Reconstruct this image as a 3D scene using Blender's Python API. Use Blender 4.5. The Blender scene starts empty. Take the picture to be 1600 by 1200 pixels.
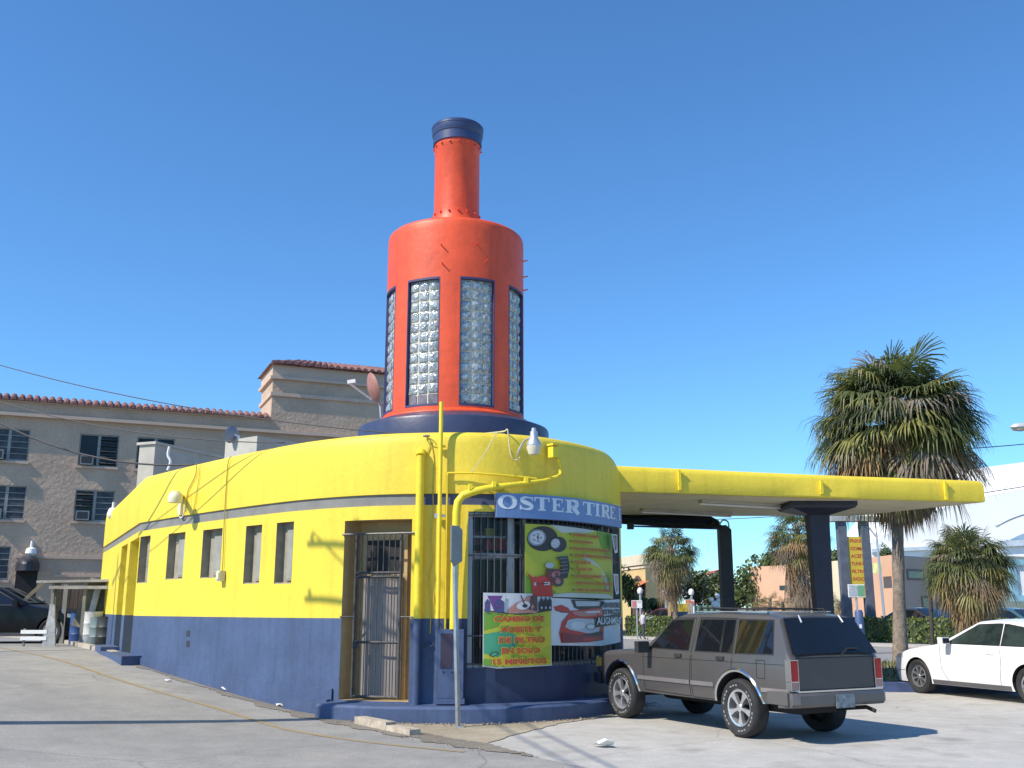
import bpy, bmesh, math, random
import numpy as np
from mathutils import Vector, Matrix
from mathutils.geometry import delaunay_2d_cdt
random.seed(7); rng = np.random.default_rng(7)
S = bpy.context.scene
COL = S.collection
R = math.radians
# ------------------------------------------------------------------ camera, sky, sun, exposure
FPX = 1555.0; PITCH = math.atan(350/FPX); EYE = 1.6
cd = bpy.data.cameras.new('camera'); cam = bpy.data.objects.new('camera', cd); COL.objects.link(cam)
cd.sensor_width = 36; cd.lens = 36*FPX/1600; cd.clip_end = 3000; cd.clip_start = 0.1
cam.location = (0, 0, EYE); cam.rotation_euler = (math.pi/2+PITCH, 0, 0)
S.camera = cam
SUN_A = R(32); SUN_E = R(44)          # shadows run along (cos A, sin A)
sun_dir = Vector((-math.cos(SUN_A)*math.cos(SUN_E), -math.sin(SUN_A)*math.cos(SUN_E), math.sin(SUN_E)))
w = bpy.data.worlds.new('World'); S.world = w; w.use_nodes = True
wn = w.node_tree.nodes; wl = w.node_tree.links
sky = wn.new('ShaderNodeTexSky'); sky.sky_type = 'NISHITA'; sky.sun_disc = False
sky.sun_elevation = SUN_E; sky.sun_rotation = math.atan2(sun_dir.x, sun_dir.y)
sky.air_density = 1.0; sky.dust_density = 0.1; sky.ozone_density = 1.5; sky.altitude = 0
wn['Background'].inputs['Strength'].default_value = 0.13
tint = wn.new('ShaderNodeMix'); tint.data_type = 'RGBA'; tint.blend_type = 'MULTIPLY'; tint.inputs[0].default_value = 1; tint.inputs[7].default_value = (.53, .92, 1.27, 1)   # clear deep blue subtropical sky
wl.new(sky.outputs[0], tint.inputs[6]); wl.new(tint.outputs[2], wn['Background'].inputs['Color'])
sd = bpy.data.lights.new('sun', 'SUN'); sd.energy = 4.8; sd.angle = R(0.5); sd.color = (1, .91, .78)
so = bpy.data.objects.new('sun', sd); COL.objects.link(so)
so.rotation_euler = sun_dir.to_track_quat('Z', 'Y').to_euler()
S.view_settings.view_transform = 'Standard'; S.view_settings.look = 'None'
S.view_settings.exposure = 0.3; S.view_settings.gamma = 1

# ------------------------------------------------------------------ pixel helpers (photo pixels -> metres)
def ray(px, py):
    x = (px-800)/FPX; y = (600-py)/FPX
    return (x, math.cos(PITCH)-y*math.sin(PITCH), math.sin(PITCH)+y*math.cos(PITCH))
def PY(px, py, Y):
    r = ray(px, py); k = Y/r[1]; return Vector((k*r[0], Y, EYE+k*r[2]))
def PZ(px, py, z):
    r = ray(px, py); k = (z-EYE)/r[2]; return Vector((k*r[0], k*r[1], z))
def sst(a, b, x):
    t = min(1, max(0, (x-a)/(b-a))); return t*t*(3-2*t)
def H(x, y):                                        # the side street climbs to the left
    p = -.084*(x+2.6)+.035*(y-15.56)
    p = .05*math.log(1+math.exp(min(40, p/.05)))
    q = .65-p; p = .65-.08*math.log(1+math.exp(min(40, q/.08)))
    s = (x+2.62)*.708+(y-15.56)*.706
    return max(0, p)*(1-sst(9, 20, s))
def G(px, py):
    r = ray(px, py); k = 5.
    for i in range(4000):
        if EYE+k*r[2] <= H(k*r[0], k*r[1]): break
        k += .02
    return Vector((k*r[0], k*r[1], H(k*r[0], k*r[1])))

# ------------------------------------------------------------------ materials
MATS = {}
def mat(name, col, rough=.7, metal=0., var=.12, scale=2.5, bump=0., bscale=60, spec=.5, coat=0., col2=None, thr=(.35, .65), stretch=None, fine=0.0, fscale=90, emit=None, streak=0.):
    if name in MATS: return MATS[name]
    m = bpy.data.materials.new(name); m.use_nodes = True; MATS[name] = m
    nt = m.node_tree; n = nt.nodes; l = nt.links; b = n['Principled BSDF']
    b.inputs['Roughness'].default_value = rough; b.inputs['Metallic'].default_value = metal
    b.inputs['Specular IOR Level'].default_value = spec; b.inputs['Coat Weight'].default_value = coat
    b.inputs['Coat Roughness'].default_value = .06
    tc = n.new('ShaderNodeTexCoord'); src = tc.outputs['Object']
    if stretch:
        mp = n.new('ShaderNodeMapping'); mp.inputs['Scale'].default_value = stretch; l.new(src, mp.inputs[0]); src = mp.outputs[0]
    ns = n.new('ShaderNodeTexNoise'); ns.inputs['Scale'].default_value = scale; ns.inputs['Detail'].default_value = 6; ns.inputs['Roughness'].default_value = .65
    l.new(src, ns.inputs['Vector'])
    mr = n.new('ShaderNodeMapRange'); mr.inputs[1].default_value = thr[0]; mr.inputs[2].default_value = thr[1]; l.new(ns.outputs[0], mr.inputs[0])
    mx = n.new('ShaderNodeMix'); mx.data_type = 'RGBA'
    c1 = tuple(c*(1-var) for c in col); c2 = tuple(min(1, c*(1+var)) for c in col) if col2 is None else col2
    mx.inputs[6].default_value = (*c1, 1); mx.inputs[7].default_value = (*c2, 1); l.new(mr.outputs[0], mx.inputs[0])
    out = mx.outputs[2]
    if fine:
        n2 = n.new('ShaderNodeTexNoise'); n2.inputs['Scale'].default_value = fscale; n2.inputs['Detail'].default_value = 3; l.new(tc.outputs['Object'], n2.inputs['Vector'])
        m2 = n.new('ShaderNodeMapRange'); m2.inputs[1].default_value = .3; m2.inputs[2].default_value = .7; m2.inputs[3].default_value = 1-fine; m2.inputs[4].default_value = 1+fine
        l.new(n2.outputs[0], m2.inputs[0])
        v = n.new('ShaderNodeMix'); v.data_type = 'RGBA'; v.blend_type = 'MULTIPLY'; v.inputs[0].default_value = 1
        l.new(out, v.inputs[6]); l.new(m2.outputs[0], v.inputs[7]); out = v.outputs[2]
    if streak:                                       # rain streaks and patchy fading
        m3 = n.new('ShaderNodeMapping'); m3.inputs['Scale'].default_value = (5, 5, .35); l.new(tc.outputs['Object'], m3.inputs[0])
        n3 = n.new('ShaderNodeTexNoise'); n3.inputs['Scale'].default_value = 1.3; n3.inputs['Detail'].default_value = 5; n3.inputs['Roughness'].default_value = .7; l.new(m3.outputs[0], n3.inputs['Vector'])
        r3 = n.new('ShaderNodeMapRange'); r3.inputs[1].default_value = .48; r3.inputs[2].default_value = .78; r3.inputs[3].default_value = 1; r3.inputs[4].default_value = 1-streak; l.new(n3.outputs[0], r3.inputs[0])
        v3 = n.new('ShaderNodeMix'); v3.data_type = 'RGBA'; v3.blend_type = 'MULTIPLY'; v3.inputs[0].default_value = 1; l.new(out, v3.inputs[6]); l.new(r3.outputs[0], v3.inputs[7]); out = v3.outputs[2]
    l.new(out, b.inputs['Base Color'])
    if bump:
        nb = n.new('ShaderNodeTexNoise'); nb.inputs['Scale'].default_value = bscale; nb.inputs['Detail'].default_value = 4; l.new(tc.outputs['Object'], nb.inputs['Vector'])
        bp = n.new('ShaderNodeBump'); bp.inputs['Strength'].default_value = min(1, bump); bp.inputs['Distance'].default_value = .02*max(1, bump)
        l.new(nb.outputs[0], bp.inputs['Height']); l.new(bp.outputs[0], b.inputs['Normal'])
    if emit:
        b.inputs['Emission Color'].default_value = (*emit[:3], 1); b.inputs['Emission Strength'].default_value = emit[3]
    return m
YEL = mat('yellow_paint', (.80, .61, .048), .55, var=.06, scale=.9, bump=.2, bscale=22, fine=.035, fscale=14, streak=.16)
YELC = mat('yellow_pipe_paint', (.80, .62, .03), .5, var=.08, scale=6)
BLU = mat('blue_wall_paint', (.058, .092, .182), .6, var=.14, scale=1.2, bump=.15, bscale=25, fine=.06, fscale=12, streak=.28)
BLUD = mat('dark_blue_front', (.022, .036, .085), .5, var=.18, scale=2.5, bump=.1, bscale=30)  # lower wall from the shop window rightwards, darker than the other blue
NAVY = mat('navy_gloss_paint', (.040, .050, .105), .4, var=.15, scale=3, bump=.1, bscale=20)
GRYB = mat('grey_band_paint', (.20, .20, .185), .7, var=.12, scale=3)
NVB = mat('navy_band_paint', (.06, .075, .15), .6, var=.15, scale=3)
TAN = mat('door_recess_paint', (.46, .33, .16), .7, var=.12, scale=3, bump=.1)
RECS = mat('window_recess_concrete', (.30, .27, .20), .8, var=.18, scale=5, bump=.15)
ROOF = mat('roof_felt', (.35, .34, .32), .9, var=.2)
RED = mat('red_bottle_paint', (.74, .085, .024), .5, var=.12, scale=1.4, bump=.25, bscale=9, fine=.05, fscale=6, streak=.22)
STEEL = mat('weathered_steel', (.30, .30, .30), .45, .6, var=.2, scale=8)
BARS = mat('grey_iron_bars', (.10, .10, .10), .5, .5, var=.25, scale=9)
BARB = mat('black_iron_bars', (.03, .03, .035), .5, .3, var=.25, scale=9)
GALV = mat('galvanised_steel', (.55, .56, .57), .4, .7, var=.1, scale=12)
WHT = mat('white_paint', (.78, .78, .76), .5, var=.05)
CREAM = mat('cream_ceiling_paint', (.70, .63, .42), .7, var=.1, scale=1.5)
BLK = mat('black_rubber', (.022, .022, .024), .75, var=.25, scale=14)
DARK = mat('dark_interior', (.018, .018, .02), .8, var=.3)
GLASS = mat('dark_window_glass', (.02, .026, .032), .06, var=.2, spec=.6)
CABLE = mat('black_cable', (.02, .02, .02), .6)
def road_mat(name, col, crack, tint, spotcol, sc=1.0, dirt=.5):
    m = bpy.data.materials.new(name); m.use_nodes = True; nt = m.node_tree; n = nt.nodes; l = nt.links; b = n['Principled BSDF']
    b.inputs['Roughness'].default_value = .88; b.inputs['Specular IOR Level'].default_value = .3
    tc = n.new('ShaderNodeTexCoord'); o = tc.outputs['Object']
    def noise(s, d=5, r=.6, vec=o):
        x = n.new('ShaderNodeTexNoise'); x.inputs['Scale'].default_value = s; x.inputs['Detail'].default_value = d; x.inputs['Roughness'].default_value = r; l.new(vec, x.inputs['Vector']); return x.outputs[0]
    def rngm(x, a, bb, c, d):
        y = n.new('ShaderNodeMapRange'); y.inputs[1].default_value = a; y.inputs[2].default_value = bb; y.inputs[3].default_value = c; y.inputs[4].default_value = d; l.new(x, y.inputs[0]); return y.outputs[0]
    def mul(a, f):
        x = n.new('ShaderNodeMix'); x.data_type = 'RGBA'; x.blend_type = 'MULTIPLY'; x.inputs[0].default_value = 1; l.new(a, x.inputs[6]); l.new(f, x.inputs[7]); return x.outputs[2]
    def mixc(a, c2, f):
        x = n.new('ShaderNodeMix'); x.data_type = 'RGBA'; l.new(f, x.inputs[0]); l.new(a, x.inputs[6]); x.inputs[7].default_value = (*c2, 1); return x.outputs[2]
    rgb = n.new('ShaderNodeRGB'); rgb.outputs[0].default_value = (*col, 1)
    c = mixc(rgb.outputs[0], tint, rngm(noise(.35*sc, 4, .6), .42, .62, 0, .8))
    c = mul(c, rngm(noise(2.2*sc, 6, .7), .3, .7, .86, 1.12))
    c = mul(c, rngm(noise(55, 3, .6), .25, .75, .72, 1.25))
    c = mul(c, rngm(noise(170, 2, .6), .3, .7, .8, 1.2))
    c = mixc(c, spotcol, rngm(noise(.9*sc, 3, .5), .60, .74, 0, dirt))
    vo = n.new('ShaderNodeTexVoronoi'); vo.feature = 'DISTANCE_TO_EDGE'; vo.inputs['Scale'].default_value = .33*sc
    mpn = n.new('ShaderNodeMix'); mpn.data_type = 'VECTOR'; mpn.inputs[0].default_value = .35
    nn = n.new('ShaderNodeTexNoise'); nn.inputs['Scale'].default_value = .9; nn.inputs['Detail'].default_value = 4; l.new(o, nn.inputs['Vector'])
    l.new(o, mpn.inputs[4]); l.new(nn.outputs['Color'], mpn.inputs[5]); l.new(mpn.outputs[1], vo.inputs['Vector'])
    c = mul(c, rngm(vo.outputs['Distance'], 0, .0045, 1-crack, 1))
    v2 = n.new('ShaderNodeTexVoronoi'); v2.inputs['Scale'].default_value = .55*sc; l.new(mpn.outputs[1], v2.inputs['Vector'])     # scattered oil drips
    c = mul(c, rngm(v2.outputs['Distance'], .05, .17, 1-dirt*.42, 1))
    v4 = n.new('ShaderNodeTexVoronoi'); v4.inputs['Scale'].default_value = 2.3*sc; l.new(o, v4.inputs['Vector'])
    c = mul(c, rngm(v4.outputs['Distance'], .03, .10, 1-dirt*.3, 1))
    l.new(c, b.inputs['Base Color'])
    bp = n.new('ShaderNodeBump'); bp.inputs['Strength'].default_value = .35; bp.inputs['Distance'].default_value = .01; l.new(noise(80, 3), bp.inputs['Height']); l.new(bp.outputs[0], b.inputs['Normal'])
    return m
ASPH = road_mat('worn_asphalt', (.27, .265, .25), .30, (.335, .322, .295), (.19, .183, .17), 1, .4)
LOT = road_mat('pale_concrete', (.43, .415, .38), .30, (.49, .475, .435), (.27, .255, .23), 1.3, .75)
SIDE = road_mat('dirty_pavement', (.33, .28, .20), .4, (.42, .37, .28), (.17, .14, .10), 1.6, .7)
FARR = road_mat('far_asphalt', (.26, .255, .24), .2, (.31, .30, .28), (.2, .2, .19), .5, .3)
GRND = road_mat('bare_ground', (.20, .19, .165), .2, (.26, .25, .22), (.13, .125, .1), .6, .4)

# ------------------------------------------------------------------ mesh builder
class MB:
    def __init__(s): s.v = []; s.f = []; s.m = []
    def add(s, verts, faces, mi=0):
        k = len(s.v); s.v += [tuple(v) for v in verts]; s.f += [tuple(i+k for i in f) for f in faces]; s.m += [mi]*len(faces); return s
    def box(s, c, size, mi=0, rz=0, ry=0, rx=0, taper=1):
        M = Matrix.Translation(c) @ Matrix.Rotation(rz, 4, 'Z') @ Matrix.Rotation(ry, 4, 'Y') @ Matrix.Rotation(rx, 4, 'X')
        a, b, h = [q/2 for q in size]
        vs = [M @ Vector((x*a*(taper if z > 0 else 1), y*b*(taper if z > 0 else 1), z*h)) for z in (-1, 1) for y in (-1, 1) for x in (-1, 1)]
        return s.add(vs, [(0, 2, 3, 1), (4, 5, 7, 6), (0, 1, 5, 4), (2, 6, 7, 3), (0, 4, 6, 2), (1, 3, 7, 5)], mi)
    def tube(s, pts, r, n=8, mi=0, caps=True, flat=1.0):
        pts = [Vector(p) for p in pts]; rs = r if isinstance(r, (list, tuple)) else [r]*len(pts); rings = []; up0 = None
        for i, p in enumerate(pts):
            d = (pts[min(i+1, len(pts)-1)]-pts[max(i-1, 0)])
            d = d.normalized() if d.length > 1e-9 else Vector((0, 0, 1))
            if up0 is None:
                a = Vector((0, 0, 1)) if abs(d.z) < .9 else Vector((1, 0, 0)); u = d.cross(a).normalized()
            else:
                u = (up0-d*up0.dot(d)); u = u.normalized() if u.length > 1e-6 else d.orthogonal().normalized()
            up0 = u; v = d.cross(u)
            rings.append([p+(u*math.cos(2*math.pi*k/n)+v*math.sin(2*math.pi*k/n)*flat)*rs[i] for k in range(n)])
        vs = [q for rg in rings for q in rg]; fs = []
        for i in range(len(pts)-1):
            for k in range(n):
                fs.append((i*n+k, i*n+(k+1) % n, (i+1)*n+(k+1) % n, (i+1)*n+k))
        if caps: fs += [tuple(range(n-1, -1, -1)), tuple(range((len(pts)-1)*n, len(pts)*n))]
        return s.add(vs, fs, mi)
    def lathe(s, prof, c=(0, 0, 0), n=48, mi=0, axis='z', capb=False, capt=False):
        vs = []; fs = []
        for r, z in prof:
            for k in range(n):
                a = 2*math.pi*k/n
                p = (r*math.cos(a), r*math.sin(a), z)
                if axis == 'y': p = (p[0], p[2], p[1])
                if axis == 'x': p = (p[2], p[0], p[1])
                vs.append((p[0]+c[0], p[1]+c[1], p[2]+c[2]))
        for i in range(len(prof)-1):
            for k in range(n): fs.append((i*n+k, i*n+(k+1) % n, (i+1)*n+(k+1) % n, (i+1)*n+k))
        if capb: fs.append(tuple(range(n-1, -1, -1)))
        if capt: fs.append(tuple(range((len(prof)-1)*n, len(prof)*n)))
        return s.add(vs, fs, mi)
    def prism(s, poly, z0, z1, mi=0):
        n = len(poly); vs = [(p[0], p[1], z0) for p in poly]+[(p[0], p[1], z1) for p in poly]
        fs = [(i, (i+1) % n, n+(i+1) % n, n+i) for i in range(n)]+[tuple(range(n-1, -1, -1)), tuple(range(n, 2*n))]
        return s.add(vs, fs, mi)
    def patch(s, poly, f, spacing=.1, mi=0, thick=0., off=0.):
        """2-D polygon, filled with a fine mesh and mapped through f(u, v, offset)"""
        poly = [Vector((p[0], p[1])) for p in poly]; dense = []
        for i, p in enumerate(poly):
            q = poly[(i+1) % len(poly)]; k = max(1, int((q-p).length/spacing))
            dense += [p+(q-p)*(j/k) for j in range(k)]
        us = [p.x for p in dense]; vs_ = [p.y for p in dense]; pts = list(dense); nb = len(dense)
        nu = int((max(us)-min(us))/spacing); nv = int((max(vs_)-min(vs_))/spacing)
        if nu > 1 and nv > 1:
            for i in range(1, nu):
                for j in range(1, nv):
                    pts.append(Vector((min(us)+(max(us)-min(us))*i/nu, min(vs_)+(max(vs_)-min(vs_))*j/nv)))
        V, E_, F, a, b_, c_ = delaunay_2d_cdt(pts, [], [list(range(nb))], 1, 1e-5)
        s.add([f(p.x, p.y, off) for p in V], F, mi)
        if thick:
            n = nb
            vs2 = [f(p.x, p.y, off) for p in dense]+[f(p.x, p.y, off-thick) for p in dense]
            s.add(vs2, [(i, n+i, n+(i+1) % n, (i+1) % n) for i in range(n)], mi)
        return s
    def mesh(s, name, mats, smooth=None, recalc=True, shift=None):
        me = bpy.data.meshes.new(name)
        vs = s.v if shift is None else [(v[0]-shift[0], v[1]-shift[1], v[2]-shift[2]) for v in s.v]
        me.from_pydata(vs, [], s.f); mats = mats if isinstance(mats, (list, tuple)) else [mats]
        for m in mats: me.materials.append(m)
        me.polygons.foreach_set('material_index', s.m); finish(me, smooth, recalc); return me
    def build(s, name, mats, parent=None, smooth=None, recalc=True):
        sh = base_of(parent); me = s.mesh(name, mats, smooth, recalc, sh)
        return link(name, me, parent)
def finish(me, smooth, recalc=True):
    if smooth is not None or recalc:
        bm = bmesh.new(); bm.from_mesh(me)
        if recalc: bmesh.ops.recalc_face_normals(bm, faces=bm.faces)
        if smooth is not None:
            for f in bm.faces: f.smooth = True
            for e in bm.edges:
                if len(e.link_faces) == 2 and e.calc_face_angle(0) > R(smooth): e.smooth = False
        bm.to_mesh(me); bm.free()
    me.update()
BASE = {}
def base_of(o):
    return BASE.get(o.name) if o is not None else None
def link(name, me, parent=None):
    o = bpy.data.objects.new(name, me); COL.objects.link(o)
    if parent is not None:
        o.parent = parent
        if parent.name in BASE: BASE[o.name] = BASE[parent.name]
    return o
def tag(o, label, cat, group=None, kind=None):
    if label: o['label'] = label
    if cat: o['category'] = cat
    if group: o['group'] = group
    if kind: o['kind'] = kind
    return o
def thing(name, label, cat, loc=(0, 0, 0), rz=0, group=None, world=True):
    o = bpy.data.objects.new(name, None); COL.objects.link(o); o.location = loc; o.rotation_euler = (0, 0, rz); o.empty_display_size = .2
    if world and rz == 0: BASE[o.name] = tuple(loc)
    return tag(o, label, cat, group)
def dup(root, loc, rz=0, label=None, scale=None):
    def cp(o, par):
        c = o.copy(); COL.objects.link(c)
        if par is not None: c.parent = par
        for ch in o.children: cp(ch, c)
        return c
    c = cp(root, None); c.location = loc; c.rotation_euler = (0, 0, rz)
    if scale: c.scale = scale
    if label: c['label'] = label
    return c
def struct(mb, name, mats, **k):
    o = mb.build(name, mats, None, **k); o['kind'] = 'structure'; return o
def crom(pts, n=8, closed=False):
    P = [Vector(p) for p in pts]; out = []
    for i in range(len(P)-1):
        a = P[max(i-1, 0)]; b = P[i]; c = P[i+1]; d = P[min(i+2, len(P)-1)]
        for k in range(n):
            t = k/n; out.append(.5*((2*b)+(c-a)*t+(2*a-5*b+4*c-d)*t*t+(3*b-a-3*c+d)*t**3))
    out.append(P[-1]); return out
def sag(a, b, d, n=24):
    a = Vector(a); b = Vector(b); return [a.lerp(b, i/n)-Vector((0, 0, d*4*(i/n)*(1-i/n))) for i in range(n+1)]
def text2d(txt, size, bold=0.):
    c = bpy.data.curves.new('lettering', 'FONT'); c.body = txt; c.size = size; c.offset = bold; c.resolution_u = 3; c.align_x = 'CENTER'
    o = bpy.data.objects.new('lettering', c); COL.objects.link(o)
    me = bpy.data.meshes.new_from_object(o.evaluated_get(bpy.context.evaluated_depsgraph_get()))
    vs = [(v.co.x, v.co.y) for v in me.vertices]; fs = [tuple(p.vertices) for p in me.polygons]
    bpy.data.objects.remove(o); bpy.data.meshes.remove(me); bpy.data.curves.remove(c)
    return vs, fs
def put_text(mb, txt, u, v, width, height, f, off, mi=0, bold=.0, shear=0.):
    vs, fs = text2d(txt, 1., bold)
    xs = [q[0] for q in vs]; ys = [q[1] for q in vs]; x0, x1, y0, y1 = min(xs), max(xs), min(ys), max(ys)
    mb.add([f(u+((q[0]-x0)/(x1-x0)-.5)*width+shear*(q[1]-y0)/(y1-y0)*height, v+(q[1]-y0)/(y1-y0)*height, off) for q in vs], fs, mi)

# ------------------------------------------------------------------ ground, road, lot
def axis(lo, hi, a, b, st):
    x = list(np.arange(a, b+.01, st)); d = 4.; p = b
    while p < hi: p += d; x.append(p); d *= 1.6
    d = 4.; p = a
    while p > lo: p -= d; x.insert(0, p); d *= 1.6
    return x
xs = axis(-900, 900, -34, 34, 1.); ys = axis(-200, 1500, -6, 66, 1.)
g = MB(); nx = len(xs)
g.add([(x, y, H(x, y)-.05) for y in ys for x in xs], [(j*nx+i, j*nx+i+1, (j+1)*nx+i+1, (j+1)*nx+i) for j in range(len(ys)-1) for i in range(nx-1)])
struct(g, 'ground', GRND, smooth=60)
def gmap(dz): return lambda x, y, o: (x, y, H(x, y)+dz+o)
kerb_px = [(0, 994), (90, 1003), (178, 1026), (250, 1050), (350, 1082), (450, 1112), (530, 1130), (600, 1143), (690, 1160), (760, 1171), (840, 1184)]
KERB = [G(*p) for p in kerb_px]
road_poly = [(-34, 34)]+[(-20, 31.6)]+[(p.x, p.y) for p in KERB]+[(1.6, 9.6), (3.2, 6.0), (5.5, 1.0), (6, -6), (-34, -6)]
lotp = [(-2.6, 14.6), (-.6, 9.0), (1.6, 5.6), (4, 1.0), (4.6, -6), (26, -6), (24, 17), (15, 29.5), (1.5, 30), (1.5, 19), (.5, 17)]
struct(MB().patch(lotp, gmap(-.001), .6), 'parking_lot', LOT, smooth=60, recalc=False)
struct(MB().patch(road_poly, gmap(.003), .5), 'road', ASPH, smooth=60, recalc=False)
# pavement apron beside the corner
ap = [G(*p) for p in [(556, 1128), (600, 1141), (690, 1157), (752, 1166), (800, 1150), (880, 1130), (960, 1118)]]+[Vector((2.2, 18.3, 0)), Vector((.3, 16.6, 0)), Vector((-1.2, 15.6, 0)), Vector((-2.2, 15.5, 0))]
def rough(P, st, amp):
    out = []
    for i, p in enumerate(P):
        q = P[(i+1) % len(P)]; k = max(1, int((q-p).length/st))
        for j in range(k): out.append(p.lerp(q, j/k)+(Vector((random.gauss(0, amp), random.gauss(0, amp), 0)) if 2 <= i <= 6 else Vector((0, 0, 0))))
    return out
ap = rough(ap, .12, .02)
struct(MB().patch([(p.x, p.y) for p in ap], gmap(.007), .3), 'pavement', SIDE, smooth=60, recalc=False)
street = [(4.2, 60.5), (20.7, 42.0), (27, 35), (60, 12), (46, 4), (26, -2), (24.5, 17), (15.5, 29.6), (3, 30.2)]
struct(MB().patch(street, gmap(-.03), 1.5), 'side_street', FARR, smooth=60, recalc=False)
fw = [(4.2, 60.4), (20.7, 41.9), (27, 34.9), (26, 33.6), (19.6, 40.5), (3.2, 58.9)]
struct(MB().prism(fw, -.05, .06), 'far_pavement', mat('far_pavement_concrete', (.42, .40, .36), .9, var=.1, scale=2, fine=.1, fscale=20))
back = [(8, 62), (22.5, 43.5), (30, 34), (70, 30), (90, 70), (30, 100), (8, 90)]
struct(MB().patch(back, gmap(-.04), 3.), 'far_parking_lot', FARR, recalc=False)
# dirt gathered in the gutter along the foot of the wall
gp = crom(KERB[2:], 14); La, Lb = [], []
for i, p in enumerate(gp):
    d = (gp[min(i+1, len(gp)-1)]-gp[max(0, i-1)]); nn = Vector((-d.y, d.x, 0)).normalized(); f_ = min(1, (len(gp)-1-i)/20)
    La.append(p+nn*(.30*f_+random.gauss(0, .02))); Lb.append(p-nn*(.13*f_*(1+.5*math.sin(i*.7))+random.gauss(0, .025)))
DIRT = road_mat('gutter_dirt', (.20, .178, .145), .2, (.245, .222, .185), (.15, .13, .105), 2.5, .7)
struct(MB().patch([(p.x, p.y) for p in La+Lb[::-1]], gmap(.0105), .25), 'gutter', DIRT, smooth=60, recalc=False)
# faded yellow edge line
yl = crom([G(*p) for p in [(-120, 985), (0, 1012), (140, 1047), (350, 1111), (450, 1141), (580, 1161), (725, 1176)]], 10)
m = MB(); vs = []
for i, p in enumerate(yl):
    d = (yl[min(i+1, len(yl)-1)]-yl[max(0, i-1)]); nrm = Vector((-d.y, d.x, 0)).normalized()*.042
    for q in (p-nrm, p+nrm): vs.append((q.x, q.y, H(q.x, q.y)+.008))
m.add(vs, [(2*i, 2*i+1, 2*i+3, 2*i+2) for i in range(len(yl)-1)])
YLINE = mat('worn_yellow_line', (.40, .28, .11), .85, var=.2, scale=9, col2=(.30, .26, .18), thr=(.40, .60))
struct(m, 'road_marking', YLINE, recalc=False)
# raised kerb by the corner and gutter edge up the hill
KST = mat('kerb_concrete', (.42, .36, .28), .9, var=.25, scale=7, bump=.4, bscale=18)
m = MB()
kp = [G(560, 1132), G(610, 1143), G(648, 1151)]
for i in range(len(kp)-1):
    a = kp[i]; b = kp[i+1]; d = (b-a); mid = (a+b)/2
    m.box((mid.x, mid.y+.07, .055-.02*i), (d.length-.012, .16, .12-.03*i), rz=math.atan2(d.y, d.x), rx=0)
struct(m, 'kerb_stone', KST)
m = MB()
kl = [p for p in KERB[:3]]; kl = [Vector((-20.5, 31.8, .65))]+kl
for i in range(len(kl)-1):
    a, b = kl[i], kl[i+1]; n = max(2, int((b-a).length/1.0))
    for k in range(n):
        p = a.lerp(b, k/n); q = a.lerp(b, (k+1)/n); d = q-p; mid = (p+q)/2
        m.box((mid.x, mid.y+.1, H(mid.x, mid.y)+.03), (d.length-.01, .16, .13), rz=math.atan2(d.y, d.x), ry=-math.atan2(H(q.x, q.y)-H(p.x, p.y), d.length))
struct(m, 'kerb_line', KST)

# ------------------------------------------------------------------ the bottle building: outline helpers
A0 = Vector((-11.6, 28.6)); C0 = Vector((-7.58, 20.4))
nose = [C0, (-6.35, 18.98), (-5.15, 17.68), (-4.2, 16.72), (-3.40, 16.0), (-2.65, 15.5), (-1.96, 15.2), (-1.2, 15.07), (-.35, 15.1), (.45, 15.45), (1.0, 15.97), (1.45, 16.6), (1.78, 17.3), (1.95, 18.0)]
D0 = Vector((2.05, 20.5)); D1 = Vector((.5, 29)); D2 = Vector((-5, 31))
curve = [Vector((p.x, p.y)) for p in crom([Vector((p[0], p[1], 0)) for p in nose], 8)]
OUT = [A0]+[A0.lerp(C0, i/8) for i in range(1, 8)]+curve+[D0, D1]
CUM = [0.]
for i in range(1, len(OUT)): CUM.append(CUM[-1]+(OUT[i]-OUT[i-1]).length)
S_C = (C0-A0).length; S_D = S_C+sum((curve[i+1]-curve[i]).length for i in range(len(curve)-1)); S_E = CUM[-1]
def _segn(i):
    d = OUT[i+1]-OUT[i]; return Vector((d.y, -d.x)).normalized()
VN = []
for i in range(len(OUT)):
    a = _segn(max(0, i-1)); b = _segn(min(i, len(OUT)-2)); nn = (a+b).normalized(); VN.append(nn/max(.5, nn.dot(b)))
def WS(s, z, off=0.):
    s = min(max(s, 0), S_E-1e-6)
    i = int(np.searchsorted(CUM, s, 'right'))-1; i = min(max(i, 0), len(OUT)-2); t = (s-CUM[i])/(CUM[i+1]-CUM[i])
    p = OUT[i].lerp(OUT[i+1], t); n = VN[i].lerp(VN[i+1], t); return Vector((p.x+n.x*off, p.y+n.y*off, z))
_HC = {}
def HIT(px, py, off=0.):
    r = ray(px, py); key = round(off, 4)
    if key not in _HC:
        ss = np.arange(0, S_D, .01); q = np.array([WS(s, 0, off)[:2] for s in ss]); n = np.array([WS(s, 0, off+.1)[:2] for s in ss])-q; _HC[key] = (ss, q, n)
    ss, q, n = _HC[key]
    e = np.abs(q[:, 0]*r[1]-q[:, 1]*r[0])/np.hypot(q[:, 0], q[:, 1]); e[(n[:, 0]*-r[0]+n[:, 1]*-r[1]) <= 0] = 9
    i = int(np.argmin(e)); return float(ss[i]), PY(px, py, float(q[i, 1])).z
def rect(px0, py0, px1, py1):
    a = HIT(px0, py0); b = HIT(px1, py1); return [min(a[0], b[0]), max(a[0], b[0]), min(a[1], b[1]), max(a[1], b[1])]
Z_BLUE, Z_B0, Z_B1, Z_TOP, Z_ROOF = 1.45, 3.12, 3.29, 4.25, 3.95
bld = thing('tire_shop_building', 'yellow and blue corner tire shop with a big red bottle tower on its rounded front', 'shop', (-2, 19, 0))
win = []
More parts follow.
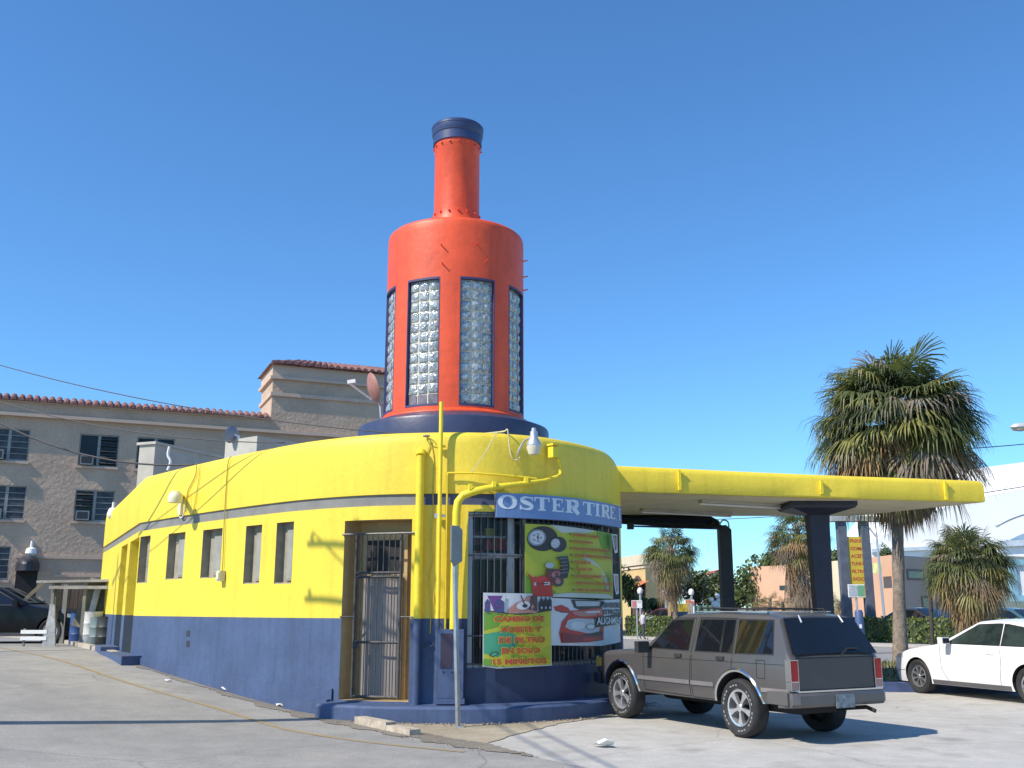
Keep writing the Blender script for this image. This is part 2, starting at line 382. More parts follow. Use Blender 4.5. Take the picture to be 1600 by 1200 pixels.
for (a, b, c, d, e, f_) in [(217, 838, 233, 838, 0, 911), (261, 833, 287, 833, 0, 905), (315, 827, 345, 827, 0, 903), (382, 821, 407, 821, 0, 912), (430, 816, 457, 816, 0, 912)]:
    s0 = HIT(a, 870)[0]; s1 = HIT(c, 870)[0]; zt = HIT((a+c)/2, b)[1]; zb = HIT((a+c)/2, f_)[1]
    win.append([s0, s1, zb, zt])
ds0 = HIT(534, 950)[0]; ds1 = HIT(641, 950)[0]
door = [ds0, ds1, .27, HIT(588, 812)[1]]
shop = [HIT(731, 900)[0], HIT(969, 900)[0], .74, 3.02]
side = []
for a, c in ((184, 193), (197, 211)):
    s0 = HIT(a, 930)[0]; s1 = HIT(c, 930)[0]; side.append([s0, s1, .62, 3.0])
print('win', [[round(v, 2) for v in q] for q in win]); print('door', door, 'shop', shop, 'side', side)
openings = [(o, .16, 3) for o in win]+[(door, .42, 4), (shop, .16, 5), (side[0], .3, 0), (side[1], .3, 0)]
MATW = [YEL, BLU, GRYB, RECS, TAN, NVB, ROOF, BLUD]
sv = set(np.round(np.arange(0, S_E, .2), 4)) | {0, S_C, S_D, S_E-.001}
for o, _, _ in openings: sv |= {o[0], o[1]}
sv |= {HIT(655, 780)[0], shop[0]-.12}; S_NV = HIT(655, 780)[0]
sv = sorted(sv); sv = [s for i, s in enumerate(sv) if i == 0 or s-sv[i-1] > 1e-4]
zv = {-.3, Z_BLUE, Z_B0, Z_B1}
for o, _, _ in openings: zv |= {o[2], o[3]}
zv = sorted(zv)
wall = MB()
for i in range(len(sv)-1):
    sm = (sv[i]+sv[i+1])/2
    for j in range(len(zv)-1):
        zm = (zv[j]+zv[j+1])/2
        if any(o[0] < sm < o[1] and o[2] < zm < o[3] for o, _, _ in openings): continue
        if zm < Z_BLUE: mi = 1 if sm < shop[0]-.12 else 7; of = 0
        elif Z_B0 < zm < Z_B1: mi = 2 if sm < S_NV else 5; of = -.025
        else: mi = 0; of = 0
        wall.add([WS(sv[i], zv[j], of), WS(sv[i+1], zv[j], of), WS(sv[i+1], zv[j+1], of), WS(sv[i], zv[j+1], of)], [(0, 1, 2, 3)], mi)
for z in (Z_B0, Z_B1):
    for i in range(len(sv)-1):
        wall.add([WS(sv[i], z, 0), WS(sv[i+1], z, 0), WS(sv[i+1], z, -.025), WS(sv[i], z, -.025)], [(0, 1, 2, 3)], 0)
for o, dp, mi in openings:                          # reveals
    ss = [s for s in sv if o[0]-1e-6 <= s <= o[1]+1e-6]
    for a, b in zip(ss[:-1], ss[1:]):
        for z in (o[2], o[3]):
            wall.add([WS(a, z), WS(b, z), WS(b, z, -dp), WS(a, z, -dp)], [(0, 1, 2, 3)], mi)
    for s in (o[0], o[1]):
        zz = [o[2]]+([Z_BLUE] if o[2] < Z_BLUE < o[3] and mi == 0 else [])+[o[3]]
        for za, zb in zip(zz[:-1], zz[1:]):
            wall.add([WS(s, za), WS(s, zb), WS(s, zb, -dp), WS(s, za, -dp)], [(0, 1, 2, 3)], 1 if (mi == 0 and zb <= Z_BLUE+.01) else mi)
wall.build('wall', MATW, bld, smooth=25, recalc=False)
# parapet with a rounded top edge (its own shape, butted on the wall at the top of the band)
prof = [(.0, Z_B1), (.006, Z_B1+.002), (.01, Z_B1+.06), (.01, 3.9), (.006, 4.02), (.001, 4.09), (-.006, 4.135), (-.02, 4.175), (-.042, 4.208), (-.07, 4.232), (-.105, 4.246), (-.15, Z_TOP), (-.22, 4.235), (-.26, 4.18), (-.27, Z_ROOF-.05)]
par = MB(); n = len(prof)
def drop(s):                                        # the parapet sweeps down into the canopy at the right end
    return sst(S_D-1.2, S_D+.35, s)*.16
vs = [WS(s, z-(drop(s)*(z-Z_B1)/(Z_TOP-Z_B1)), of) for s in sv for of, z in prof]
par.add(vs, [(i*n+k, (i+1)*n+k, (i+1)*n+k+1, i*n+k+1) for i in range(len(sv)-1) for k in range(n-1)])
par.build('parapet', YEL, bld, smooth=13, recalc=False)
MB().patch([(WS(s, 0, -.2).x, WS(s, 0, -.2).y) for s in sv[::3]]+[(-5, 31)], lambda x, y, o: (x, y, Z_ROOF), 1.).build('roof', ROOF, bld)
bw = MB()
b1, b2 = OUT[-1], OUT[0]
for p, q in ((b1, D2), (D2, b2)):
    bw.add([(p.x, p.y, -.3), (q.x, q.y, -.3), (q.x, q.y, Z_TOP), (p.x, p.y, Z_TOP)], [(0, 1, 2, 3)])
bw.build('rear_wall', YEL, bld)
# low plinth and base step
pl = MB(); s_a = S_C+.02; s_b = HIT(520, 1090)[0]
def plz(s): return .42+(.70-.42)*0+(.69-.40)*(1-(s-s_a)/(s_b-s_a))*.9
pv = [s for s in np.linspace(s_a, s_b, 40)]
for a, b in zip(pv[:-1], pv[1:]):
    pl.add([WS(a, -.2, .03), WS(b, -.2, .03), WS(b, plz(b), .03), WS(a, plz(a), .03), WS(a, plz(a)+.006, .0), WS(b, plz(b)+.006, .0)], [(0, 1, 2, 3), (3, 2, 5, 4)])
pl.build('plinth', BLU, bld, recalc=False)
st = MB(); pv = list(np.linspace(s_b-.02, S_D+1.2, 50))
for i, (a, b) in enumerate(zip(pv[:-1], pv[1:])):
    w0, w1 = .36, .36
    st.add([WS(a, -.2, w0), WS(b, -.2, w1), WS(b, .20, w1), WS(a, .20, w0), WS(a, .235, w0-.04), WS(b, .235, w1-.04), WS(b, .25, -.05), WS(a, .25, -.05)], [(0, 1, 2, 3), (3, 2, 5, 4), (4, 5, 6, 7)])
    if i == 0: st.add([WS(a, -.2, w0), WS(a, .20, w0), WS(a, .235, w0-.04), WS(a, .25, -.05), WS(a, -.2, -.05)], [(0, 1, 2, 3, 4)])
st.build('base_step', BLU, bld, smooth=30, recalc=False)
st2 = MB()
pv = list(np.linspace(HIT(452, 1085)[0], s_b-.021, 8))
for a, b in zip(pv[:-1], pv[1:]):
    st2.add([WS(a, -.2, .12), WS(b, -.2, .12), WS(b, .27, .12), WS(a, .27, .12), WS(a, .275, .03), WS(b, .275, .03)], [(0, 1, 2, 3), (3, 2, 5, 4)])
st2.add([WS(pv[-1], -.2, .12), WS(pv[-1], .27, .12), WS(pv[-1], .275, .03), WS(pv[-1], -.2, .03)], [(0, 1, 2, 3)])
st2.build('low_ledge', BLU, bld, recalc=False)
ds = MB(); q0, q1 = side[0][0]-.15, side[1][1]+.1
for a, b in ((q0, side[0][1]+.1), (side[0][1]+.11, q1+.5)):
    zt = .78 if a == q0 else .70
    ds.add([WS(a, .2, .38), WS(b, .2, .38), WS(b, zt, .38), WS(a, zt, .38), WS(a, zt, 0), WS(b, zt, 0), WS(a, .2, 0), WS(b, .2, 0)], [(0, 1, 2, 3), (3, 2, 5, 4), (0, 3, 4, 6), (1, 7, 5, 2)])
ds.build('side_step', BLU, bld, recalc=False)
# ---- small niche windows: grey surround, narrow louvred pane set back
FROST = mat('dusty_window_pane', (.30, .29, .25), .35, var=.15, scale=4)
for k, o in enumerate(win):
    fr = MB(); a, b, z0, z1 = o; wd = b-a; d = -.15
    def ff(s, z, off): return WS(s, z, off)
    fr.add([WS(a, z0, d), WS(b, z0, d), WS(b, z1, d), WS(a, z1, d)], [(0, 1, 2, 3)], 0)
    u0, u1 = a+wd*.30, a+wd*.72; v0, v1 = z0+.05, z1-.10
    fr.patch([(u0, v0), (u1, v0), (u1, v1), (u0, v1)], ff, .5, 0, .03, d+.03)
    o1 = fr.build('window', [RECS], bld, recalc=False)
    pn = MB()
    pn.patch([(u0+.03, v0+.03), (u1-.03, v0+.03), (u1-.03, v1-.03), (u0+.03, v1-.03)], ff, .5, 0, .004, d+.035)
    pn.build('pane', FROST, o1, recalc=False)
    sl = MB()
    sl.patch([(a+.01, z0), (b-.01, z0), (b-.01, z0+.02), (a+.01, z0+.02)], ff, .5, 0, .14, -.01)
    sl.build('sill', RECS, o1, recalc=False)
for o in side:
    pn = MB(); pn.add([WS(o[0], o[2], -.29), WS(o[1], o[2], -.29), WS(o[1], o[3], -.29), WS(o[0], o[3], -.29)], [(0, 1, 2, 3)], 0)
    pn.build('side_door', mat('side_door_paint', (.42, .35, .05), .6), bld, recalc=False)
# ---- barred front door
a, b, z0, z1 = door
def ff(s, z, off): return WS(s, z, off)
dr = MB(); DGRY = mat('grey_door_panel', (.24, .21, .195), .6, var=.08, scale=3, stretch=(1, 1, .3))
dr.patch([(a, z0), (b, z0), (b, z1), (a, z1)], ff, .3, 0, 0, -.41)
dr.patch([(a+.14, z0), (b-.16, z0), (b-.16, z1-.16), (a+.14, z1-.16)], ff, .3, 0, .06, -.33)
dobj = dr.build('door', [TAN], bld, recalc=False)
MB().patch([(a+.20, z0+.02), (b-.22, z0+.02), (b-.22, 2.06), (a+.20, 2.06)], ff, .3, 0, .05, -.28).build('door_panel', DGRY, dobj, recalc=False)
MB().patch([(a+.22, 2.14), (b-.24, 2.14), (b-.24, 2.62), (a+.22, 2.62)], ff, .3, 0, .02, -.315).build('transom_window', DARK, dobj, recalc=False)
gt = MB(); go = -.10
g0, g1 = a+.17, b-.19
gt.tube([WS(a-.02, z1-.21, .02), WS(b+.06, z1-.21, .02)], .016, 6)
gt.tube([WS(a-.02, 1.47, .015), WS(g0, 1.47, go)], .012, 6); gt.tube([WS(g1, 1.47, go), WS(b+.06, 1.47, .02)], .012, 6)
for s in (g0, g1): gt.tube([WS(s, z0+.03, go), WS(s, z1-.21, go)], .026, 4)
for z in (z0+.05, 1.10, 2.06, 2.12):
    gt.tube([WS(g0, z, go), WS((g0+g1)/2, z, go), WS(g1, z, go)], .02, 4)
for k in range(1, 8):
    s = g0+(g1-g0)*k/8
    gt.tube([WS(s, z0+.05, go), WS(s, z1-.21, go)], .0085, 6)
gt.box(WS(g0+.05, 1.06, go+.03), (.07, .05, .10), 1)
gt.build('door_gate', [BARS, BARB], bld)
# ---- shop window: frame, glass-fronted dark room, bars
a, b, z0, z1 = shop
rm = MB(); ns = 16; ss = np.linspace(a, b, ns)
for i in range(ns-1):
    p, q = ss[i], ss[i+1]
    rm.add([WS(p, z0, -.16), WS(q, z0, -.16), WS(q, z0, -1.4), WS(p, z0, -1.4)], [(0, 1, 2, 3)])
    rm.add([WS(p, z1, -.16), WS(q, z1, -.16), WS(q, z1, -1.4), WS(p, z1, -1.4)], [(0, 1, 2, 3)])
    rm.add([WS(p, z0, -1.4), WS(q, z0, -1.4), WS(q, z1, -1.4), WS(p, z1, -1.4)], [(0, 1, 2, 3)])
for p in (a, b): rm.add([WS(p, z0, -.16), WS(p, z1, -.16), WS(p, z1, -1.4), WS(p, z0, -1.4)], [(0, 1, 2, 3)])
rm.build('showroom', mat('showroom_paint', (.10, .10, .10), .8, var=.3, scale=2), bld, recalc=False)
fr = MB()
def post(s, w_, off=-.05): fr.patch([(s-w_/2, z0), (s+w_/2, z0), (s+w_/2, z1), (s-w_/2, z1)], ff, .5, 0, .07, off)
sm1 = HIT(800, 900)[0]
for s, w_ in ((a+.035, .07), (b-.05, .10), (sm1, .10), (HIT(822, 900)[0], .05)): post(s, w_)
for zz, h in ((z0+.02, .05), (2.37, .06), (z1-.04, .07)):
    fr.patch([(a, zz-h/2), (b, zz-h/2), (b, zz+h/2), (a, zz+h/2)], ff, .15, 0, .06, -.06)
so_ = fr.build('shop_window', [mat('aluminium_frame', (.30, .31, .32), .45, .5, var=.1)], bld, recalc=False)
gl = bpy.data.materials.new('clear_shop_glass'); gl.use_nodes = True; nt = gl.node_tree
pb = nt.nodes['Principled BSDF']; pb.inputs['Roughness'].default_value = .03; pb.inputs['Base Color'].default_value = (.03, .04, .045, 1); pb.inputs['Alpha'].default_value = .38
MB().patch([(a, z0), (b, z0), (b, z1), (a, z1)], ff, .2, 0, 0, -.10).build('pane', gl, so_, smooth=60, recalc=False)
br = MB()
for s in np.arange(a+.09, b-.02, .105): br.tube([WS(s, z0, -.02), WS(s, z1, -.02)], .0075, 6)
for z in (z0+.06, 1.2, 2.37, z1-.05):
    br.tube([WS(s, z, -.02) for s in np.linspace(a, b, 24)], .012, 6)
br.build('window_bars', mat('dull_steel_bars', (.11, .11, .115), .5, .5, var=.2), so_)

# ---- canopy
Zc = 3.65
cf0 = Vector((1.75, 17.95)); cf1 = Vector((9.42, 19.84)); cb1 = Vector((7.85, 22.9)); cb0 = Vector((1.9, 22.9))
cpoly = [cf0, cf1, cb1, cb0]
cn = MB(); cen = sum(cpoly, Vector((0, 0)))/4
edge = []
for i, p in enumerate(cpoly):
    q = cpoly[(i+1) % 4]
    for k in range(12): edge.append(p.lerp(q, k/12))
def ring(ins, z, tap=True):
    out = []
    for p in edge:
        d = (cen-p); d = d.normalized()
        zz = z+(.045*(1-(p.x-1.75)/7.7) if z > Zc+.2 else 0)
        out.append((p.x+d.x*ins, p.y+d.y*ins, zz))
    return out
rings = [ring(.10, Zc), ring(.02, Zc+.004), ring(0, Zc+.03), ring(.0, Zc+.33), ring(.025, Zc+.39), ring(.08, Zc+.425), ring(.2, Zc+.44)]
N = len(edge); vs = [p for r_ in rings for p in r_]
cn.add(vs, [(i*N+k, i*N+(k+1) % N, (i+1)*N+(k+1) % N, (i+1)*N+k) for i in range(len(rings)-1) for k in range(N)])
cn.add(rings[-1], [tuple(range(N))])
can = cn.build('canopy', YEL, bld, smooth=35)
MB().add(ring(.101, Zc-.002), [tuple(range(N))]).build('canopy_ceiling', CREAM, can)
for px, y0, y1 in ((1061, 735, 766), (1283, 751, 772), (1477, 753, 781)):
    t = (px-975)/(1540-975); t = t*17.95/(19.84-(19.84-17.95)*t) if False else t
    # point on the front edge seen at this pixel
    best = min((abs((800+FPX*(cf0.lerp(cf1, k/400).x/ (cf0.lerp(cf1, k/400).y*math.cos(PITCH)+2.2*math.sin(PITCH))))-px), k) for k in range(401))[1]
    p = cf0.lerp(cf1, best/400); d = (cf1-cf0).normalized(); nn = Vector((d.y, -d.x))
    m = MB(); zt = PY(px, y0, p.y).z; zb = PY(px, y1, p.y).z
    c = p+nn*.03
    m.box((c.x, c.y, (zt+zb)/2), (.05, .05, zt-zb), rz=math.atan2(d.y, d.x)); m.box((c.x+d.x*.05, c.y+d.y*.05, zt-.06), (.10, .03, .03), rz=math.atan2(d.y, d.x))
    m.box((c.x, c.y-.01, (zt+zb)/2-.06), (.07, .03, .05), rz=math.atan2(d.y, d.x))
    m.build('fascia_clip', YELC, can)
# canopy column with flared head
ccx, ccy = 6.1, 20.0
col = MB(); wc = .185
hd = [(.15, -.2), (.165, 1.5), (.19, 3.2), (.20, 3.40), (.62, 3.52), (.66, 3.57), (.66, 3.646)]
for (r0, za), (r1, zb) in zip(hd[:-1], hd[1:]):
    q = []
    for r_, z in ((r0, za), (r1, zb)):
        for sx, sy in ((-1, -1), (1, -1), (1, 1), (-1, 1)):
            q.append((ccx+sx*r_*(1.0 if z < 3.45 else 1.0), ccy+sy*r_*(.9 if z < 3.45 else .75), z))
    col.add(q, [(0, 1, 5, 4), (1, 2, 6, 5), (2, 3, 7, 6), (3, 0, 4, 7)])
col.build('canopy_column', mat('black_navy_paint', (.014, .018, .036), .5, var=.2, scale=3, bump=.2, bscale=14), can, recalc=True)
for (x0, y0, x1, y1) in ((1094, 786, 1240, 794), (1002, 799, 1142, 806)):
    p = PZ(x0, y0, Zc-.06); q = PZ(x1, y1, Zc-.06); d = q-p
    if d.length > 5: q = p+d.normalized()*3.2; d = q-p
    m = MB(); mid = (p+q)/2
    m.box((mid.x, mid.y, Zc-.03), (d.length, .14, .05), rz=math.atan2(d.y, d.x))
    lo = m.build('canopy_light', mat('tube_light_housing', (.45, .44, .38), .5), can)
    t2 = MB().tube([(p.x, p.y, Zc-.075), (q.x, q.y, Zc-.075)], .02, 8); t2.build('light_tube', WHT, lo, smooth=40)
# curved soffit strip where the parapet meets the canopy is covered by the parapet itself

# ---- bottle tower
BX, BY = -1.08, 18.2; RB = 1.30
Zs = 8.52
tw = MB()
body = [(1.40, 4.60), (1.43, 4.72), (1.40, 4.80), (1.335, 4.86), (RB, 4.98), (RB, Zs-.20), (RB, Zs-.09), (RB-.012, Zs-.035), (RB-.045, Zs), (RB-.10, Zs+.015), (.66, Zs+.06), (.545, Zs+.09), (.505, Zs+.17), (.47, Zs+.36), (.455, Zs+.40), (.455, Zs+.52), (.44, Zs+.53), (.44, 10.38), (.452, 10.40), (.452, 10.52)]
WIN_Z0, WIN_Z1 = 5.03, 7.38
# body ring split so that the window openings are real holes
NA = 192; hw = R(14.6)
cents = [R(-90-23.5+45*k) for k in range(8)]
def inwin(a): return any(abs((a-c+math.pi) % (2*math.pi)-math.pi) < hw for c in cents)
angs = []
for c in cents:
    angs += list(np.linspace(c-hw, c+hw, 11))+list(np.linspace(c+hw, c+R(45)-hw, 7))[1:-1]
angs = [x % (2*math.pi) for x in angs]; angs = sorted(set(np.round(angs, 6))); NA = len(angs)
bp_ = [(1.36, 4.90), (1.395, 4.915), (1.39, 4.94), (1.335, 4.97), (RB, 4.995), (RB, WIN_Z0), (RB, WIN_Z1)]+body[5:]
vs = [(BX+r_*math.cos(t), BY+r_*math.sin(t), z) for r_, z in bp_ for t in angs]; fs = []
for i in range(len(bp_)-1):
    for k in range(NA):
        k2 = (k+1) % NA; am = (angs[k]+((angs[k2]-angs[k]) % (2*math.pi))/2)
        if i == 5 and inwin(am): continue
        fs.append((i*NA+k, i*NA+k2, (i+1)*NA+k2, (i+1)*NA+k))
tw.add(vs, fs)
tower = tw.build('bottle_tower', RED, bld, smooth=32, recalc=False)
MB().lathe([(1.20, 3.96), (1.74, 3.96), (1.76, 4.0), (1.76, 4.74), (1.745, 4.78), (1.42, 4.905), (1.30, 4.91)], (BX, BY, 0), 96).build('base_disc', NAVY, tower, smooth=35)
cap = MB().lathe([(.462, 10.49), (.478, 10.50), (.482, 10.67), (.492, 10.68), (.497, 10.69), (.497, 10.71), (.503, 10.72), (.508, 10.82), (.516, 10.83), (.516, 10.87), (.495, 10.895), (.44, 10.90), (.43, 10.5)], (BX, BY, 0), 64)
cap.build('cap', mat('blue_cap_paint', (.035, .055, .14), .4, var=.12, scale=3), tower, smooth=35)
bo = MB()
for z, r_, n_ in ((10.42, .46, 16), (Zs+.47, .465, 16)):
    for k in range(n_):
        t = 2*math.pi*(k+.3)/n_
        bo.box((BX+r_*math.cos(t), BY+r_*math.sin(t), z+.01*math.sin(7*k)), (.05, .03, .03), rz=t)
for k, (t, z) in enumerate(((-8, 8.05), (-6, 7.75), (-4, 7.5), (-98, 7.95), (-97, 7.6), (-70, 8.0), (-62, 7.7))):
    t = R(t); bo.tube([(BX+(RB-.01)*math.cos(t), BY+(RB-.01)*math.sin(t), z), (BX+(RB+.09)*math.cos(t), BY+(RB+.09)*math.sin(t), z+.02)], .012, 6)
bo.build('bolts', RED, tower)['kind'] = 'stuff'
GB = bpy.data.materials.new('glass_block'); GB.use_nodes = True; nt = GB.node_tree; pb = nt.nodes['Principled BSDF']
pb.inputs['Roughness'].default_value = .10; pb.inputs['Specular IOR Level'].default_value = 1.0; pb.inputs['Metallic'].default_value = .25
tc = nt.nodes.new('ShaderNodeTexCoord'); nz = nt.nodes.new('ShaderNodeTexNoise'); nz.inputs['Scale'].default_value = 16; nz.inputs['Detail'].default_value = 2; nt.links.new(tc.outputs['Object'], nz.inputs['Vector'])
cr = nt.nodes.new('ShaderNodeValToRGB'); cr.color_ramp.elements[0].position = .35; cr.color_ramp.elements[0].color = (.24, .26, .26, 1); cr.color_ramp.elements[1].position = .7; cr.color_ramp.elements[1].color = (.55, .58, .57, 1)
nt.links.new(nz.outputs[0], cr.inputs[0]); nt.links.new(cr.outputs[0], pb.inputs['Base Color'])
nb = nt.nodes.new('ShaderNodeTexNoise'); nb.inputs['Scale'].default_value = 22; nb.inputs['Detail'].default_value = 1.5; nt.links.new(tc.outputs['Object'], nb.inputs['Vector'])
bpn = nt.nodes.new('ShaderNodeBump'); bpn.inputs['Strength'].default_value = .45; bpn.inputs['Distance'].default_value = .06; nt.links.new(nb.outputs[0], bpn.inputs['Height']); nt.links.new(bpn.outputs[0], pb.inputs['Normal'])
MORT = mat('cream_mortar', (.66, .62, .48), .8)
PURP = mat('dark_blue_window_edge', (.05, .045, .12), .5)
PLYW = mat('plastic_patch', (.20, .17, .19), .3, var=.4, scale=6)
def cyl(c): return lambda u, v, off: (BX+(RB+off)*math.cos(c+u), BY+(RB+off)*math.sin(c+u), v)
for wi, c in enumerate(cents):
    m = MB(); f = cyl(c); du = hw; e = R(.7)
    for sgn in (-1, 1):                              # dark painted reveal
        for k in range(1):
            m.add([f(sgn*du, WIN_Z0, .004), f(sgn*du, WIN_Z1, .004), f(sgn*du, WIN_Z1, -.12), f(sgn*du, WIN_Z0, -.12)], [(0, 1, 2, 3)], 2)
            m.add([f(sgn*du, WIN_Z0, .004), f(sgn*du, WIN_Z1, .004), f(sgn*(du-e), WIN_Z1-.04, .004), f(sgn*(du-e), WIN_Z0+.04, .004)], [(0, 1, 2, 3)], 2)
            m.add([f(sgn*(du-e), WIN_Z1-.04, .004), f(sgn*(du-e), WIN_Z0+.04, .004), f(sgn*(du-e), WIN_Z0+.04, -.08), f(sgn*(du-e), WIN_Z1-.04, -.08)], [(0, 1, 2, 3)], 2)
    for k in range(8):
        u0 = -du+2*du*k/8; u1 = -du+2*du*(k+1)/8
        for z, zz in ((WIN_Z1, WIN_Z1-.04), (WIN_Z0, WIN_Z0+.04)):
            m.add([f(u0, z, .004), f(u1, z, .004), f(u1, zz, .004), f(u0, zz, .004)], [(0, 1, 2, 3)], 2)
            m.add([f(u0, z, .004), f(u1, z, .004), f(u1, z, -.12), f(u0, z, -.12)], [(0, 1, 2, 3)], 2)
            m.add([f(u0, zz, .004), f(u1, zz, .004), f(u1, zz, -.08), f(u0, zz, -.08)], [(0, 1, 2, 3)], 2)
    ua, ub = -du+e, du-e; za, zb = WIN_Z0+.04, WIN_Z1-.04; o_ = -.06; NR = 12
    for k in range(6):
        u0 = ua+(ub-ua)*k/6; u1 = ua+(ub-ua)*(k+1)/6
        m.add([f(u0, za, o_-.012), f(u1, za, o_-.012), f(u1, zb, o_-.012), f(u0, zb, o_-.012)], [(0, 1, 2, 3)], 1)
    for i in range(3):
        for j in range(NR):
            g_u = (ub-ua)/3; g_v = (zb-za)/NR; u0 = ua+g_u*i+g_u*.075; u1 = ua+g_u*(i+1)-g_u*.075; v0 = za+g_v*j+.013; v1 = za+g_v*(j+1)-.013
            mi = 3 if (wi == 0 and j < 1) else 0
            tl = random.uniform(-.012, .012); tv = random.uniform(-.012, .012)
            # pillowed block face: 4x4 grid
            gv = []
            for b_ in range(4):
                for a_ in range(4):
                    x = a_/3; y = b_/3; bul = .022*(1-(2*x-1)**2)*(1-(2*y-1)**2)**1*1.3 if mi == 0 else 0
                    gv.append(f(u0+(u1-u0)*x, v0+(v1-v0)*y, o_+bul+tl*(x-.5)+tv*(y-.5)))
            m.add(gv, [(b_*4+a_, b_*4+a_+1, (b_+1)*4+a_+1, (b_+1)*4+a_) for b_ in range(3) for a_ in range(3)], mi)
    m.build('glass_block_window', [GB, MORT, PURP, PLYW], tower, smooth=50, recalc=False)

# ---- pipes and conduits on the building
def pipe(name, pts, r, mats, bend=0, n=10, flat=1.):
    m = MB().tube(pts, r, n, flat=flat); return m.build(name, mats, bld, smooth=40)
def seen(px, py, off):                              # point a little off the wall seen at this pixel
    s, z = HIT(px, py, off); return WS(s, z, off)
BLUP = mat('blue_pipe_paint', (.05, .075, .15), .5, var=.15)
def vpipe(px, ytop, off, r, name, n=10):
    s, zt = HIT(px, ytop, off); m = MB(); p = WS(s, 0, off)
    m.tube([(p.x, p.y, Z_BLUE), (p.x, p.y, zt)], r, n, 0); m.tube([(p.x, p.y, .24), (p.x, p.y, Z_BLUE)], r, n, 1)
    return m.build(name, [YELC, BLUP], bld, smooth=40), p, zt
o1, p1, z1_ = vpipe(657, 712, .10, .062, 'downpipe')
m = MB(); m.tube([(p1.x, p1.y, z1_), (p1.x-.0, p1.y+.03, z1_+.05), (p1.x, p1.y+.14, z1_+.06)], .075, 10); m.build('downpipe_elbow', YELC, bld, smooth=50)
o2, p2, z2_ = vpipe(690, 628, .11, .032, 'service_mast')
m = MB(); m.box((p2.x, p2.y+.04, 2.95), (.16, .05, .04)); m.box((p2.x-.05, p2.y+.03, 2.95), (.05, .06, .07)); m.build('mast_clamp', GALV, bld)
m = MB(); m.box((p2.x, p2.y+.04, 4.0), (.14, .06, .03)); m.build('mast_strap', YELC, bld)
# thin conduit: rises, turns right along the parapet
s_a1, _ = HIT(697, 900, .07)
pts = [WS(s_a1, .9, .07), WS(s_a1, 3.50, .07)]
hz = [(700, 739), (740, 739), (780, 742), (815, 745), (838, 748)]
pts2 = [seen(x, y, .09) for x, y in hz]
m = MB(); m.tube([pts[0], (pts[0].x, pts[0].y, pts2[0].z-.04), (pts[0].x+.01, pts[0].y, pts2[0].z-.01)]+pts2, .016, 8); m.build('conduit', YELC, bld, smooth=50)
# large duct from the meter cabinet, bending along the parapet to a square hood
dpx = [(870, 745), (850, 751), (820, 755), (790, 759), (762, 763), (740, 768), (724, 774), (716, 784), (713, 800)]
pts = [seen(x, y, .16) for x, y in dpx]
last = pts[-1]; pts += [Vector((last.x, last.y, 2.9)), Vector((last.x-.02, last.y+.02, 2.0)), Vector((last.x-.03, last.y+.03, 1.3))]
rr = [.03, .03, .035, .045, .055, .06, .062, .062, .062, .062, .06, .055]
MB().tube(pts, rr, 10).build('service_duct', YELC, bld, smooth=50)
m = MB(); a = seen(876, 741, .12); b = seen(876, 728, .12); c = seen(866, 712, .12); e = seen(864, 702, .12)
m.tube([pts[0], a, b, seen(870, 716, .12)], .03, 8); mid = (c+e)/2
m.box(mid, (.13, .12, (e-c).length+.06), rz=R(40)); m.box((mid.x, mid.y, mid.z+.12), (.155, .145, .03), rz=R(40)); m.build('duct_hood', YELC, bld)
for px, py in ((735, 761), (772, 757), (822, 751)):
    q = seen(px, py, .15); MB().box(q, (.05, .14, .09), rz=R(10)).build('duct_bracket', YELC, bld)
# thin telephone wires stapled to the wall beside the downpipe
m = MB()
pp = [seen(x, y, .02) for x, y in [(674, 692), (678, 720), (676, 760), (677, 800), (673, 840), (676, 870), (671, 900), (673, 940), (672, 990)]]
m.tube(crom(pp, 4), .007, 5); m.tube(crom([seen(x, y, .025) for x, y in [(672, 690), (668, 705), (664, 716)]], 4), .008, 5)
m.tube(crom([seen(x, y, .025) for x, y in [(683, 905), (677, 935), (682, 965), (686, 975)]], 5), .007, 5)
m.tube(crom([seen(x, y, .03) for x, y in [(663, 1010), (668, 1003), (674, 1010), (679, 1003), (684, 1012)]], 4), .012, 5, 1)
m.build('wall_cables', [mat('painted_cable', (.55, .45, .06), .6), NAVY], bld)
# meter cabinet at the foot of the duct
cb = thing('meter_cabinet', 'blue painted open meter cabinet at the foot of the yellow pipes', 'meter box', tuple(seen(705, 1100, .12)))
s, z = HIT(706, 1040, .1)
def ff2(u, v, off): return WS(s+u, v, off)
m = MB(); m.patch([(-.20, .34), (.16, .34), (.16, 1.30), (-.20, 1.30)], ff2, .5, 0, .14, .16)
m.patch([(-.22, .26), (.18, .26), (.18, .335), (-.22, .335)], ff2, .5, 0, .2, .20)
cab_ = m
m = MB(); m.patch([(-.16, .75), (.0, .75), (.0, 1.24), (-.16, 1.24)], ff2, .5, 0, .0, .164); m.build('slot', mat('cabinet_slot', (.03, .025, .05), .7), cb, recalc=False)
m = cab_
for u, v in ((.06, 1.1), (.06, .95), (.06, .82), (-.12, .70), (0, .70), (.1, .70)): m.patch([(u-.012, v-.012), (u+.012, v-.012), (u+.012, v+.012), (u-.012, v+.012)], ff2, .5, 1, 0, .166)
m.build('cabinet', [BLU, BARB], cb, recalc=False)

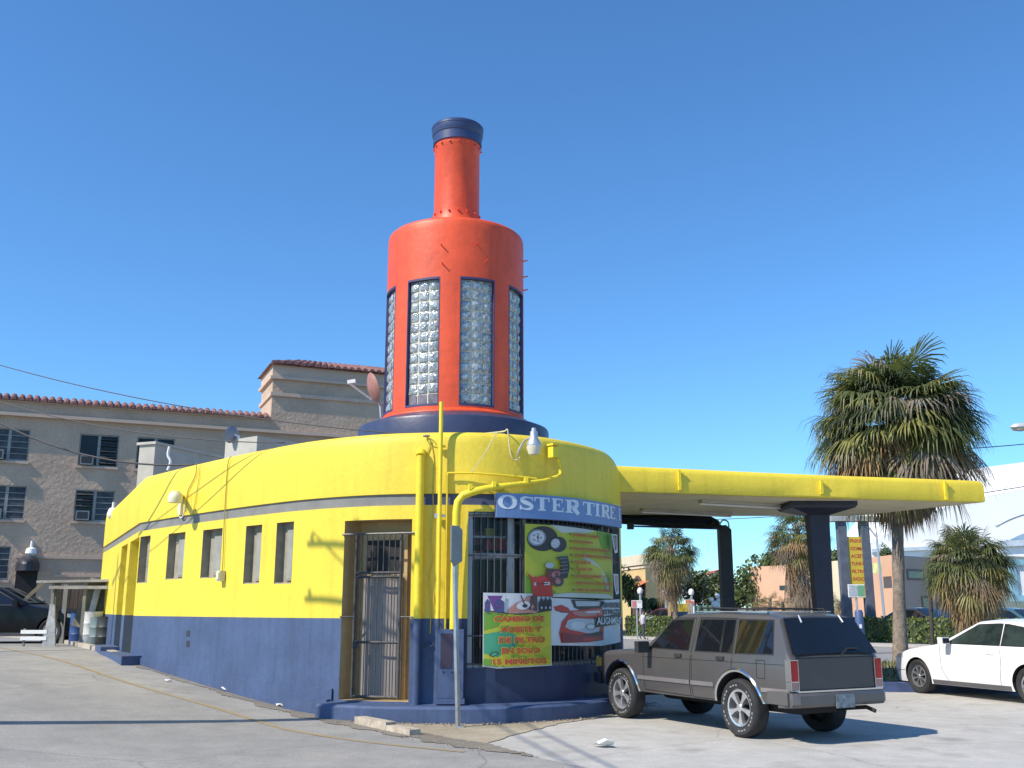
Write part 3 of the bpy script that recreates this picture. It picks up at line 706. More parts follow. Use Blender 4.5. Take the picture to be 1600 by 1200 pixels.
# ------------------------------------------------------------------ sign and banners (flat prints bent round the wall)
def curved(s0, z0): return lambda u, v, off: WS(s0+u, z0+v, off)
ss0 = HIT(776, 790, .16)[0]; ss1 = HIT(971, 800, .16)[0]
zt_ = HIT(776, 770, .16)[1]; zb_ = HIT(776, 808, .16)[1]; sw_ = ss1-ss0; sh_ = zt_-zb_
SIGNB = mat('sign_blue_panel', (.135, .225, .43), .4, var=.06, scale=2)
SIGNW = mat('sign_white_letters', (.62, .68, .74), .4, var=.04)
sg = thing('shop_sign', 'curved blue sign reading OSTER TIRE in white letters above the shop window', 'sign', tuple(WS(ss0, zb_, .16)))
f = curved(ss0, zb_)
MB().patch([(0, 0), (sw_, 0), (sw_, sh_), (0, sh_)], f, .12, 0, .13, .16).build('panel', SIGNB, sg, recalc=False)
lt = MB(); LO = .164
def bar(x0, y0, x1, y1): lt.patch([(x0, y0), (x1, y0), (x1, y1), (x0, y1)], f, .06, 0, 0, LO)
def stroke(pts, ws):                                # ribbon with a varying width
    P = [Vector((p[0], p[1], 0)) for p in pts]; L = []; Rr = []
    for i, p in enumerate(P):
        d = (P[min(i+1, len(P)-1)]-P[max(0, i-1)]).normalized(); nn = Vector((-d.y, d.x, 0))*ws[i]/2
        L.append(f(p.x+nn.x, p.y+nn.y, LO)); Rr.append(f(p.x-nn.x, p.y-nn.y, LO))
    k = len(P); lt.add(L+Rr, [(i, i+1, k+i+1, k+i) for i in range(k-1)])
def letter(ch, x, y, wd, h):
    t = .30*wd if ch not in 'OS' else .26*wd; sf = .09*h; th = .10*h
    if ch == 'O':
        n_ = 28
        pts = [(x+wd/2+(wd/2-t*.42)*math.cos(2*math.pi*i/n_), y+h/2+(h/2-th*.6)*math.sin(2*math.pi*i/n_)) for i in range(n_+1)]
        stroke(pts, [th*.9+(t*1.0-th*.9)*abs(math.cos(2*math.pi*i/n_))**1.5 for i in range(n_+1)])
    elif ch == 'S':
        pts = crom([Vector((x+wd*a, y+h*b, 0)) for a, b in ((.86, .70), (.80, .86), (.52, .945), (.24, .86), (.18, .72), (.34, .58), (.62, .46), (.80, .30), (.74, .14), (.46, .055), (.18, .13), (.10, .30))], 4)
        n_ = len(pts); stroke([(p.x, p.y) for p in pts], [th*.9+(t*.95-th*.9)*max(0, math.sin(math.pi*i/(n_-1)))**2 if .2 < i/(n_-1) < .8 else th*1.0+.3*t*(abs(i/(n_-1)-.5)-.3) for i in range(n_)])
        bar(x+.80*wd, y+.66*h, x+.90*wd, y+h*.98); bar(x+.06*wd, y+.02*h, x+.16*wd, y+h*.34)
    elif ch == 'T':
        bar(x, y+h-th, x+wd, y+h); bar(x, y+h*.68, x+.09*wd, y+h-th); bar(x+.91*wd, y+h*.68, x+wd, y+h-th)
        bar(x+wd/2-t/2, y+sf, x+wd/2+t/2, y+h-th); bar(x+wd*.24, y, x+wd*.76, y+sf)
    elif ch in 'EL':
        bar(x, y, x+wd, y+th); bar(x+.08*wd, y+th, x+.08*wd+t, y+h-sf); bar(x+.91*wd, y+th, x+wd, y+h*.32)
        if ch == 'E':
            bar(x, y+h-th, x+.94*wd, y+h); bar(x+.85*wd, y+h*.70, x+.94*wd, y+h-th); bar(x+.08*wd+t, y+h*.46, x+.66*wd, y+h*.46+th); bar(x+.60*wd, y+h*.36, x+.68*wd, y+h*.66)
        else: bar(x, y+h-sf, x+.5*wd, y+h)
    elif ch in 'I':
        bar(x, y, x+wd, y+sf); bar(x, y+h-sf, x+wd, y+h); bar(x+wd*.2, y+sf, x+wd*.8, y+h-sf)
    elif ch == 'R':
        bar(x, y, x+.52*wd, y+sf); bar(x+.10*wd, y+sf, x+.10*wd+t, y+h-sf); bar(x, y+h-sf, x+.2*wd, y+h)
        pts = crom([Vector((x+wd*a, y+h*b, 0)) for a, b in ((.2, .95), (.55, .95), (.80, .86), (.82, .72), (.78, .58), (.55, .50), (.2, .50))], 4)
        n_ = len(pts); stroke([(p.x, p.y) for p in pts], [th*.9+(t*.9-th)*math.sin(math.pi*i/(n_-1))**2 for i in range(n_)])
        stroke([(x+.50*wd, y+.50*h), (x+.70*wd, y+.25*h), (x+.88*wd, y+.04*h), (x+1.02*wd, y+.05*h)], [t*.8, t*.9, t*.8, .05*h])
    elif ch == ',':
        stroke([(x+wd*.5, y+.10*h), (x+wd*.55, y), (x+wd*.2, y-.14*h)], [.13*h, .10*h, .03*h])
# letter cells measured on the photo (left/right pixel edges)
for ch, xa, xb, hh in (('O', 778, 808, 1.06), ('S', 811, 836, 1), ('T', 835, 859, 1), ('E', 862, 880, 1), ('R', 883, 905, 1), ('T', 911, 929, 1), ('I', 930, 937, 1), ('R', 939, 952, 1), ('E', 953, 961, 1), (',', 961.5, 964, 1), ('I', 966.5, 969, 1)):
    u0 = HIT(xa, 790, .165)[0]-ss0; u1 = HIT(xb, 790, .165)[0]-ss0
    letter(ch, u0, sh_*.34, u1-u0, sh_*.56*hh)
lt.build('lettering', SIGNW, sg, recalc=False)

PRINT = {k: mat('print_'+k, tuple(x*.86+.012 for x in c), .5, var=.05, scale=3) for k, c in dict(lime=(.50, .52, .03), leaf=(.16, .36, .03), yellow=(.62, .55, .03), teal=(.06, .36, .20), red=(.50, .035, .02), orange=(.55, .07, .02), white=(.66, .67, .68), pale=(.55, .60, .56), black=(.03, .025, .025), brown=(.09, .05, .05), grey=(.30, .32, .34), silver=(.48, .52, .55), navy=(.06, .07, .20), purple=(.16, .05, .24), tan=(.42, .25, .2), maroon=(.22, .03, .03), pink=(.50, .22, .17)).items()}
PK = list(PRINT); PM = [PRINT[k] for k in PK]
class Print(MB):
    """layers of print on a sheet, each 1.5 mm above the last"""
    def __init__(s, f, off): super().__init__(); s.fm = f; s.o = off
    def poly(s, pts, k, sp=.08): s.o += .0012; s.patch(pts, s.fm, sp, PK.index(k), 0, s.o)
    def oval(s, x, y, a, b, k, rot=0, n=24, a0=0, a1=2*math.pi):
        s.poly([(x+a*math.cos(t)*math.cos(rot)-b*math.sin(t)*math.sin(rot), y+a*math.cos(t)*math.sin(rot)+b*math.sin(t)*math.cos(rot)) for t in np.linspace(a0, a1, n, endpoint=(a1-a0 < 6))], k)
    def txt(s, t, x, y, w_, h, k, bold=.02, shear=0): s.o += .0028; put_text(s, t, x, y, w_, h, s.fm, s.o, PK.index(k), bold, shear)
def banner(name, label, pxl, pxr, yt, yb, off, draw, pyref=None):
    s0 = HIT(pxl, (yt+yb)/2, off)[0]; s1 = HIT(pxr, (yt+yb)/2, off)[0]; zt = HIT(pxl, yt, off)[1]; zb = HIT(pxl, yb, off)[1]
    W_, H_ = s1-s0, zt-zb
    t = thing(name, label, 'banner', tuple(WS(s0, zb, off)))
    f = lambda u, v, o: WS(s0+u*W_, zb+v*H_, o+.008*math.sin(8*u+4*v)*math.sin(math.pi*u))
    sheet = Print(f, off); ink = Print(f, off+.002)
    draw(sheet, ink)
    sheet.build('sheet', PM, t, recalc=False, smooth=60)
    if ink.v: ink.build('print', PM, t, recalc=False, smooth=60)
    return t
def d_big(sh, p):
    sh.patch([(0, 0), (1, -.02), (1, .97), (0, 1)], sh.fm, .06, PK.index('lime'), .006, sh.o)
    p.poly([(0, 0), (.30, 0), (.20, .12), (.08, .22), (0, .30)], 'leaf'); p.poly([(.72, .97), (.99, .965), (.98, .55), (.88, .62), (.80, .75)], 'leaf')
    p.poly([(.2, 1), (.72, .975), (.6, .93), (.3, .90)], 'pale'); p.poly([(.0, 0), (.99, -.015), (.9, .05), (.4, .06)], 'pale')
    arc = [(.35+.5*math.sin(t), .08+.50*math.cos(t)) for t in np.linspace(.35, 1.5, 14)]; arc2 = [(.35+.56*math.sin(t), .06+.56*math.cos(t)) for t in np.linspace(1.5, .35, 14)]
    p.poly(arc+arc2, 'pale'); p.poly([(.46, .52), (.62, .50), (.78, .42), (.82, .20), (.5, .30)], 'yellow')
    for x, y, sc in ((.14, .80, 1), (.27, .73, .62)):                  # tyres
        p.oval(x, y, .125*sc, .175*sc, 'black', R(-6)); p.oval(x-.05*sc, y+.01, .07*sc, .115*sc, 'grey', R(-6)); p.oval(x-.05*sc, y+.01, .055*sc, .095*sc, 'white', R(-6))
        for k in range(5):
            t = 2*math.pi*k/5; p.oval(x-.05*sc+.03*sc*math.cos(t), y+.01+.055*sc*math.sin(t), .009*sc, .018*sc, 'grey', t, 10)
    p.poly([(.05, .0), (.21, .0), (.20, .12), (.19, .30), (.05, .26), (.0, .34), (.04, .22)], 'red')
    p.poly([(.06, .15), (.18, .16), (.18, .20), (.06, .19)], 'white'); p.poly([(.07, .165), (.17, .172), (.17, .185), (.07, .178)], 'black')
    p.oval(.24, .30, .09, .085, 'maroon', R(20)); p.oval(.245, .30, .05, .05, 'tan'); p.oval(.25, .21, .055, .07, 'brown'); p.oval(.25, .21, .025, .035, 'pink')
    p.oval(.18, .43, .035, .04, 'silver'); p.poly([(.15, .38), (.21, .38), (.21, .35), (.15, .34)], 'brown')
    p.poly([(.24, .55), (.35, .57), (.37, .42), (.34, .26), (.26, .26), (.29, .38), (.28, .48)], 'black')
    for k in range(5): p.poly([(.26+.02*(k % 2), .53-.05*k), (.35, .545-.05*k), (.35, .54-.05*k), (.26+.02*(k % 2), .522-.05*k)], 'grey')
    rows = [('CAMBIO GOMAS', .62), ('ROTACION', .42), ('BALANCE ELECTRONICO', .92), ('ALINEAMIENTO COMPUTER', 1.0), ('FRENOS', .34), ('TUNE-UP', .37), ('SUSPENSIONES Y', .70), ('SERVICIO DE ACEITE', .90), ('AIRE ACONDICIONADO', .84)]
    for k, (t, wd) in enumerate(rows):
        y = .885-.098*k; x0 = .40; W1 = .53*wd
        p.txt(t, x0+W1/2, y-.03, W1+.006, .055, 'yellow', .07); p.txt(t, x0+W1/2, y-.025, W1, .045, 'orange', .035)
        if k != 7: p.oval(.365, y, .009, .012, 'black', 0, 10)
    for y0, y1 in ((.66, .95), (.04, .35)):                             # two pale figures at the right edge
        p.poly([(.885, y1), (.985, y1), (.985, y0+.02), (.93, y0), (.90, y0+.12)], 'white'); p.poly([(.905, y1-.02), (.97, y1-.02), (.965, y0+.06), (.935, y0+.04)], 'brown' if y0 > .5 else 'tan')
        p.poly([(.925, y1-.04), (.94, y1-.04), (.945, y0+.1), (.935, y0+.1)], 'pale')
ban1 = banner('service_banner', 'large lime green banner with tyres and a red list of services covering the window', 820, 957, 818, 932, .05, d_big)
def d_oil(sh, p):
    sh.patch([(0, .03), (.2, 0), (1, .02), (1, .985), (0, 1)], sh.fm, .06, PK.index('white'), .006, sh.o)
    top = [(.01+.98*t, .765-.055*math.sin(math.pi*t)) for t in np.linspace(0, 1, 16)]
    p.poly([(.01, .045), (.22, .02), (.99, .035)]+top[::-1], 'lime')
    p.poly([(.01, .20), (.01, .45), (.30, .50), (.55, .40), (.40, .25), (.20, .15)], 'teal'); p.poly([(.01, .5), (.01, .74), (.25, .70), (.20, .55)], 'leaf')
    p.poly([(.45, .44), (.98, .56), (.98, .30), (.70, .20)], 'yellow'); p.poly([(.20, .02), (.99, .035), (.95, .12), (.5, .10)], 'yellow')
    p.poly([(.0, .05), (.2, .03), (.12, .12), (.01, .13)], 'leaf'); p.poly([(.15, .12), (.25, .02), (.40, .05), (.25, .18)], 'yellow')
    cap_ = [(q[0], q[1]+.012) for q in top]
    p.poly(top+cap_[::-1], 'black')
    p.poly([(.02, .975), (.30, .97), (.28, .74), (.02, .77)], 'white')
    p.poly([(.05, .96), (.26, .96), (.20, .86), (.15, .74), (.10, .86)], 'purple')
    for x0, x1 in ((.02, .09), (.15, .28)):
        p.poly([(x0, .74), (x1, .735), (x1, .88), ((x0+x1)/2, .92), (x0, .87)], 'navy'); p.poly([(x0+.005, .83), (x1-.005, .83), (x1-.005, .81), (x0+.005, .81)], 'purple')
    p.poly([(.32, .735), (.75, .725), (.77, .96), (.62, .965), (.56, .90), (.44, .86), (.36, .80)], 'pink'); p.poly([(.62, .78), (.76, .75), (.765, .96), (.66, .96)], 'brown')
    p.oval(.55, .83, .10, .055, 'white', R(10)); p.oval(.57, .825, .04, .025, 'black'); p.poly([(.50, .965), (.52, .965), (.57, .85), (.55, .85)], 'maroon')
    p.poly([(.78, .74), (.99, .76), (.99, .88), (.78, .88)], 'black')
    for k in range(3):
        x = .80+.065*k; p.poly([(x, .80), (x+.055, .80), (x+.055, .90), (x+.036, .925), (x+.033, .96), (x+.02, .96), (x+.018, .925), (x, .90)], 'black'); p.oval(x+.026, .80, .013, .018, 'silver', 0, 10)
    for k, (t, wd, xc) in enumerate((('CAMBIO DE', .72, .50), ('ACEITE Y', .60, .52), ('DE FILTRO', .66, .53), ('EN SOLO', .55, .51), ('15 MINUTOS', .76, .50))):
        y = .605-.140*k
        p.txt(t, xc, y, wd+.015, .094, 'yellow', .075, 0); p.txt(t, xc, y+.008, wd, .078, 'orange', .045, 0)
    p.poly([(.07, .17), (.10, .21), (.17, .225), (.20, .20), (.13, .15)], 'black'); p.poly([(.09, .175), (.12, .205), (.16, .212), (.18, .20), (.13, .163)], 'teal')
ban2 = banner('oil_change_banner', 'green and yellow banner with red Spanish lettering about a quick oil change', 754, 862, 926, 1045, .075, d_oil)
def d_car(sh, p):
    sh.patch([(.0, .06), (.6, .0), (1, .05), (1, .99), (.5, .955), (0, 1)], sh.fm, .06, PK.index('white'), .006, sh.o)
    p.poly([(.20, .97), (.24, .80), (.34, .73), (.60, .80), (.66, .95)], 'black'); p.poly([(.25, .94), (.27, .83), (.56, .84), (.58, .93)], 'silver')
    p.poly([(.02, .82), (.10, .86), (.17, .80), (.21, .70), (.12, .70), (.04, .74)], 'red'); p.poly([(.03, .76), (.14, .72), (.19, .70), (.10, .70)], 'black')
    p.poly([(.09, .10), (.07, .30), (.10, .52), (.20, .74), (.34, .76), (.60, .80), (.63, .70), (.63, .12), (.40, .09)], 'red')
    p.poly([(.22, .72), (.36, .73), (.60, .77), (.62, .66), (.50, .64), (.34, .62), (.24, .66)], 'pink'); p.poly([(.36, .72), (.56, .74), (.57, .70), (.40, .69)], 'white')
    p.poly([(.13, .42), (.16, .55), (.26, .585), (.50, .56), (.57, .40), (.55, .26), (.38, .28), (.18, .36)], 'silver'); p.oval(.28, .44, .09, .08, 'white'); p.oval(.44, .41, .08, .07, 'grey'); p.oval(.44, .41, .05, .045, 'white')
    p.poly([(.10, .10), (.09, .30), (.30, .23), (.60, .22), (.62, .12)], 'maroon'); p.poly([(.30, .23), (.60, .22), (.62, .30), (.57, .31)], 'black'); p.poly([(.33, .19), (.58, .18), (.58, .13), (.33, .12)], 'red')
    p.poly([(.49, .385), (.995, .47), (.995, .68), (.49, .60)], 'black')
    p.txt('SHOCKS', .80, .80, .37, .12, 'grey', .05); p.txt('SHOCKS', .80, .805, .36, .11, 'black', .02)
    p.txt('STRUTS', .80, .66, .38, .11, 'grey', .05); p.txt('STRUTS', .80, .665, .37, .10, 'black', .02)
    p.txt('ALIGNMENT', .745, .45, .48, .15, 'white', .03)
ban3 = banner('alignment_banner', 'white banner showing the front of a red car and black SHOCKS lettering', 861, 969, 934, 1013, .065, d_car)
# stock on the shelf behind the bars, seen at the window's upper left
def shelfbox(px0, px1, y0, y1, k, lab, d=-.45):
    s0 = HIT(px0, (y0+y1)/2)[0]; s1 = HIT(px1, (y0+y1)/2)[0]; zt = HIT((px0+px1)/2, y0)[1]; zb = HIT((px0+px1)/2, y1)[1]
    t = MB(); ff_ = lambda u, v, o: WS(u, v, o)
    t.patch([(s0, zb), (s1, zb), (s1, zt), (s0, zt)], ff_, .5, 0, .25, d)
    o = t.build('display_box', [PRINT[k]], None, recalc=False); tag(o, lab, 'box', 'boxes on display behind the window bars'); return o
b0_ = HIT(738, 900)[0]; b1_ = HIT(812, 900)[0]
shf = MB()
for z in (2.33, 2.66): shf.patch([(b0_, z), (b1_, z), (b1_, z+.03), (b0_, z+.03)], lambda u, v, o: WS(u, v, o), .5, 0, .3, -.42)
for u_ in (b0_, b1_-.03): shf.patch([(u_, 2.30), (u_+.03, 2.30), (u_+.03, 2.95), (u_, 2.95)], lambda u, v, o: WS(u, v, o), .5, 0, .3, -.415)
tag(shf.build('display_shelf', GALV, None, recalc=False), 'grey metal display shelf standing behind the barred shop window', 'shelf')
shelfbox(737, 764, 828, 848, 'maroon', 'dark red display box on the upper shelf nearest the yellow pipes')
shelfbox(769, 786, 822, 836, 'yellow', 'yellow display box topmost behind the bars')
shelfbox(769, 788, 840, 857, 'red', 'bright red display box on the upper shelf beside the dark red one')
shelfbox(790, 812, 838, 857, 'red', 'red display box half behind the window post')
shelfbox(737, 749, 858, 871, 'yellow', 'small yellow display box on the lower shelf')
shelfbox(750, 766, 858, 871, 'orange', 'orange red display box on the lower shelf beside the small yellow one')
shelfbox(769, 790, 860, 871, 'grey', 'pale grey display box on the lower shelf')
# ------------------------------------------------------------------ lamps, dish and boxes fixed to the building
LENS = mat('frosted_lamp_lens', (.62, .58, .44), .3, var=.06)
def barn_light(base, tip, sc, label, wallrun=None):
    t = thing('wall_lamp', label, 'lamp', tuple(tip))
    m = MB(); a = Vector(base); b = Vector(tip)
    m.tube(crom([a, a+Vector((.0, -.10, .10))*sc, Vector((a.x*.6+b.x*.4, a.y*.5+b.y*.5, b.z+.16*sc)), Vector((b.x-.06*sc, b.y+.02, b.z+.20*sc)), Vector((b.x, b.y, b.z+.19*sc))], 5), .022*sc, 8)
    m.build('arm', GALV, t, smooth=60)
    h = MB().lathe([(.0, .40), (.045, .40), (.05, .34), (.075, .33), (.085, .20), (.13, .12), (.155, .06), (.155, .035)], (0, 0, 0), 24)
    h.v = [(v[0]*sc+b.x, v[1]*sc+b.y, v[2]*sc+b.z) for v in h.v]; h.build('lamp_head', GALV, t, smooth=40)
    e = MB().lathe([(.15, .035), (.148, -.02), (.105, -.15), (.0, -.16)], (0, 0, 0), 24); e.v = [(v[0]*sc+b.x, v[1]*sc+b.y, v[2]*sc+b.z) for v in e.v]; e.build('lens', LENS, t, smooth=40)
    return t
bt = seen(834, 699, .40)
barn_light(seen(809, 716, .06), bt, .74, 'galvanised dusk lamp on a bent arm at the rounded yellow parapet', None)
cbm = MB(); cbm.tube(crom([seen(x, y, .05) for x, y in [(812, 715), (806, 719), (800, 716), (796, 700), (794, 680), (792, 671)]]+[WS(HIT(790, 690)[0], 4.28, -.1), WS(HIT(765, 690)[0], 4.3, -.5)], 5), .012, 6)
tag(cbm.build('lamp_conduit', mat('cream_conduit', (.6, .55, .3), .5), None, smooth=60), 'thin cream conduit looping from the dusk lamp over the parapet', 'conduit')
cbm = MB(); cbm.tube([seen(776, 676, .06), seen(760, 705, .30), seen(737, 738, .12)], .007, 5)
tag(cbm.build('hanging_cable', mat('white_cable', (.6, .58, .4), .6), None), 'thin pale cable hanging slantwise across the front parapet', 'cable')
# flood light on the left wall
fp = seen(274, 777, .38); t = thing('flood_lamp', 'cream plastic flood lamp on the left yellow wall above the windows', 'lamp', tuple(fp))
m = MB(); q = seen(283, 784, .0); n_ = WS(HIT(283, 784)[0], 0, 1)-WS(HIT(283, 784)[0], 0, 0)
m.tube([seen(284, 776, 0.02), fp.lerp(q, .5)+Vector((0, 0, .08)), fp], .05, 8); m.box(seen(282, 793, .04), (.10, .05, .28), rz=R(-45)); m.build('bracket', mat('cream_plastic', (.70, .66, .42), .5), t)
h = MB().lathe([(.0, .12), (.07, .11), (.12, .05), (.135, -.02), (.12, -.10), (.0, -.11)], tuple(fp), 20); h.build('lamp_head', mat('cream_plastic', ()), t, smooth=60)
m = MB().tube(crom([seen(x, y, .03) for x, y in [(278, 792), (279, 803), (283, 809), (287, 803), (288, 790)]], 4), .012, 5); m.build('flex', WHT, t)
m = MB()
m.tube(crom([seen(x, y, .03) for x, y in [(307, 723), (306, 740), (299, 756), (293, 770), (290, 800)]], 4), .009, 5)
m.tube(crom([seen(x, y, .03) for x, y in [(313, 726), (309, 760), (302, 800), (296, 815)]], 4), .006, 5)
m.tube(crom([seen(x, y, .03) for x, y in [(361, 713), (356, 725), (353, 770), (350, 820), (348, 880), (347, 892)]], 4), .009, 5)
tag(m.build('lamp_cable', mat('yellowed_cable', (.36, .30, .04), .6), None), 'thin cables stapled down the left yellow wall to the flood lamp and box', 'cable')
m = MB(); q = seen(345, 900, .06); m.box(q, (.13, .10, .18), rz=R(-46)); m.box((q.x-.01, q.y-.02, q.z+.0), (.09, .10, .12), rz=R(-46))
tag(m.build('junction_box', mat('cream_box_plastic', (.60, .57, .40), .5), None), 'small cream junction box under the middle niche window', 'junction box')
m = MB(); s_, z_ = HIT(294, 996); ff_ = lambda u, v, o: WS(u, v, o)
for px, py in ((294, 990), (294, 1006)):
    s_, z_ = HIT(px, py); m.patch([(s_-.07, z_-.055), (s_+.07, z_-.055), (s_+.07, z_+.055), (s_-.07, z_+.055)], ff_, .5, 0, 0, .003)
m.build('wall_vent', mat('vent_hole', (.03, .035, .05), .9), bld, recalc=False)
lp = PY(176, 802, 27.2); t = thing('wall_lamp', 'small white lamp on an arm at the far end of the yellow wall', 'lamp', tuple(lp))
m = MB(); m.tube([lp, lp+Vector((.25, -.1, .12)), Vector((WS(.9, lp.z).x, WS(.9, lp.z).y, lp.z+.05))], .03, 8); m.build('arm', YELC, t)
MB().lathe([(0, .30), (.03, .30), (.035, .16), (.10, .12), (.14, .0), (.13, -.10), (.06, -.16), (0, -.17)], tuple(lp), 18).build('lamp_head', WHT, t, smooth=50)
# satellite dish on the roof, left of the bottle
dp = PY(583, 606, 19.6); t = thing('satellite_dish', 'tilted round satellite dish on the roof beside the red bottle', 'satellite dish', tuple(dp))
M = Matrix.Translation(dp) @ Matrix.Rotation(R(-62), 4, 'Z') @ Matrix.Rotation(R(-72), 4, 'X') @ Matrix.Rotation(R(0), 4, 'Z')
DISHM = mat('rusty_dish', (.36, .17, .14), .55, var=.15, scale=5)
m = MB().lathe([(0.0, -.07), (.10, -.062), (.2, -.035), (.28, .0), (.30, .012), (.29, .0), (.2, -.05), (0, -.085)], (0, 0, 0), 32); m.v = [tuple(M @ Vector((v[0]*.9, v[1]*1.05, v[2]))) for v in m.v]; m.build('dish', DISHM, t, smooth=60)
foc = M @ Vector((0, .0, .34)); low = M @ Vector((.05, -.29, .0))
foc = Vector((dp.x-.42, dp.y-.30, dp.z+.02)); low = Vector((dp.x-.02, dp.y-.05, dp.z-.25))
m = MB().tube([low, foc], .022, 6); m.box((foc.x+.03, foc.y, foc.z+.04), (.16, .07, .07), ry=R(-10)); m.build('feed_arm', WHT, t)
m = MB().tube([dp+Vector((.02, .1, -.1)), Vector((dp.x+.14, dp.y+.12, dp.z-.35)), Vector((dp.x+.30, dp.y+.15, Z_ROOF))], .028, 8); m.build('mast', GALV, t)
# a second little dish farther along the roof
dp = PY(362, 679, 22.0); t = thing('satellite_dish', 'small blue grey satellite dish on a pole above the left wall', 'satellite dish', tuple(dp))
m = MB().lathe([(0, -.04), (.12, -.03), (.2, 0.02), (.12, -.045), (0, -.055)], (0, 0, 0), 20); M = Matrix.Translation(dp) @ Matrix.Rotation(R(60), 4, 'Z') @ Matrix.Rotation(R(-75), 4, 'X'); m.v = [tuple(M @ Vector(v)) for v in m.v]; m.build('dish', mat('blue_grey_dish', (.20, .24, .30), .5), t, smooth=60)
m = MB().tube([(dp.x+.06, dp.y+.03, dp.z), (dp.x+.14, dp.y+.05, dp.z-.02), (dp.x+.15, dp.y+.05, Z_ROOF)], .035, 8); m.build('mast', WHT, t)
# pale plastered boxes standing on the roof
PLAS = mat('pale_grey_plaster', (.44, .42, .37), .85, var=.12, scale=1.5, bump=.2, bscale=15)
def roofbox(p0, p1, depth, zt, lab, lip=True):
    d = (p1-p0); L = d.length; u = d.normalized(); v = Vector((-u.y, u.x, 0))
    t = thing('roof_parapet_box', lab, 'roof structure', (p0.x, p0.y, Z_ROOF))
    m = MB(); c = p0+u*L/2+v*depth/2; m.box((c.x, c.y, (zt+Z_ROOF)/2), (L, depth, zt-Z_ROOF), rz=math.atan2(u.y, u.x)); m.build('wall', PLAS, t)
    if lip:
        m = MB(); m.box((c.x, c.y, zt+.03), (L+.10, depth+.10, .06), rz=math.atan2(u.y, u.x)); m.build('coping', PLAS, t)
    return t
a = PY(243, 690, 22.8); b = PY(392, 706, 26.2); roofbox(Vector((a.x, a.y, 0)), Vector((b.x, b.y, 0)), .45, a.z-.06, 'long pale plastered box on the roof at the far left end')
a = PY(402, 681, 21.6); b = PY(520, 694, 23.4); roofbox(Vector((a.x, a.y, 0)), Vector((b.x, b.y, 0)), 1.1, a.z, 'shorter pale plastered box on the roof nearer the bottle', False)
m = MB(); q = PY(262, 735, 22.6); m.tube(crom([Vector((q.x, q.y, q.z+.0)), Vector((q.x+.05, q.y, q.z+.2)), Vector((q.x-.02, q.y, q.z+.35)), Vector((q.x, q.y, q.z+.55))], 4), .03, 6)
tag(m.build('vent_pipe', WHT, None), 'thin crooked white pipe on the front of the long pale roof box', 'pipe')

# ------------------------------------------------------------------ brown apartment block
STUC = mat('brown_stucco', (.47, .35, .26), .9, var=.10, scale=.6, bump=1.6, bscale=5.5, fine=.10, fscale=14)
STUC2 = mat('smooth_brown_plaster', (.52, .395, .31), .85, var=.06, scale=1)
TILE = mat('clay_roof_tile', (.22, .105, .09), .8, var=.35, scale=4, fine=.25, fscale=9)
WFR = mat('apartment_window_frame', (.28, .28, .26), .5, .3, var=.15)
WGL = mat('apartment_dark_glass', (.012, .015, .022), .2, var=.5, scale=.7, spec=.3)
LOUV = mat('grey_louvre_glass', (.06, .062, .065), .4, var=.45, scale=2, spec=.35)
apA = PZ(0, 613, 12.0); apB = PZ(420, 644.5, 12.0)
ud = Vector((apB.x-apA.x, apB.y-apA.y, 0)).normalized(); vd = Vector((ud.y, -ud.x, 0))    # vd faces the camera
def AP(u, z, o=0.): p = apA+ud*u+vd*o; return Vector((p.x, p.y, z))
def APU(px, py):                                    # facade coordinates seen at a pixel
    r = Vector(ray(px, py)); n_ = vd; k = (apA-Vector((0, 0, EYE))).dot(n_)/r.dot(n_); p = Vector((0, 0, EYE))+r*k
    return (p-apA).dot(ud), p.z
apt = thing('apartment_block', 'brown stucco three storey apartment block with louvred windows and a tiled corner tower', 'apartment building', tuple(AP(10, .5)))
U0, U1 = -14, 30; UT0 = APU(425, 620)[0]
fA = lambda u, v, o: AP(u, v, o)
_, zc = APU(150, 668); ztop = 11.75
wins = []
for (a, b, c, d, e) in [(-18, 46, 669, 720, 0), (123, 185, 679, 729, 1), (213, 272, 684, 734, 3), (-22, 40, 758, 812, 0), (116, 178, 766, 815, 2), (-40, 15, 853, 906, 2), (207, 268, 772, 820, 1), (-110, -50, 660, 712, 1), (-115, -55, 750, 806, 2)]:
    ua, za = APU(a, (c+d)/2); ub, _ = APU(b, (c+d)/2); zt = APU((a+b)/2, c)[1]; zb = APU((a+b)/2, d)[1]; wins.append((ua, ub, zb, zt, e))
su = sorted({U0, U1}|{round(w_[0], 4) for w_ in wins}|{round(w_[1], 4) for w_ in wins}); sz = sorted({-.5, ztop}|{round(w_[2], 4) for w_ in wins}|{round(w_[3], 4) for w_ in wins})
m = MB()
for i in range(len(su)-1):
    for j in range(len(sz)-1):
        um, zm = (su[i]+su[i+1])/2, (sz[j]+sz[j+1])/2
        if any(w_[0] < um < w_[1] and w_[2] < zm < w_[3] for w_ in wins): continue
        m.add([AP(su[i], sz[j]), AP(su[i+1], sz[j]), AP(su[i+1], sz[j+1]), AP(su[i], sz[j+1])], [(0, 1, 2, 3)])
for (a, b, c, d, e) in wins:
    m.add([AP(a, c), AP(a, d), AP(a, d, -.15), AP(a, c, -.15), AP(b, c), AP(b, d), AP(b, d, -.15), AP(b, c, -.15)], [(0, 1, 2, 3), (4, 5, 6, 7), (0, 4, 7, 3), (1, 5, 6, 2)])
D_ = -14
m.add([AP(U0, -.5), AP(U0, ztop), AP(U0, ztop, D_), AP(U0, -.5, D_), AP(U1, -.5), AP(U1, ztop), AP(U1, ztop, D_), AP(U1, -.5, D_)], [(0, 1, 2, 3), (4, 5, 6, 7), (1, 5, 6, 2), (3, 2, 6, 7)])
m.build('wall', STUC, apt, recalc=False)
ZCO = APU(150, 659)[1]
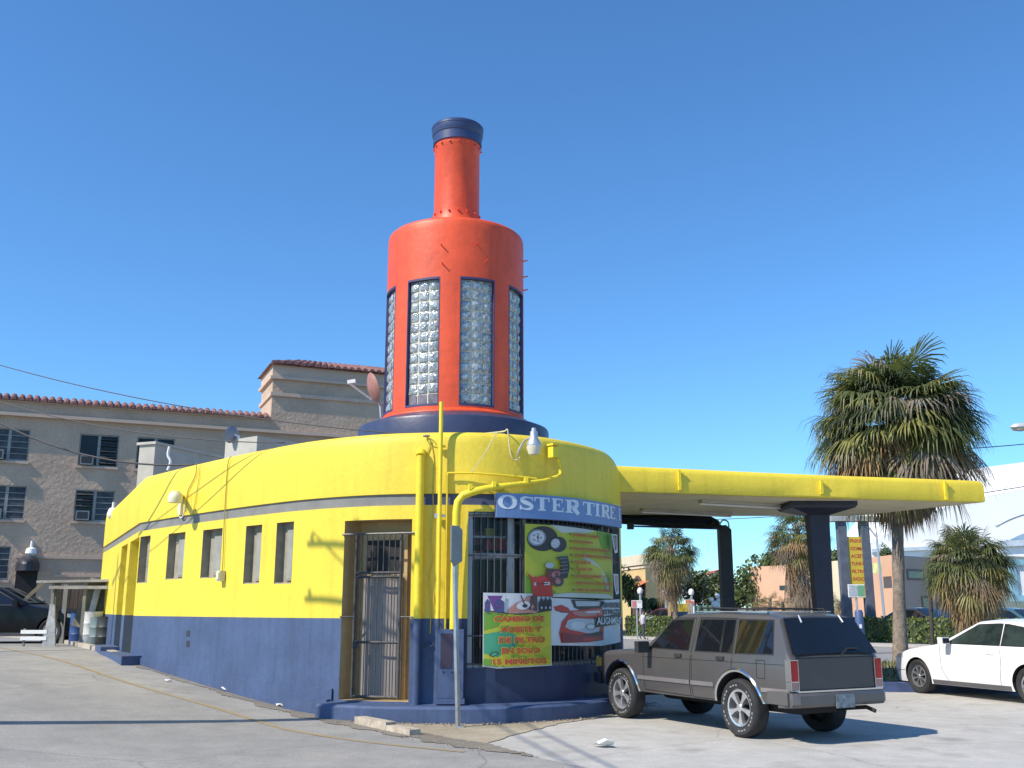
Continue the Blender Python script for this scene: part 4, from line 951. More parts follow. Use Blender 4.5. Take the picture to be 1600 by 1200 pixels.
def molding(z, h, o, u0, u1, name, mt=STUC2): 
    m = MB(); m.patch([(u0, z), (u1, z), (u1, z+h), (u0, z+h)], fA, 50, 0, o, o); m.build(name, mt, apt, recalc=False)
molding(ZCO, .16, .28, U0, U1, 'cornice')
ZM = APU(120, 871)[1]; molding(ZM-.08, .14, .10, APU(25, 868)[0], U1, 'string_course'); molding(ZM-.95, .10, .08, APU(85, 886)[0], U1, 'lower_course')
tl = MB()
def tilerow(u0, u1, z, mb, slope=.35, ln=.75, o0=.30):
    n_ = int((u1-u0)/.34)
    for k in range(n_):
        c = u0+(k+.5)*(u1-u0)/n_; r_ = .145+random.uniform(-.008, .008); dz = random.uniform(-.02, .02)
        a0 = AP(c, z+dz, o0+random.uniform(-.04, .04)); b0 = AP(c, z+slope+dz, o0-ln)
        v = []
        for q in (a0, b0):
            for t in np.linspace(0, math.pi, 7): v.append(q+ud*math.cos(t)*r_+Vector((0, 0, math.sin(t)*r_)))
        mb.add(v, [(i, i+1, 8+i, 7+i) for i in range(6)]+[(6, 5, 4, 3, 2, 1, 0)])
    mb.add([AP(u0, z, o0-.06), AP(u1, z, o0-.06), AP(u1, z+slope, o0-ln), AP(u0, z+slope, o0-ln)], [(0, 1, 2, 3)])
tilerow(U0, UT0-.05, ztop-.12, tl, .30, .7)
tl.build('roof_tiles', TILE, apt, smooth=60, recalc=False)
molding(ztop-.18, .1, .12, U0, UT0-.05, 'eave')
def aptwin(i, a, b, c, d, kind):
    m = MB(); md = (a+b)/2; o = -.12; t_ = .06
    for (u0, u1, z0, z1) in ((a, a+t_, c, d), (b-t_, b, c, d), (md-.07, md+.07, c+t_, d-t_), (a+t_, b-t_, c, c+t_), (a+t_, b-t_, d-t_, d)):
        m.patch([(u0, z0), (u1, z0), (u1, z1), (u0, z1)], fA, 9, 0, .06, o+.05)
    w_ = m.build('window', WFR, apt, recalc=False)
    g_ = MB(); lv = MB()
    for h, (u0, u1) in enumerate(((a+t_, md-.07), (md+.07, b-t_))):
        g_.add([AP(u0, c, o-.02), AP(u1, c, o-.02), AP(u1, d, o-.02), AP(u0, d, o-.02)], [(0, 1, 2, 3)])
        openl = (kind == 1 and h == 1) or (kind == 2 and h == 0) or kind == 3
        nl = 5; hh = (d-c-2*t_)/nl
        for k in range(nl):
            if h == 0 and kind in (1,): break
            z = c+t_+hh*k
            if kind == 2 and h == 0 and k < 2: continue
            if openl: lv.add([AP(u0, z+hh*.35, o+.22), AP(u1, z+hh*.35, o+.22), AP(u1, z+hh*.75, o+.0), AP(u0, z+hh*.75, o+.0), AP(u0, z+hh*.31, o+.22), AP(u1, z+hh*.31, o+.22)], [(0, 1, 2, 3), (0, 1, 5, 4)])
            else: lv.add([AP(u0, z, o+.045), AP(u1, z, o+.045), AP(u1, z+hh*.97, o+.01), AP(u0, z+hh*.97, o+.01)], [(0, 1, 2, 3)])
            if not openl: lv.add([AP(u0, z, o+.05), AP(u1, z, o+.05), AP(u1, z+.035, o+.05), AP(u0, z+.035, o+.05)], [(0, 1, 2, 3)], 1)
    g_.build('pane', WGL, w_, recalc=False)
    if lv.v: lv.build('louvres', [LOUV, WFR], w_, recalc=False)
    sl = MB(); sl.patch([(a-.10, c-.12), (b+.06, c-.12), (b+.06, c), (a-.10, c)], fA, 9, 0, .2, .10); sl.build('sill', STUC2, w_, recalc=False)
    if kind in (1, 2, 0):
        ac = MB(); u0 = a+.10; u1 = u0+.62; ac.patch([(u0, c+.04), (u1, c+.04), (u1, c+.50), (u0, c+.50)], fA, 9, 0, .5, .30); ac.patch([(u0+.06, c+.10), (u1-.06, c+.10), (u1-.06, c+.44), (u0+.06, c+.44)], fA, 9, 1, 0, .303)
        ac.build('air_conditioner', [mat('grey_ac_case', (.22, .23, .24), .5), mat('ac_grille', (.03, .035, .04), .7)], w_, recalc=False)
for i, q in enumerate(wins): aptwin(i, *q)
# corner tower
zt0 = APU(425, 592)[1]; UT1 = UT0+8.2
m = MB(); lu = UT0; 
def tb(u0, u1, z0, z1, o, dep=5.5):
    m.add([AP(u0, z0, o), AP(u1, z0, o), AP(u1, z1, o), AP(u0, z1, o), AP(u0, z0, o-dep), AP(u1, z0, o-dep), AP(u1, z1, o-dep), AP(u0, z1, o-dep)], [(0, 1, 2, 3), (0, 3, 7, 4), (1, 5, 6, 2), (4, 7, 6, 5), (3, 2, 6, 7), (0, 4, 5, 1)])
tb(UT0, UT1, ztop-2.2, zt0, .012, 3.6); tower2 = m.build('tower', STUC, apt, recalc=False)
m = MB()
zm1 = APU(430, 616)[1]
tb(UT0-.10, UT1+.1, zm1-.10, zm1+.10, .14, 3.9); tb(UT0-.16, UT1+.16, zt0, zt0+.16, .22, 4.0); tb(UT0-.05, UT1+.05, zt0+.165, zt0+.80, .08, 3.75)
m.build('tower_molding', STUC2, tower2, recalc=False)
m = MB(); zr = zt0+.82
for k in range(22):
    c = UT0-.25+(UT1-UT0+.5)*(k+.5)/22; f_ = min(1, min(k+1, 22-k)/3.2); r_ = .17
    a0 = AP(c, zr+random.uniform(-.02, .02), .42); cb_ = UT0-.25+(UT1-UT0+.5)*.5+(c-(UT0+UT1)/2)*.72
    b0 = AP(cb_, zr+.62, -1.3)
    v = []
    for q, rr_ in ((a0, r_), (a0.lerp(b0, f_), r_*.9)):
        for t in np.linspace(0, math.pi, 7): v.append(q+ud*math.cos(t)*rr_+Vector((0, 0, math.sin(t)*rr_)))
    m.add(v, [(i, i+1, 8+i, 7+i) for i in range(6)]+[(6, 5, 4, 3, 2, 1, 0)])
cA, cB = UT0-.25, UT1+.25; e0 = [AP(cA, zr-.02, .36), AP(cB, zr-.02, .36), AP(cB, zr-.02, -3.9), AP(cA, zr-.02, -3.9)]; e1 = [AP(cA+1.1, zr+.60, -1.3), AP(cB-1.1, zr+.60, -1.3), AP(cB-1.1, zr+.60, -2.4), AP(cA+1.1, zr+.60, -2.4)]
m.add(e0+e1, [(0, 1, 5, 4), (1, 2, 6, 5), (2, 3, 7, 6), (3, 0, 4, 7), (4, 5, 6, 7), (0, 3, 2, 1)])
m.build('tower_roof', TILE, tower2, smooth=50, recalc=False)
# entrance under the black dome awning
ue0, _ = APU(24, 905); ue1, _ = APU(58, 905); zd = APU(40, 893)[1]
m = MB(); m.patch([(ue0, .4), (ue1, .4), (ue1, zd+.2), (ue0, zd+.2)], fA, 9, 0, .0, .02); m.build('entrance_door', DARK, apt, recalc=False)
uc = (ue0+ue1)/2; rw = (ue1-ue0)/2*1.12; v = []; fs = []; NU, NV = 16, 7
for j in range(NV+1):
    el = math.pi/2*j/NV
    for k in range(NU+1):
        az = math.pi*k/NU; x = math.cos(az)*rw*math.cos(el); y = math.sin(az)*1.5*math.cos(el)
        v.append(AP(uc+x, zd+.30+rw*.85*math.sin(el), .03+y))
for j in range(NV):
    for k in range(NU): fs.append((j*(NU+1)+k, j*(NU+1)+k+1, (j+1)*(NU+1)+k+1, (j+1)*(NU+1)+k))
for k in range(NU):
    az0, az1 = math.pi*k/NU, math.pi*(k+1)/NU; kk = len(v)
    v += [AP(uc+math.cos(az0)*rw, zd, .03+math.sin(az0)*1.5), AP(uc+math.cos(az1)*rw, zd, .03+math.sin(az1)*1.5), AP(uc+math.cos(az1)*rw, zd+.30, .03+math.sin(az1)*1.5), AP(uc+math.cos(az0)*rw, zd+.30, .03+math.sin(az0)*1.5)]
    fs.append((kk, kk+1, kk+2, kk+3))
MB().add(v, fs).build('awning', mat('black_awning_canvas', (.035, .035, .045), .45, var=.2, scale=2), apt, smooth=25, recalc=False)
lq = AP(APU(49, 862)[0], APU(49, 862)[1], .35); t = thing('wall_lamp', 'round white lamp on the brown apartment wall above the black dome awning', 'lamp', tuple(lq))
MB().lathe([(0, .5), (.06, .5), (.07, .2), (.22, .12), (.26, -.1), (.12, -.25), (0, -.27)], tuple(lq), 16).build('lamp_head', WHT, t, smooth=50)
MB().tube([lq+Vector((0, 0, .25)), AP(APU(49, 862)[0], lq.z+.3, 0)], .04, 6).build('arm', GALV, t)
# service pipe down the facade
# ------------------------------------------------------------------ lean-to and clutter left of the building
SHW = mat('weathered_shed_wood', (.20, .19, .165), .8, var=.25, scale=6, stretch=(1, 1, .2))
def gz(p): return H(p.x, p.y)
a = PY(78, 908, 26.2); b = PY(172, 906, 26.0); t = thing('lean_to_shelter', 'low open lean-to with a flat corrugated roof beside the yellow wall', 'shelter', (a.x, a.y, gz(a)))
zr = a.z
m = MB(); m.box(((a.x+b.x)/2-.05, a.y+1.0, zr), (b.x-a.x+.5, 2.2, .06), ry=R(-1)); m.box(((a.x+b.x)/2, a.y-.1, zr-.16), (b.x-a.x-.1, .06, .08)); m.build('roof', mat('corrugated_shed_roof', (.30, .28, .25), .7, var=.25, scale=5), t)
for px, d in ((80, 0), (86, .12), (130, 0), (169, 0), (100, 1.9), (160, 1.9)):
    q = PY(px, 960, a.y+d); g_ = gz(q); m = MB(); m.box((q.x, q.y, (g_+zr-.035)/2), (.08 if d == 0 else .12, .07, zr-.04-g_)); m.build('post', SHW, t)
m = MB(); p0 = PY(66, 912, 25.9); p1 = PY(40, 936, 25.2); m.tube([p0, p1], .06, 4); m.build('roof_rail', SHW, t)
bd = MB()
tag(MB().box((lambda q: (q.x, q.y, gz(q)+1.05))(PY(146, 930, 26.9)), (.62, .06, 1.3), ry=R(14), rx=R(-10)).build('leaning_board', mat('dark_board', (.16, .15, .12), .8, var=.3, scale=4), None), 'large dark board leaning inside the lean-to', 'board')
tag(MB().box((lambda q: (q.x, q.y, gz(q)+.95))(PY(146, 940, 26.7)), (.16, .04, 1.1), ry=R(6), rx=R(-10)).build('leaning_plank', mat('pale_plank', (.5, .5, .5), .7, var=.2), None), 'narrow pale plank leaning on the dark board', 'plank')
def drum(px, py, Y, r_, h, mt, lab, lid=True):
    q = PY(px, py, Y); g_ = gz(q); t = thing('drum', lab, 'drum', (q.x, q.y, g_))
    MB().lathe([(r_*.96, 0), (r_, .02), (r_, h*.32), (r_*1.04, h*.34), (r_, h*.36), (r_, h*.64), (r_*1.04, h*.66), (r_, h*.68), (r_, h*.97), (r_*1.03, h), (r_*.94, h), (r_*.93, h-.04), (0, h-.05)], (q.x, q.y, g_), 28).build('barrel', mt, t, smooth=40)
    MB().lathe([(r_*.2, h-.045), (r_*.2, h-.02), (0, h-.02)], (q.x+r_*.4, q.y, g_), 12).build('bung', BLK, t)
drum(123, 980, 27.2, .22, .82, mat('blue_drum', (.03, .08, .24), .45, var=.2), 'blue drum deep in the shadow of the lean-to')
drum(143, 985, 26.4, .26, .86, mat('white_drum', (.55, .55, .52), .5, var=.2, scale=4), 'white drum under the lean-to')
drum(155, 988, 25.9, .24, .72, mat('grey_green_drum', (.17, .22, .22), .5, var=.2), 'grey green drum in front of the white drum')
drum(166, 988, 25.7, .24, .74, mat('black_drum', (.035, .04, .035), .5, var=.2), 'black drum nearest the yellow wall')
q = PY(53, 990, 26.0); g_ = gz(q); t = thing('slatted_barrier', 'low barrier of two white slats standing in front of the black car', 'barrier', (q.x, q.y, g_))
for zz in (.36, .20): MB().box((q.x, q.y, g_+zz), (.66, .04, .09)).build('slat', WHT, t)
for sx in (-.26, .26): MB().box((q.x+sx, q.y+.045, g_+.22), (.05, .05, .44)).build('leg', SHW, t)
q = PY(79, 975, 26.0); g_ = gz(q); m = MB()
pts = [(0, 0), (.34, 0), (.30, .35), (.26, .75), (.22, 1.05), (.10, 1.05), (.08, .8), (.04, .4)]
for dz in (0,): m.add([(q.x-.17+x, q.y+.03*math.sin(9*z), g_+z) for x, z in pts]+[(q.x-.17+x, q.y+.06+.03*math.sin(9*z), g_+z) for x, z in pts], [tuple(range(8)), tuple(range(15, 7, -1))]+[(i, (i+1) % 8, 8+(i+1) % 8, 8+i) for i in range(8)])
tag(m.build('hanging_tarp', mat('grey_tarp', (.35, .36, .36), .5, var=.25, scale=6), None), 'grey plastic tarp hanging on the front post of the lean-to', 'tarp')

q = PY(88, 950, 30.6); r_ = PY(180, 950, 30.6); g_ = H(q.x, 30.6); zf = PY(120, 914, 30.6).z
m = MB(); nb_ = 14
for k in range(nb_): m.box((q.x+(r_.x-q.x)*(k+.5)/nb_, 30.6+.01*(k % 2), (g_+zf)/2-.05+random.uniform(-.04, .04)), ((r_.x-q.x)/nb_-.012, .03, zf-g_), 0)
tag(m.build('dark_backing', mat('dark_backing_boards', (.055, .042, .032), .9, var=.4, scale=3, stretch=(2, 2, .3)), None), 'dark board backing added to darken the space behind the lean-to', 'fence')  # boards added to darken the shelter, standing in for dark clutter behind

# ------------------------------------------------------------------ vehicles (local axes: x forward, y left, origin under the rear axle)
CHROME = mat('chrome_trim', (.62, .63, .64), .12, 1., var=.05)
TINT = mat('dark_tinted_glass', (.008, .009, .011), .03, var=.1, spec=.7)
LAMPR = mat('red_lamp_lens', (.42, .008, .012), .18, var=.15, scale=12)
LAMPC = mat('clear_lamp_lens', (.50, .50, .48), .12, var=.1, scale=9)
UNDER = mat('car_underbody', (.015, .015, .015), .8)
SEAM = mat('panel_gap', (.012, .012, .012), .8)
def lerp_tab(tab, x):
    if x <= tab[0][0]: return tab[0][1]
    for (a, va), (b, vb) in zip(tab[:-1], tab[1:]):
        if x <= b: return va+(vb-va)*(x-a)/(b-a)
    return tab[-1][1]
class Car:
    def __init__(s, name, label, cat, paint, top, wtab, z0tab, belt, tumble, wb, rw, arch, trackw, group=None):
        s.top, s.wtab, s.z0tab, s.belt, s.tum, s.wb, s.rw, s.arch, s.tw = top, wtab, z0tab, belt, tumble, wb, rw, arch, trackw
        s.root = thing(name, label, cat, (0, 0, 0), 0, group, world=False); s.paint = paint
        x0, x1 = wtab[0][0], wtab[-1][0]; s.x0, s.x1 = x0, x1
        xs_ = sorted(set(np.round(list(np.linspace(x0, x1, 56))+[a for a, _ in top]+[a for a, _ in wtab], 3)))
        V = []; n_ = None
        for x in xs_:
            half = s.section(x); ringp = half+[(-y, z) for y, z in half[::-1][1:-1]]
            n_ = len(ringp); V += [(x, y, z) for y, z in ringp]
        m = MB(); m.add(V, [(i*n_+k, (i+1)*n_+k, (i+1)*n_+(k+1) % n_, i*n_+(k+1) % n_) for i in range(len(xs_)-1) for k in range(n_)]+[tuple(range(n_)), tuple(range((len(xs_)-1)*n_+n_-1, (len(xs_)-1)*n_-1, -1))])
        me = m.mesh('body', [paint, UNDER]); o = bpy.data.objects.new('body', me); COL.objects.link(o)
        cut = MB()
        for xc in (0, wb):
            for sg_ in (-1, 1):
                a, b = sorted((sg_*(trackw-.26), sg_*1.3)); cut.tube([(xc, a, rw), (xc, b, rw)], arch, 40, 0)
        cme = cut.mesh('cut', [UNDER]); co = bpy.data.objects.new('cut', cme); COL.objects.link(co)
        md = o.modifiers.new('b', 'BOOLEAN'); md.object = co; md.operation = 'DIFFERENCE'; md.solver = 'EXACT'; md.material_mode = 'TRANSFER'
        bpy.context.view_layer.update()
        me2 = bpy.data.meshes.new_from_object(o.evaluated_get(bpy.context.evaluated_depsgraph_get()))
        for q in (o, co): bpy.data.objects.remove(q)
        bpy.data.meshes.remove(me); bpy.data.meshes.remove(cme); me2.name = 'body'
        finish(me2, 28); s.body = link('body', me2, s.root)
    def W(s, x): return lerp_tab(s.wtab, x)
    def Y(s, x, z):
        w_ = s.W(x); b = s.belt; z0 = lerp_tab(s.z0tab, x)
        if z > b: return w_*.985-s.tum*(z-b)
        m_ = z0+.40*(b-z0)
        if z < m_: return w_*(1-.05*((m_-z)/(m_-z0+1e-6))**2)
        return w_*(1-.015*((z-m_)/(b-m_))**2)
    def section(s, x):
        zt = lerp_tab(s.top, x); z0 = lerp_tab(s.z0tab, x); b = s.belt; pts = [(0, z0), (s.W(x)*.6, z0)]
        zs = zt-.085; lowtop = min(b, zs)
        for t in (0, .12, .28, .45, .62, .8, 1): z = z0+(lowtop-z0)*t; pts.append((s.Y(x, z), z))
        for t in (.25, .5, .75, 1): z = lowtop+max(0, zs-lowtop)*t+.0005*t; pts.append((s.Y(x, z), z))
        ye = s.Y(x, zs); pts += [(ye-.012, zt-.05), (ye-.04, zt-.022), (ye-.10, zt-.004), (ye*.55, zt+.012), (0, zt+.018)]
        return pts
    def side(s, sg_): return lambda x, z, off: (x, sg_*(s.Y(x, z)+off), z)
    def top_at(s, xa, za, xb, zb, wa, wb_):         # windscreen / rear glass: v 0..1 from a to b, u -1..1
        d = Vector((xb-xa, 0, zb-za)); nn = Vector((-d.z, 0, d.x)).normalized()
        if nn.z < 0: nn = -nn
        return lambda u, v, off: (xa+d.x*v+nn.x*(off+.02*(1-u*u)), u*(wa+(wb_-wa)*v), za+d.z*v+nn.z*(off+.02*(1-u*u)))
    def panel(s, name, poly, mt, off=.004, thick=.006, sp=.12, parent=None, sides=(1, -1), smooth=40):
        out = []
        for g_ in sides:
            out.append(MB().patch(poly, s.side(g_), sp, 0, thick, off).build(name, mt, parent or s.root, smooth=smooth))
        return out
    def archtrim(s, mt, w_=.035, a0=-.02, a1=math.pi+.02, name='arch_trim'):
        for xc in (0, s.wb):
            for g_ in (1, -1):
                m = MB(); pr = []; 
                ts = np.linspace(a0, a1, 30)
                ring_ = [[], [], []]
                for t in ts:
                    for q, (r_, of) in enumerate(((s.arch-.004, .004), (s.arch+w_*.5, .018), (s.arch+w_, .003))):
                        x = xc+r_*math.cos(t); z = max(s.rw+r_*math.sin(t), lerp_tab(s.z0tab, x)); ring_[q].append((x, g_*(s.Y(x, z)+of), z))
                n_ = len(ts); m.add(ring_[0]+ring_[1]+ring_[2], [(q*n_+i, q*n_+i+1, (q+1)*n_+i+1, (q+1)*n_+i) for q in range(2) for i in range(n_-1)])
                m.build(name, mt, s.root, smooth=60)
    def place(s, x, y, z, heading): s.root.location = (x, y, z); s.root.rotation_euler = (0, 0, heading)
def wheel(car, r, wid, spokes, style, white=False):
    """one wheel, then copies at the other three corners"""
    y0 = car.tw; root = None; prev = []
    t = MB(); hw_ = wid/2; rr = r*.63
    t.lathe([(rr, -hw_*.8), (rr+.02, -hw_*.95), (r*.9, -hw_), (r*.985, -hw_*.78), (r, -hw_*.5), (r, hw_*.5), (r*.985, hw_*.78), (r*.9, hw_), (rr+.02, hw_*.95), (rr, hw_*.8), (rr-.01, 0), (rr, -hw_*.8)], (0, 0, 0), 44, 0, 'y')
    if white:
        for g_ in (0, math.pi):
            for k in range(13):
                if k in (4, 9): continue
                a = g_+R(22)+R(136)*k/12; a1 = a+R(7)
                q = [((r*ra)*math.cos(b_), hw_*1.004, (r*ra)*math.sin(b_)) for b_ in (a, a1) for ra in (.745, .80)]
                t.add(q, [(0, 1, 3, 2)], 1)
    tyre_me = t.mesh('tyre', [BLK, mat('white_tyre_lettering', (.24, .24, .23), .6)], 40)
    rm_ = MB(); rm_.lathe([(rr+.004, hw_*.95), (rr+.012, hw_*.80), (rr-.025, hw_*.74), (rr-.03, -.05)], (0, 0, 0), 40, 0, 'y')
    rm_.lathe([(rr-.02, -.03), (0, -.03)], (0, 0, 0), 32, 1, 'y')
    for k in range(spokes):
        a = 2*math.pi*k/spokes+.3; da = (.30 if spokes == 5 else .20)
        def pt(rad, ang, yy): return (rad*math.cos(ang), yy, rad*math.sin(ang))
        r0, r1 = rr*.16, rr-.012; n0, n1 = da*1.5, da*.72
        v = [pt(r0, a-n0, hw_*.70), pt(r0, a+n0, hw_*.70), pt(r1*.55, a+da*.62, hw_*.72), pt(r1, a+n1, hw_*.74), pt(r1, a-n1, hw_*.74), pt(r1*.55, a-da*.62, hw_*.72)]
        v2 = [(p[0], p[1]-.05, p[2]) for p in v]
        rm_.add(v+v2, [(0, 1, 2, 5), (5, 2, 3, 4)]+[(i, (i+1) % 6, 6+(i+1) % 6, 6+i) for i in range(6)], 0)
    rm_.lathe([(rr*.22, hw_*.55), (rr*.22, hw_*.78), (rr*.17, hw_*.84), (0, hw_*.85)], (0, 0, 0), 24, 0, 'y')
    rim_me = rm_.mesh('rim', [style, DARK], 30)
    for xc in (0, car.wb):
        for g_ in (1, -1):
            w_ = bpy.data.objects.new('wheel', tyre_me); COL.objects.link(w_); w_.parent = car.root; w_.location = (xc, g_*(y0-hw_), r); w_.rotation_euler = (0, random.uniform(0, 6) if g_ > 0 else 0, 0 if g_ > 0 else math.pi)
            o = bpy.data.objects.new('rim', rim_me); COL.objects.link(o); o.parent = w_
    m = MB()
    for xc in (0, car.wb): m.tube([(xc, -y0+.1, r), (xc, y0-.1, r)], .05, 8)
    m.build('axle', UNDER, car.root)

# --- the grey SUV
SUVP = mat('grey_brown_car_paint', (.108, .101, .099), .34, .35, var=.05, scale=2, coat=.35, fine=.06, fscale=300)
suv = Car('parked_suv', 'grey brown boxy SUV with chrome wheels and a roof rack parked at the shop window', 'suv', SUVP,
          [(-.98, 1.03), (-.70, 1.51), (-.45, 1.55), (.6, 1.565), (1.30, 1.545), (1.45, 1.51), (2.12, 1.06), (2.3, 1.04), (3.2, .975), (3.40, .94), (3.46, .915)],
          [(-.98, .80), (-.9, .815), (-.6, .83), (2.6, .83), (3.1, .815), (3.38, .775), (3.46, .755)],
          [(-.98, .52), (-.6, .46), (0, .42), (2.6, .42), (3.3, .46), (3.46, .50)], 1.015, .32, 2.72, .365, .455, .83)
wheel(suv, .365, .25, 5, mat('polished_wheel', (.72, .72, .72), .22, .75, var=.05), True); suv.archtrim(CHROME, .04)
RUB = mat('black_trim_rubber', (.02, .02, .02), .5)
def sidewin(car, poly, name='side_window', edge=True, glass=TINT):
    xs_ = [p[0] for p in poly]; zs_ = [p[1] for p in poly]; cx, cz = sum(xs_)/len(xs_), sum(zs_)/len(zs_)
    if edge:
        big = [(cx+(x-cx)*1.0+(.018 if x > cx else -.018), z+(.016 if z > cz else -.016)) for x, z in poly]
        fr_ = car.panel('window_trim', big, RUB, .003, .006)
        for o_, g_ in zip(fr_, (1, -1)): MB().patch(poly, car.side(g_), .12, 0, .004, .007).build('glass', glass, o_, smooth=40)
    else: car.panel(name, poly, glass, .006, .008)
sidewin(suv, [(1.93, 1.065), (1.50, 1.45), (1.03, 1.465), (1.02, 1.055)])
sidewin(suv, [(.86, 1.055), (.86, 1.465), (.12, 1.47), (.10, 1.055)])
sidewin(suv, [(.02, 1.055), (.04, 1.47), (-.60, 1.465), (-.69, 1.065)])
suv.panel('window_divider', [(.30, 1.055), (.335, 1.055), (.355, 1.47), (.325, 1.47)], CHROME, .012, .006)
# door outlines are narrow recessed-looking gaps laid in dark strips
def seam(car, pts, w_=.010, name='door_gap', sides=(1, -1)):
    for g_ in sides:
        m = MB(); f_ = car.side(g_)
        for (a, b) in zip(pts[:-1], pts[1:]):
            a = Vector(a); b = Vector(b); d = (b-a); nn = Vector((-d.y, d.x)).normalized()*w_/2; k = max(1, int(d.length/.08))
            for i in range(k):
                p = a+d*i/k; q = a+d*(i+1)/k
                m.add([f_(p.x+nn.x, p.y+nn.y, .0025), f_(q.x+nn.x, q.y+nn.y, .0025), f_(q.x-nn.x, q.y-nn.y, .0025), f_(p.x-nn.x, p.y-nn.y, .0025)], [(0, 1, 2, 3)])
        m.build(name, SEAM, car.root, recalc=False)
seam(suv, [(2.10, 1.03), (2.08, .46), (1.0, .44), (.96, 1.03), (.965, 1.49), (1.50, 1.485)]); seam(suv, [(.90, 1.49), (.94, 1.03), (.95, .44)]); seam(suv, [(.95, .435), (.50, .435)]); seam(suv, [(.10, .86), (.07, 1.03), (.08, 1.49), (.9, 1.495)])
seam(suv, [(-.40, .76), (-.55, .76), (-.56, .98), (-.40, .98), (-.40, .76)], .008, 'fuel_door_gap')
suv.panel('side_strip', [(2.24, .60), (2.24, .655), (.99, .655), (.99, .60)], mat('silver_pink_strip', (.40, .36, .35), .25, .6), .014, .016)
suv.panel('side_strip', [(.955, .60), (.955, .655), (.47, .655), (.47, .60)], mat('silver_pink_strip', ()), .014, .016)
suv.panel('side_strip', [(-.475, .60), (-.475, .65), (-.96, .65), (-.96, .60)], mat('silver_pink_strip', ()), .014, .016)
for xh in (1.16, .24): suv.panel('door_handle', [(xh, .955), (xh+.15, .955), (xh+.15, .995), (xh, .995)], BLK, .022, .024)
seam(suv, [(2.1, .925), (.0, .935), (-.95, .94)], .006, 'body_crease')
rg = suv.top_at(-1.0, 1.045, -.722, 1.51, .775, .655)
MB().patch([(-.97, .03), (.97, .03), (.95, .96), (-.95, .96)], rg, .12, 0, .01, .008).build('rear_window', TINT, suv.root, smooth=60)
ws_ = suv.top_at(2.10, 1.07, 1.46, 1.51, .74, .66)
MB().patch([(-.95, .04), (.95, .04), (.93, .94), (-.93, .94)], ws_, .12, 0, .01, .006).build('windscreen', TINT, suv.root, smooth=60)
tgm = MB()
tgm.add([(-.986, y, z) for y, z in ((-.66, .64), (.66, .64), (.68, 1.012), (-.68, 1.012))], [(0, 1, 2, 3)]); 
tgo = tgm.build('tailgate', mat('dark_tailgate', (.05, .05, .055), .35, .3, var=.06, coat=.3), suv.root, recalc=False)  # tailgate panel in a darker tone than the body
m = MB()
for (y0, y1, z0, z1) in ((-.67, .67, .635, .645), (-.685, -.675, .64, 1.02), (.675, .685, .64, 1.02), (-.68, .68, 1.015, 1.025)): m.add([(-.989, y0, z0), (-.989, y1, z0), (-.989, y1, z1), (-.989, y0, z1)], [(0, 1, 2, 3)])
m.build('tailgate_gap', SEAM, tgo, recalc=False)
for g_ in (1, -1):
    tl_ = MB(); tl_.box((-.955, g_*.745, .865), (.09, .125, .25)); tlo = tl_.build('tail_light', LAMPR, suv.root)
    b = MB(); b.box((-.955, g_*.745, .69), (.085, .12, .09)); b.build('reversing_light', mat('pink_clear_lens', (.45, .25, .22), .2), tlo)
    tr_ = MB()
    for zz in (.998, .742, .638): tr_.box((-.957, g_*.745, zz), (.096, .138, .010))
    for yy in (.680, .810): tr_.box((-.957, g_*yy, .818), (.094, .008, .36))
    tr_.build('lamp_surround', CHROME, tlo)
bump = MB(); BP = mat('grey_bumper', (.13, .12, .115), .35, .3, var=.08)
prof_b = [(-.96, .43), (-1.04, .44), (-1.075, .48), (-1.075, .58), (-1.055, .61), (-.95, .62)]
ysec = [(-.86, .16), (-.82, .05), (-.74, .0), (.74, .0), (.82, .05), (.86, .16)]
v = [(x+dx, y, z) for y, dx in ysec for x, z in prof_b]; k = len(prof_b)
bump.add(v, [(i*k+j, i*k+j+1, (i+1)*k+j+1, (i+1)*k+j) for i in range(len(ysec)-1) for j in range(k-1)]+[tuple(range(k)), tuple(range(len(v)-1, len(v)-k-1, -1))])
bo_ = bump.build('rear_bumper', BP, suv.root, smooth=30)
m = MB(); m.box((-1.00, 0, .628), (.11, 1.50, .02)); m.build('step_pad', CHROME, bo_)
for g_ in (1, -1): MB().box((-.80, g_*.853, .545), (.36, .035, .15)).build('bumper_end', BP, bo_)
MB().box((-1.085, -.02, .50), (.012, .32, .16)).build('licence_plate', mat('pale_number_plate', (.17, .20, .22), .4, var=.5, scale=16), suv.root)
m = MB(); m.tube([(-.4, -.35, .33), (-.8, -.42, .38), (-.98, -.50, .40), (-1.10, -.53, .36)], .026, 8); m.build('exhaust_pipe', UNDER, suv.root, smooth=60)
MB().box((-.55, .2, .40), (.5, .7, .12)).build('fuel_tank', UNDER, suv.root)
m = MB(); m.tube([(-.4, .0, .36), (2.6, .0, .36)], .09, 8); m.box((1.3, 0, .42), (2.0, 1.2, .06)); m.build('chassis', UNDER, suv.root)
for g_ in (1, -1):
    rk = MB(); rk.tube([(-.35, g_*.52, 1.56), (-.33, g_*.52, 1.61), (1.05, g_*.52, 1.625), (1.1, g_*.52, 1.57)], .014, 6); ro = rk.build('roof_rack', RUB, suv.root)
    MB().box((.35, g_*.56, 1.577), (1.5, .04, .012)).build('roof_strip', GALV, ro)
for xx in (-.2, .75): MB().tube([(xx, -.52, 1.612), (xx, .52, 1.612)], .012, 6).build('roof_bar', RUB, suv.root)
m = MB(); a = Vector(rg(-.02, -.06, .03)); m.tube([a, Vector(rg(-.25, .12, .03)), Vector(rg(-.5, .13, .03))], .012, 6); m.build('rear_wiper', RUB, suv.root)
for u in (-.55, .55): MB().tube([rg(u, 1.02, .012), rg(u, .82, .02)], .012, 6).build('window_hinge', GALV, suv.root)
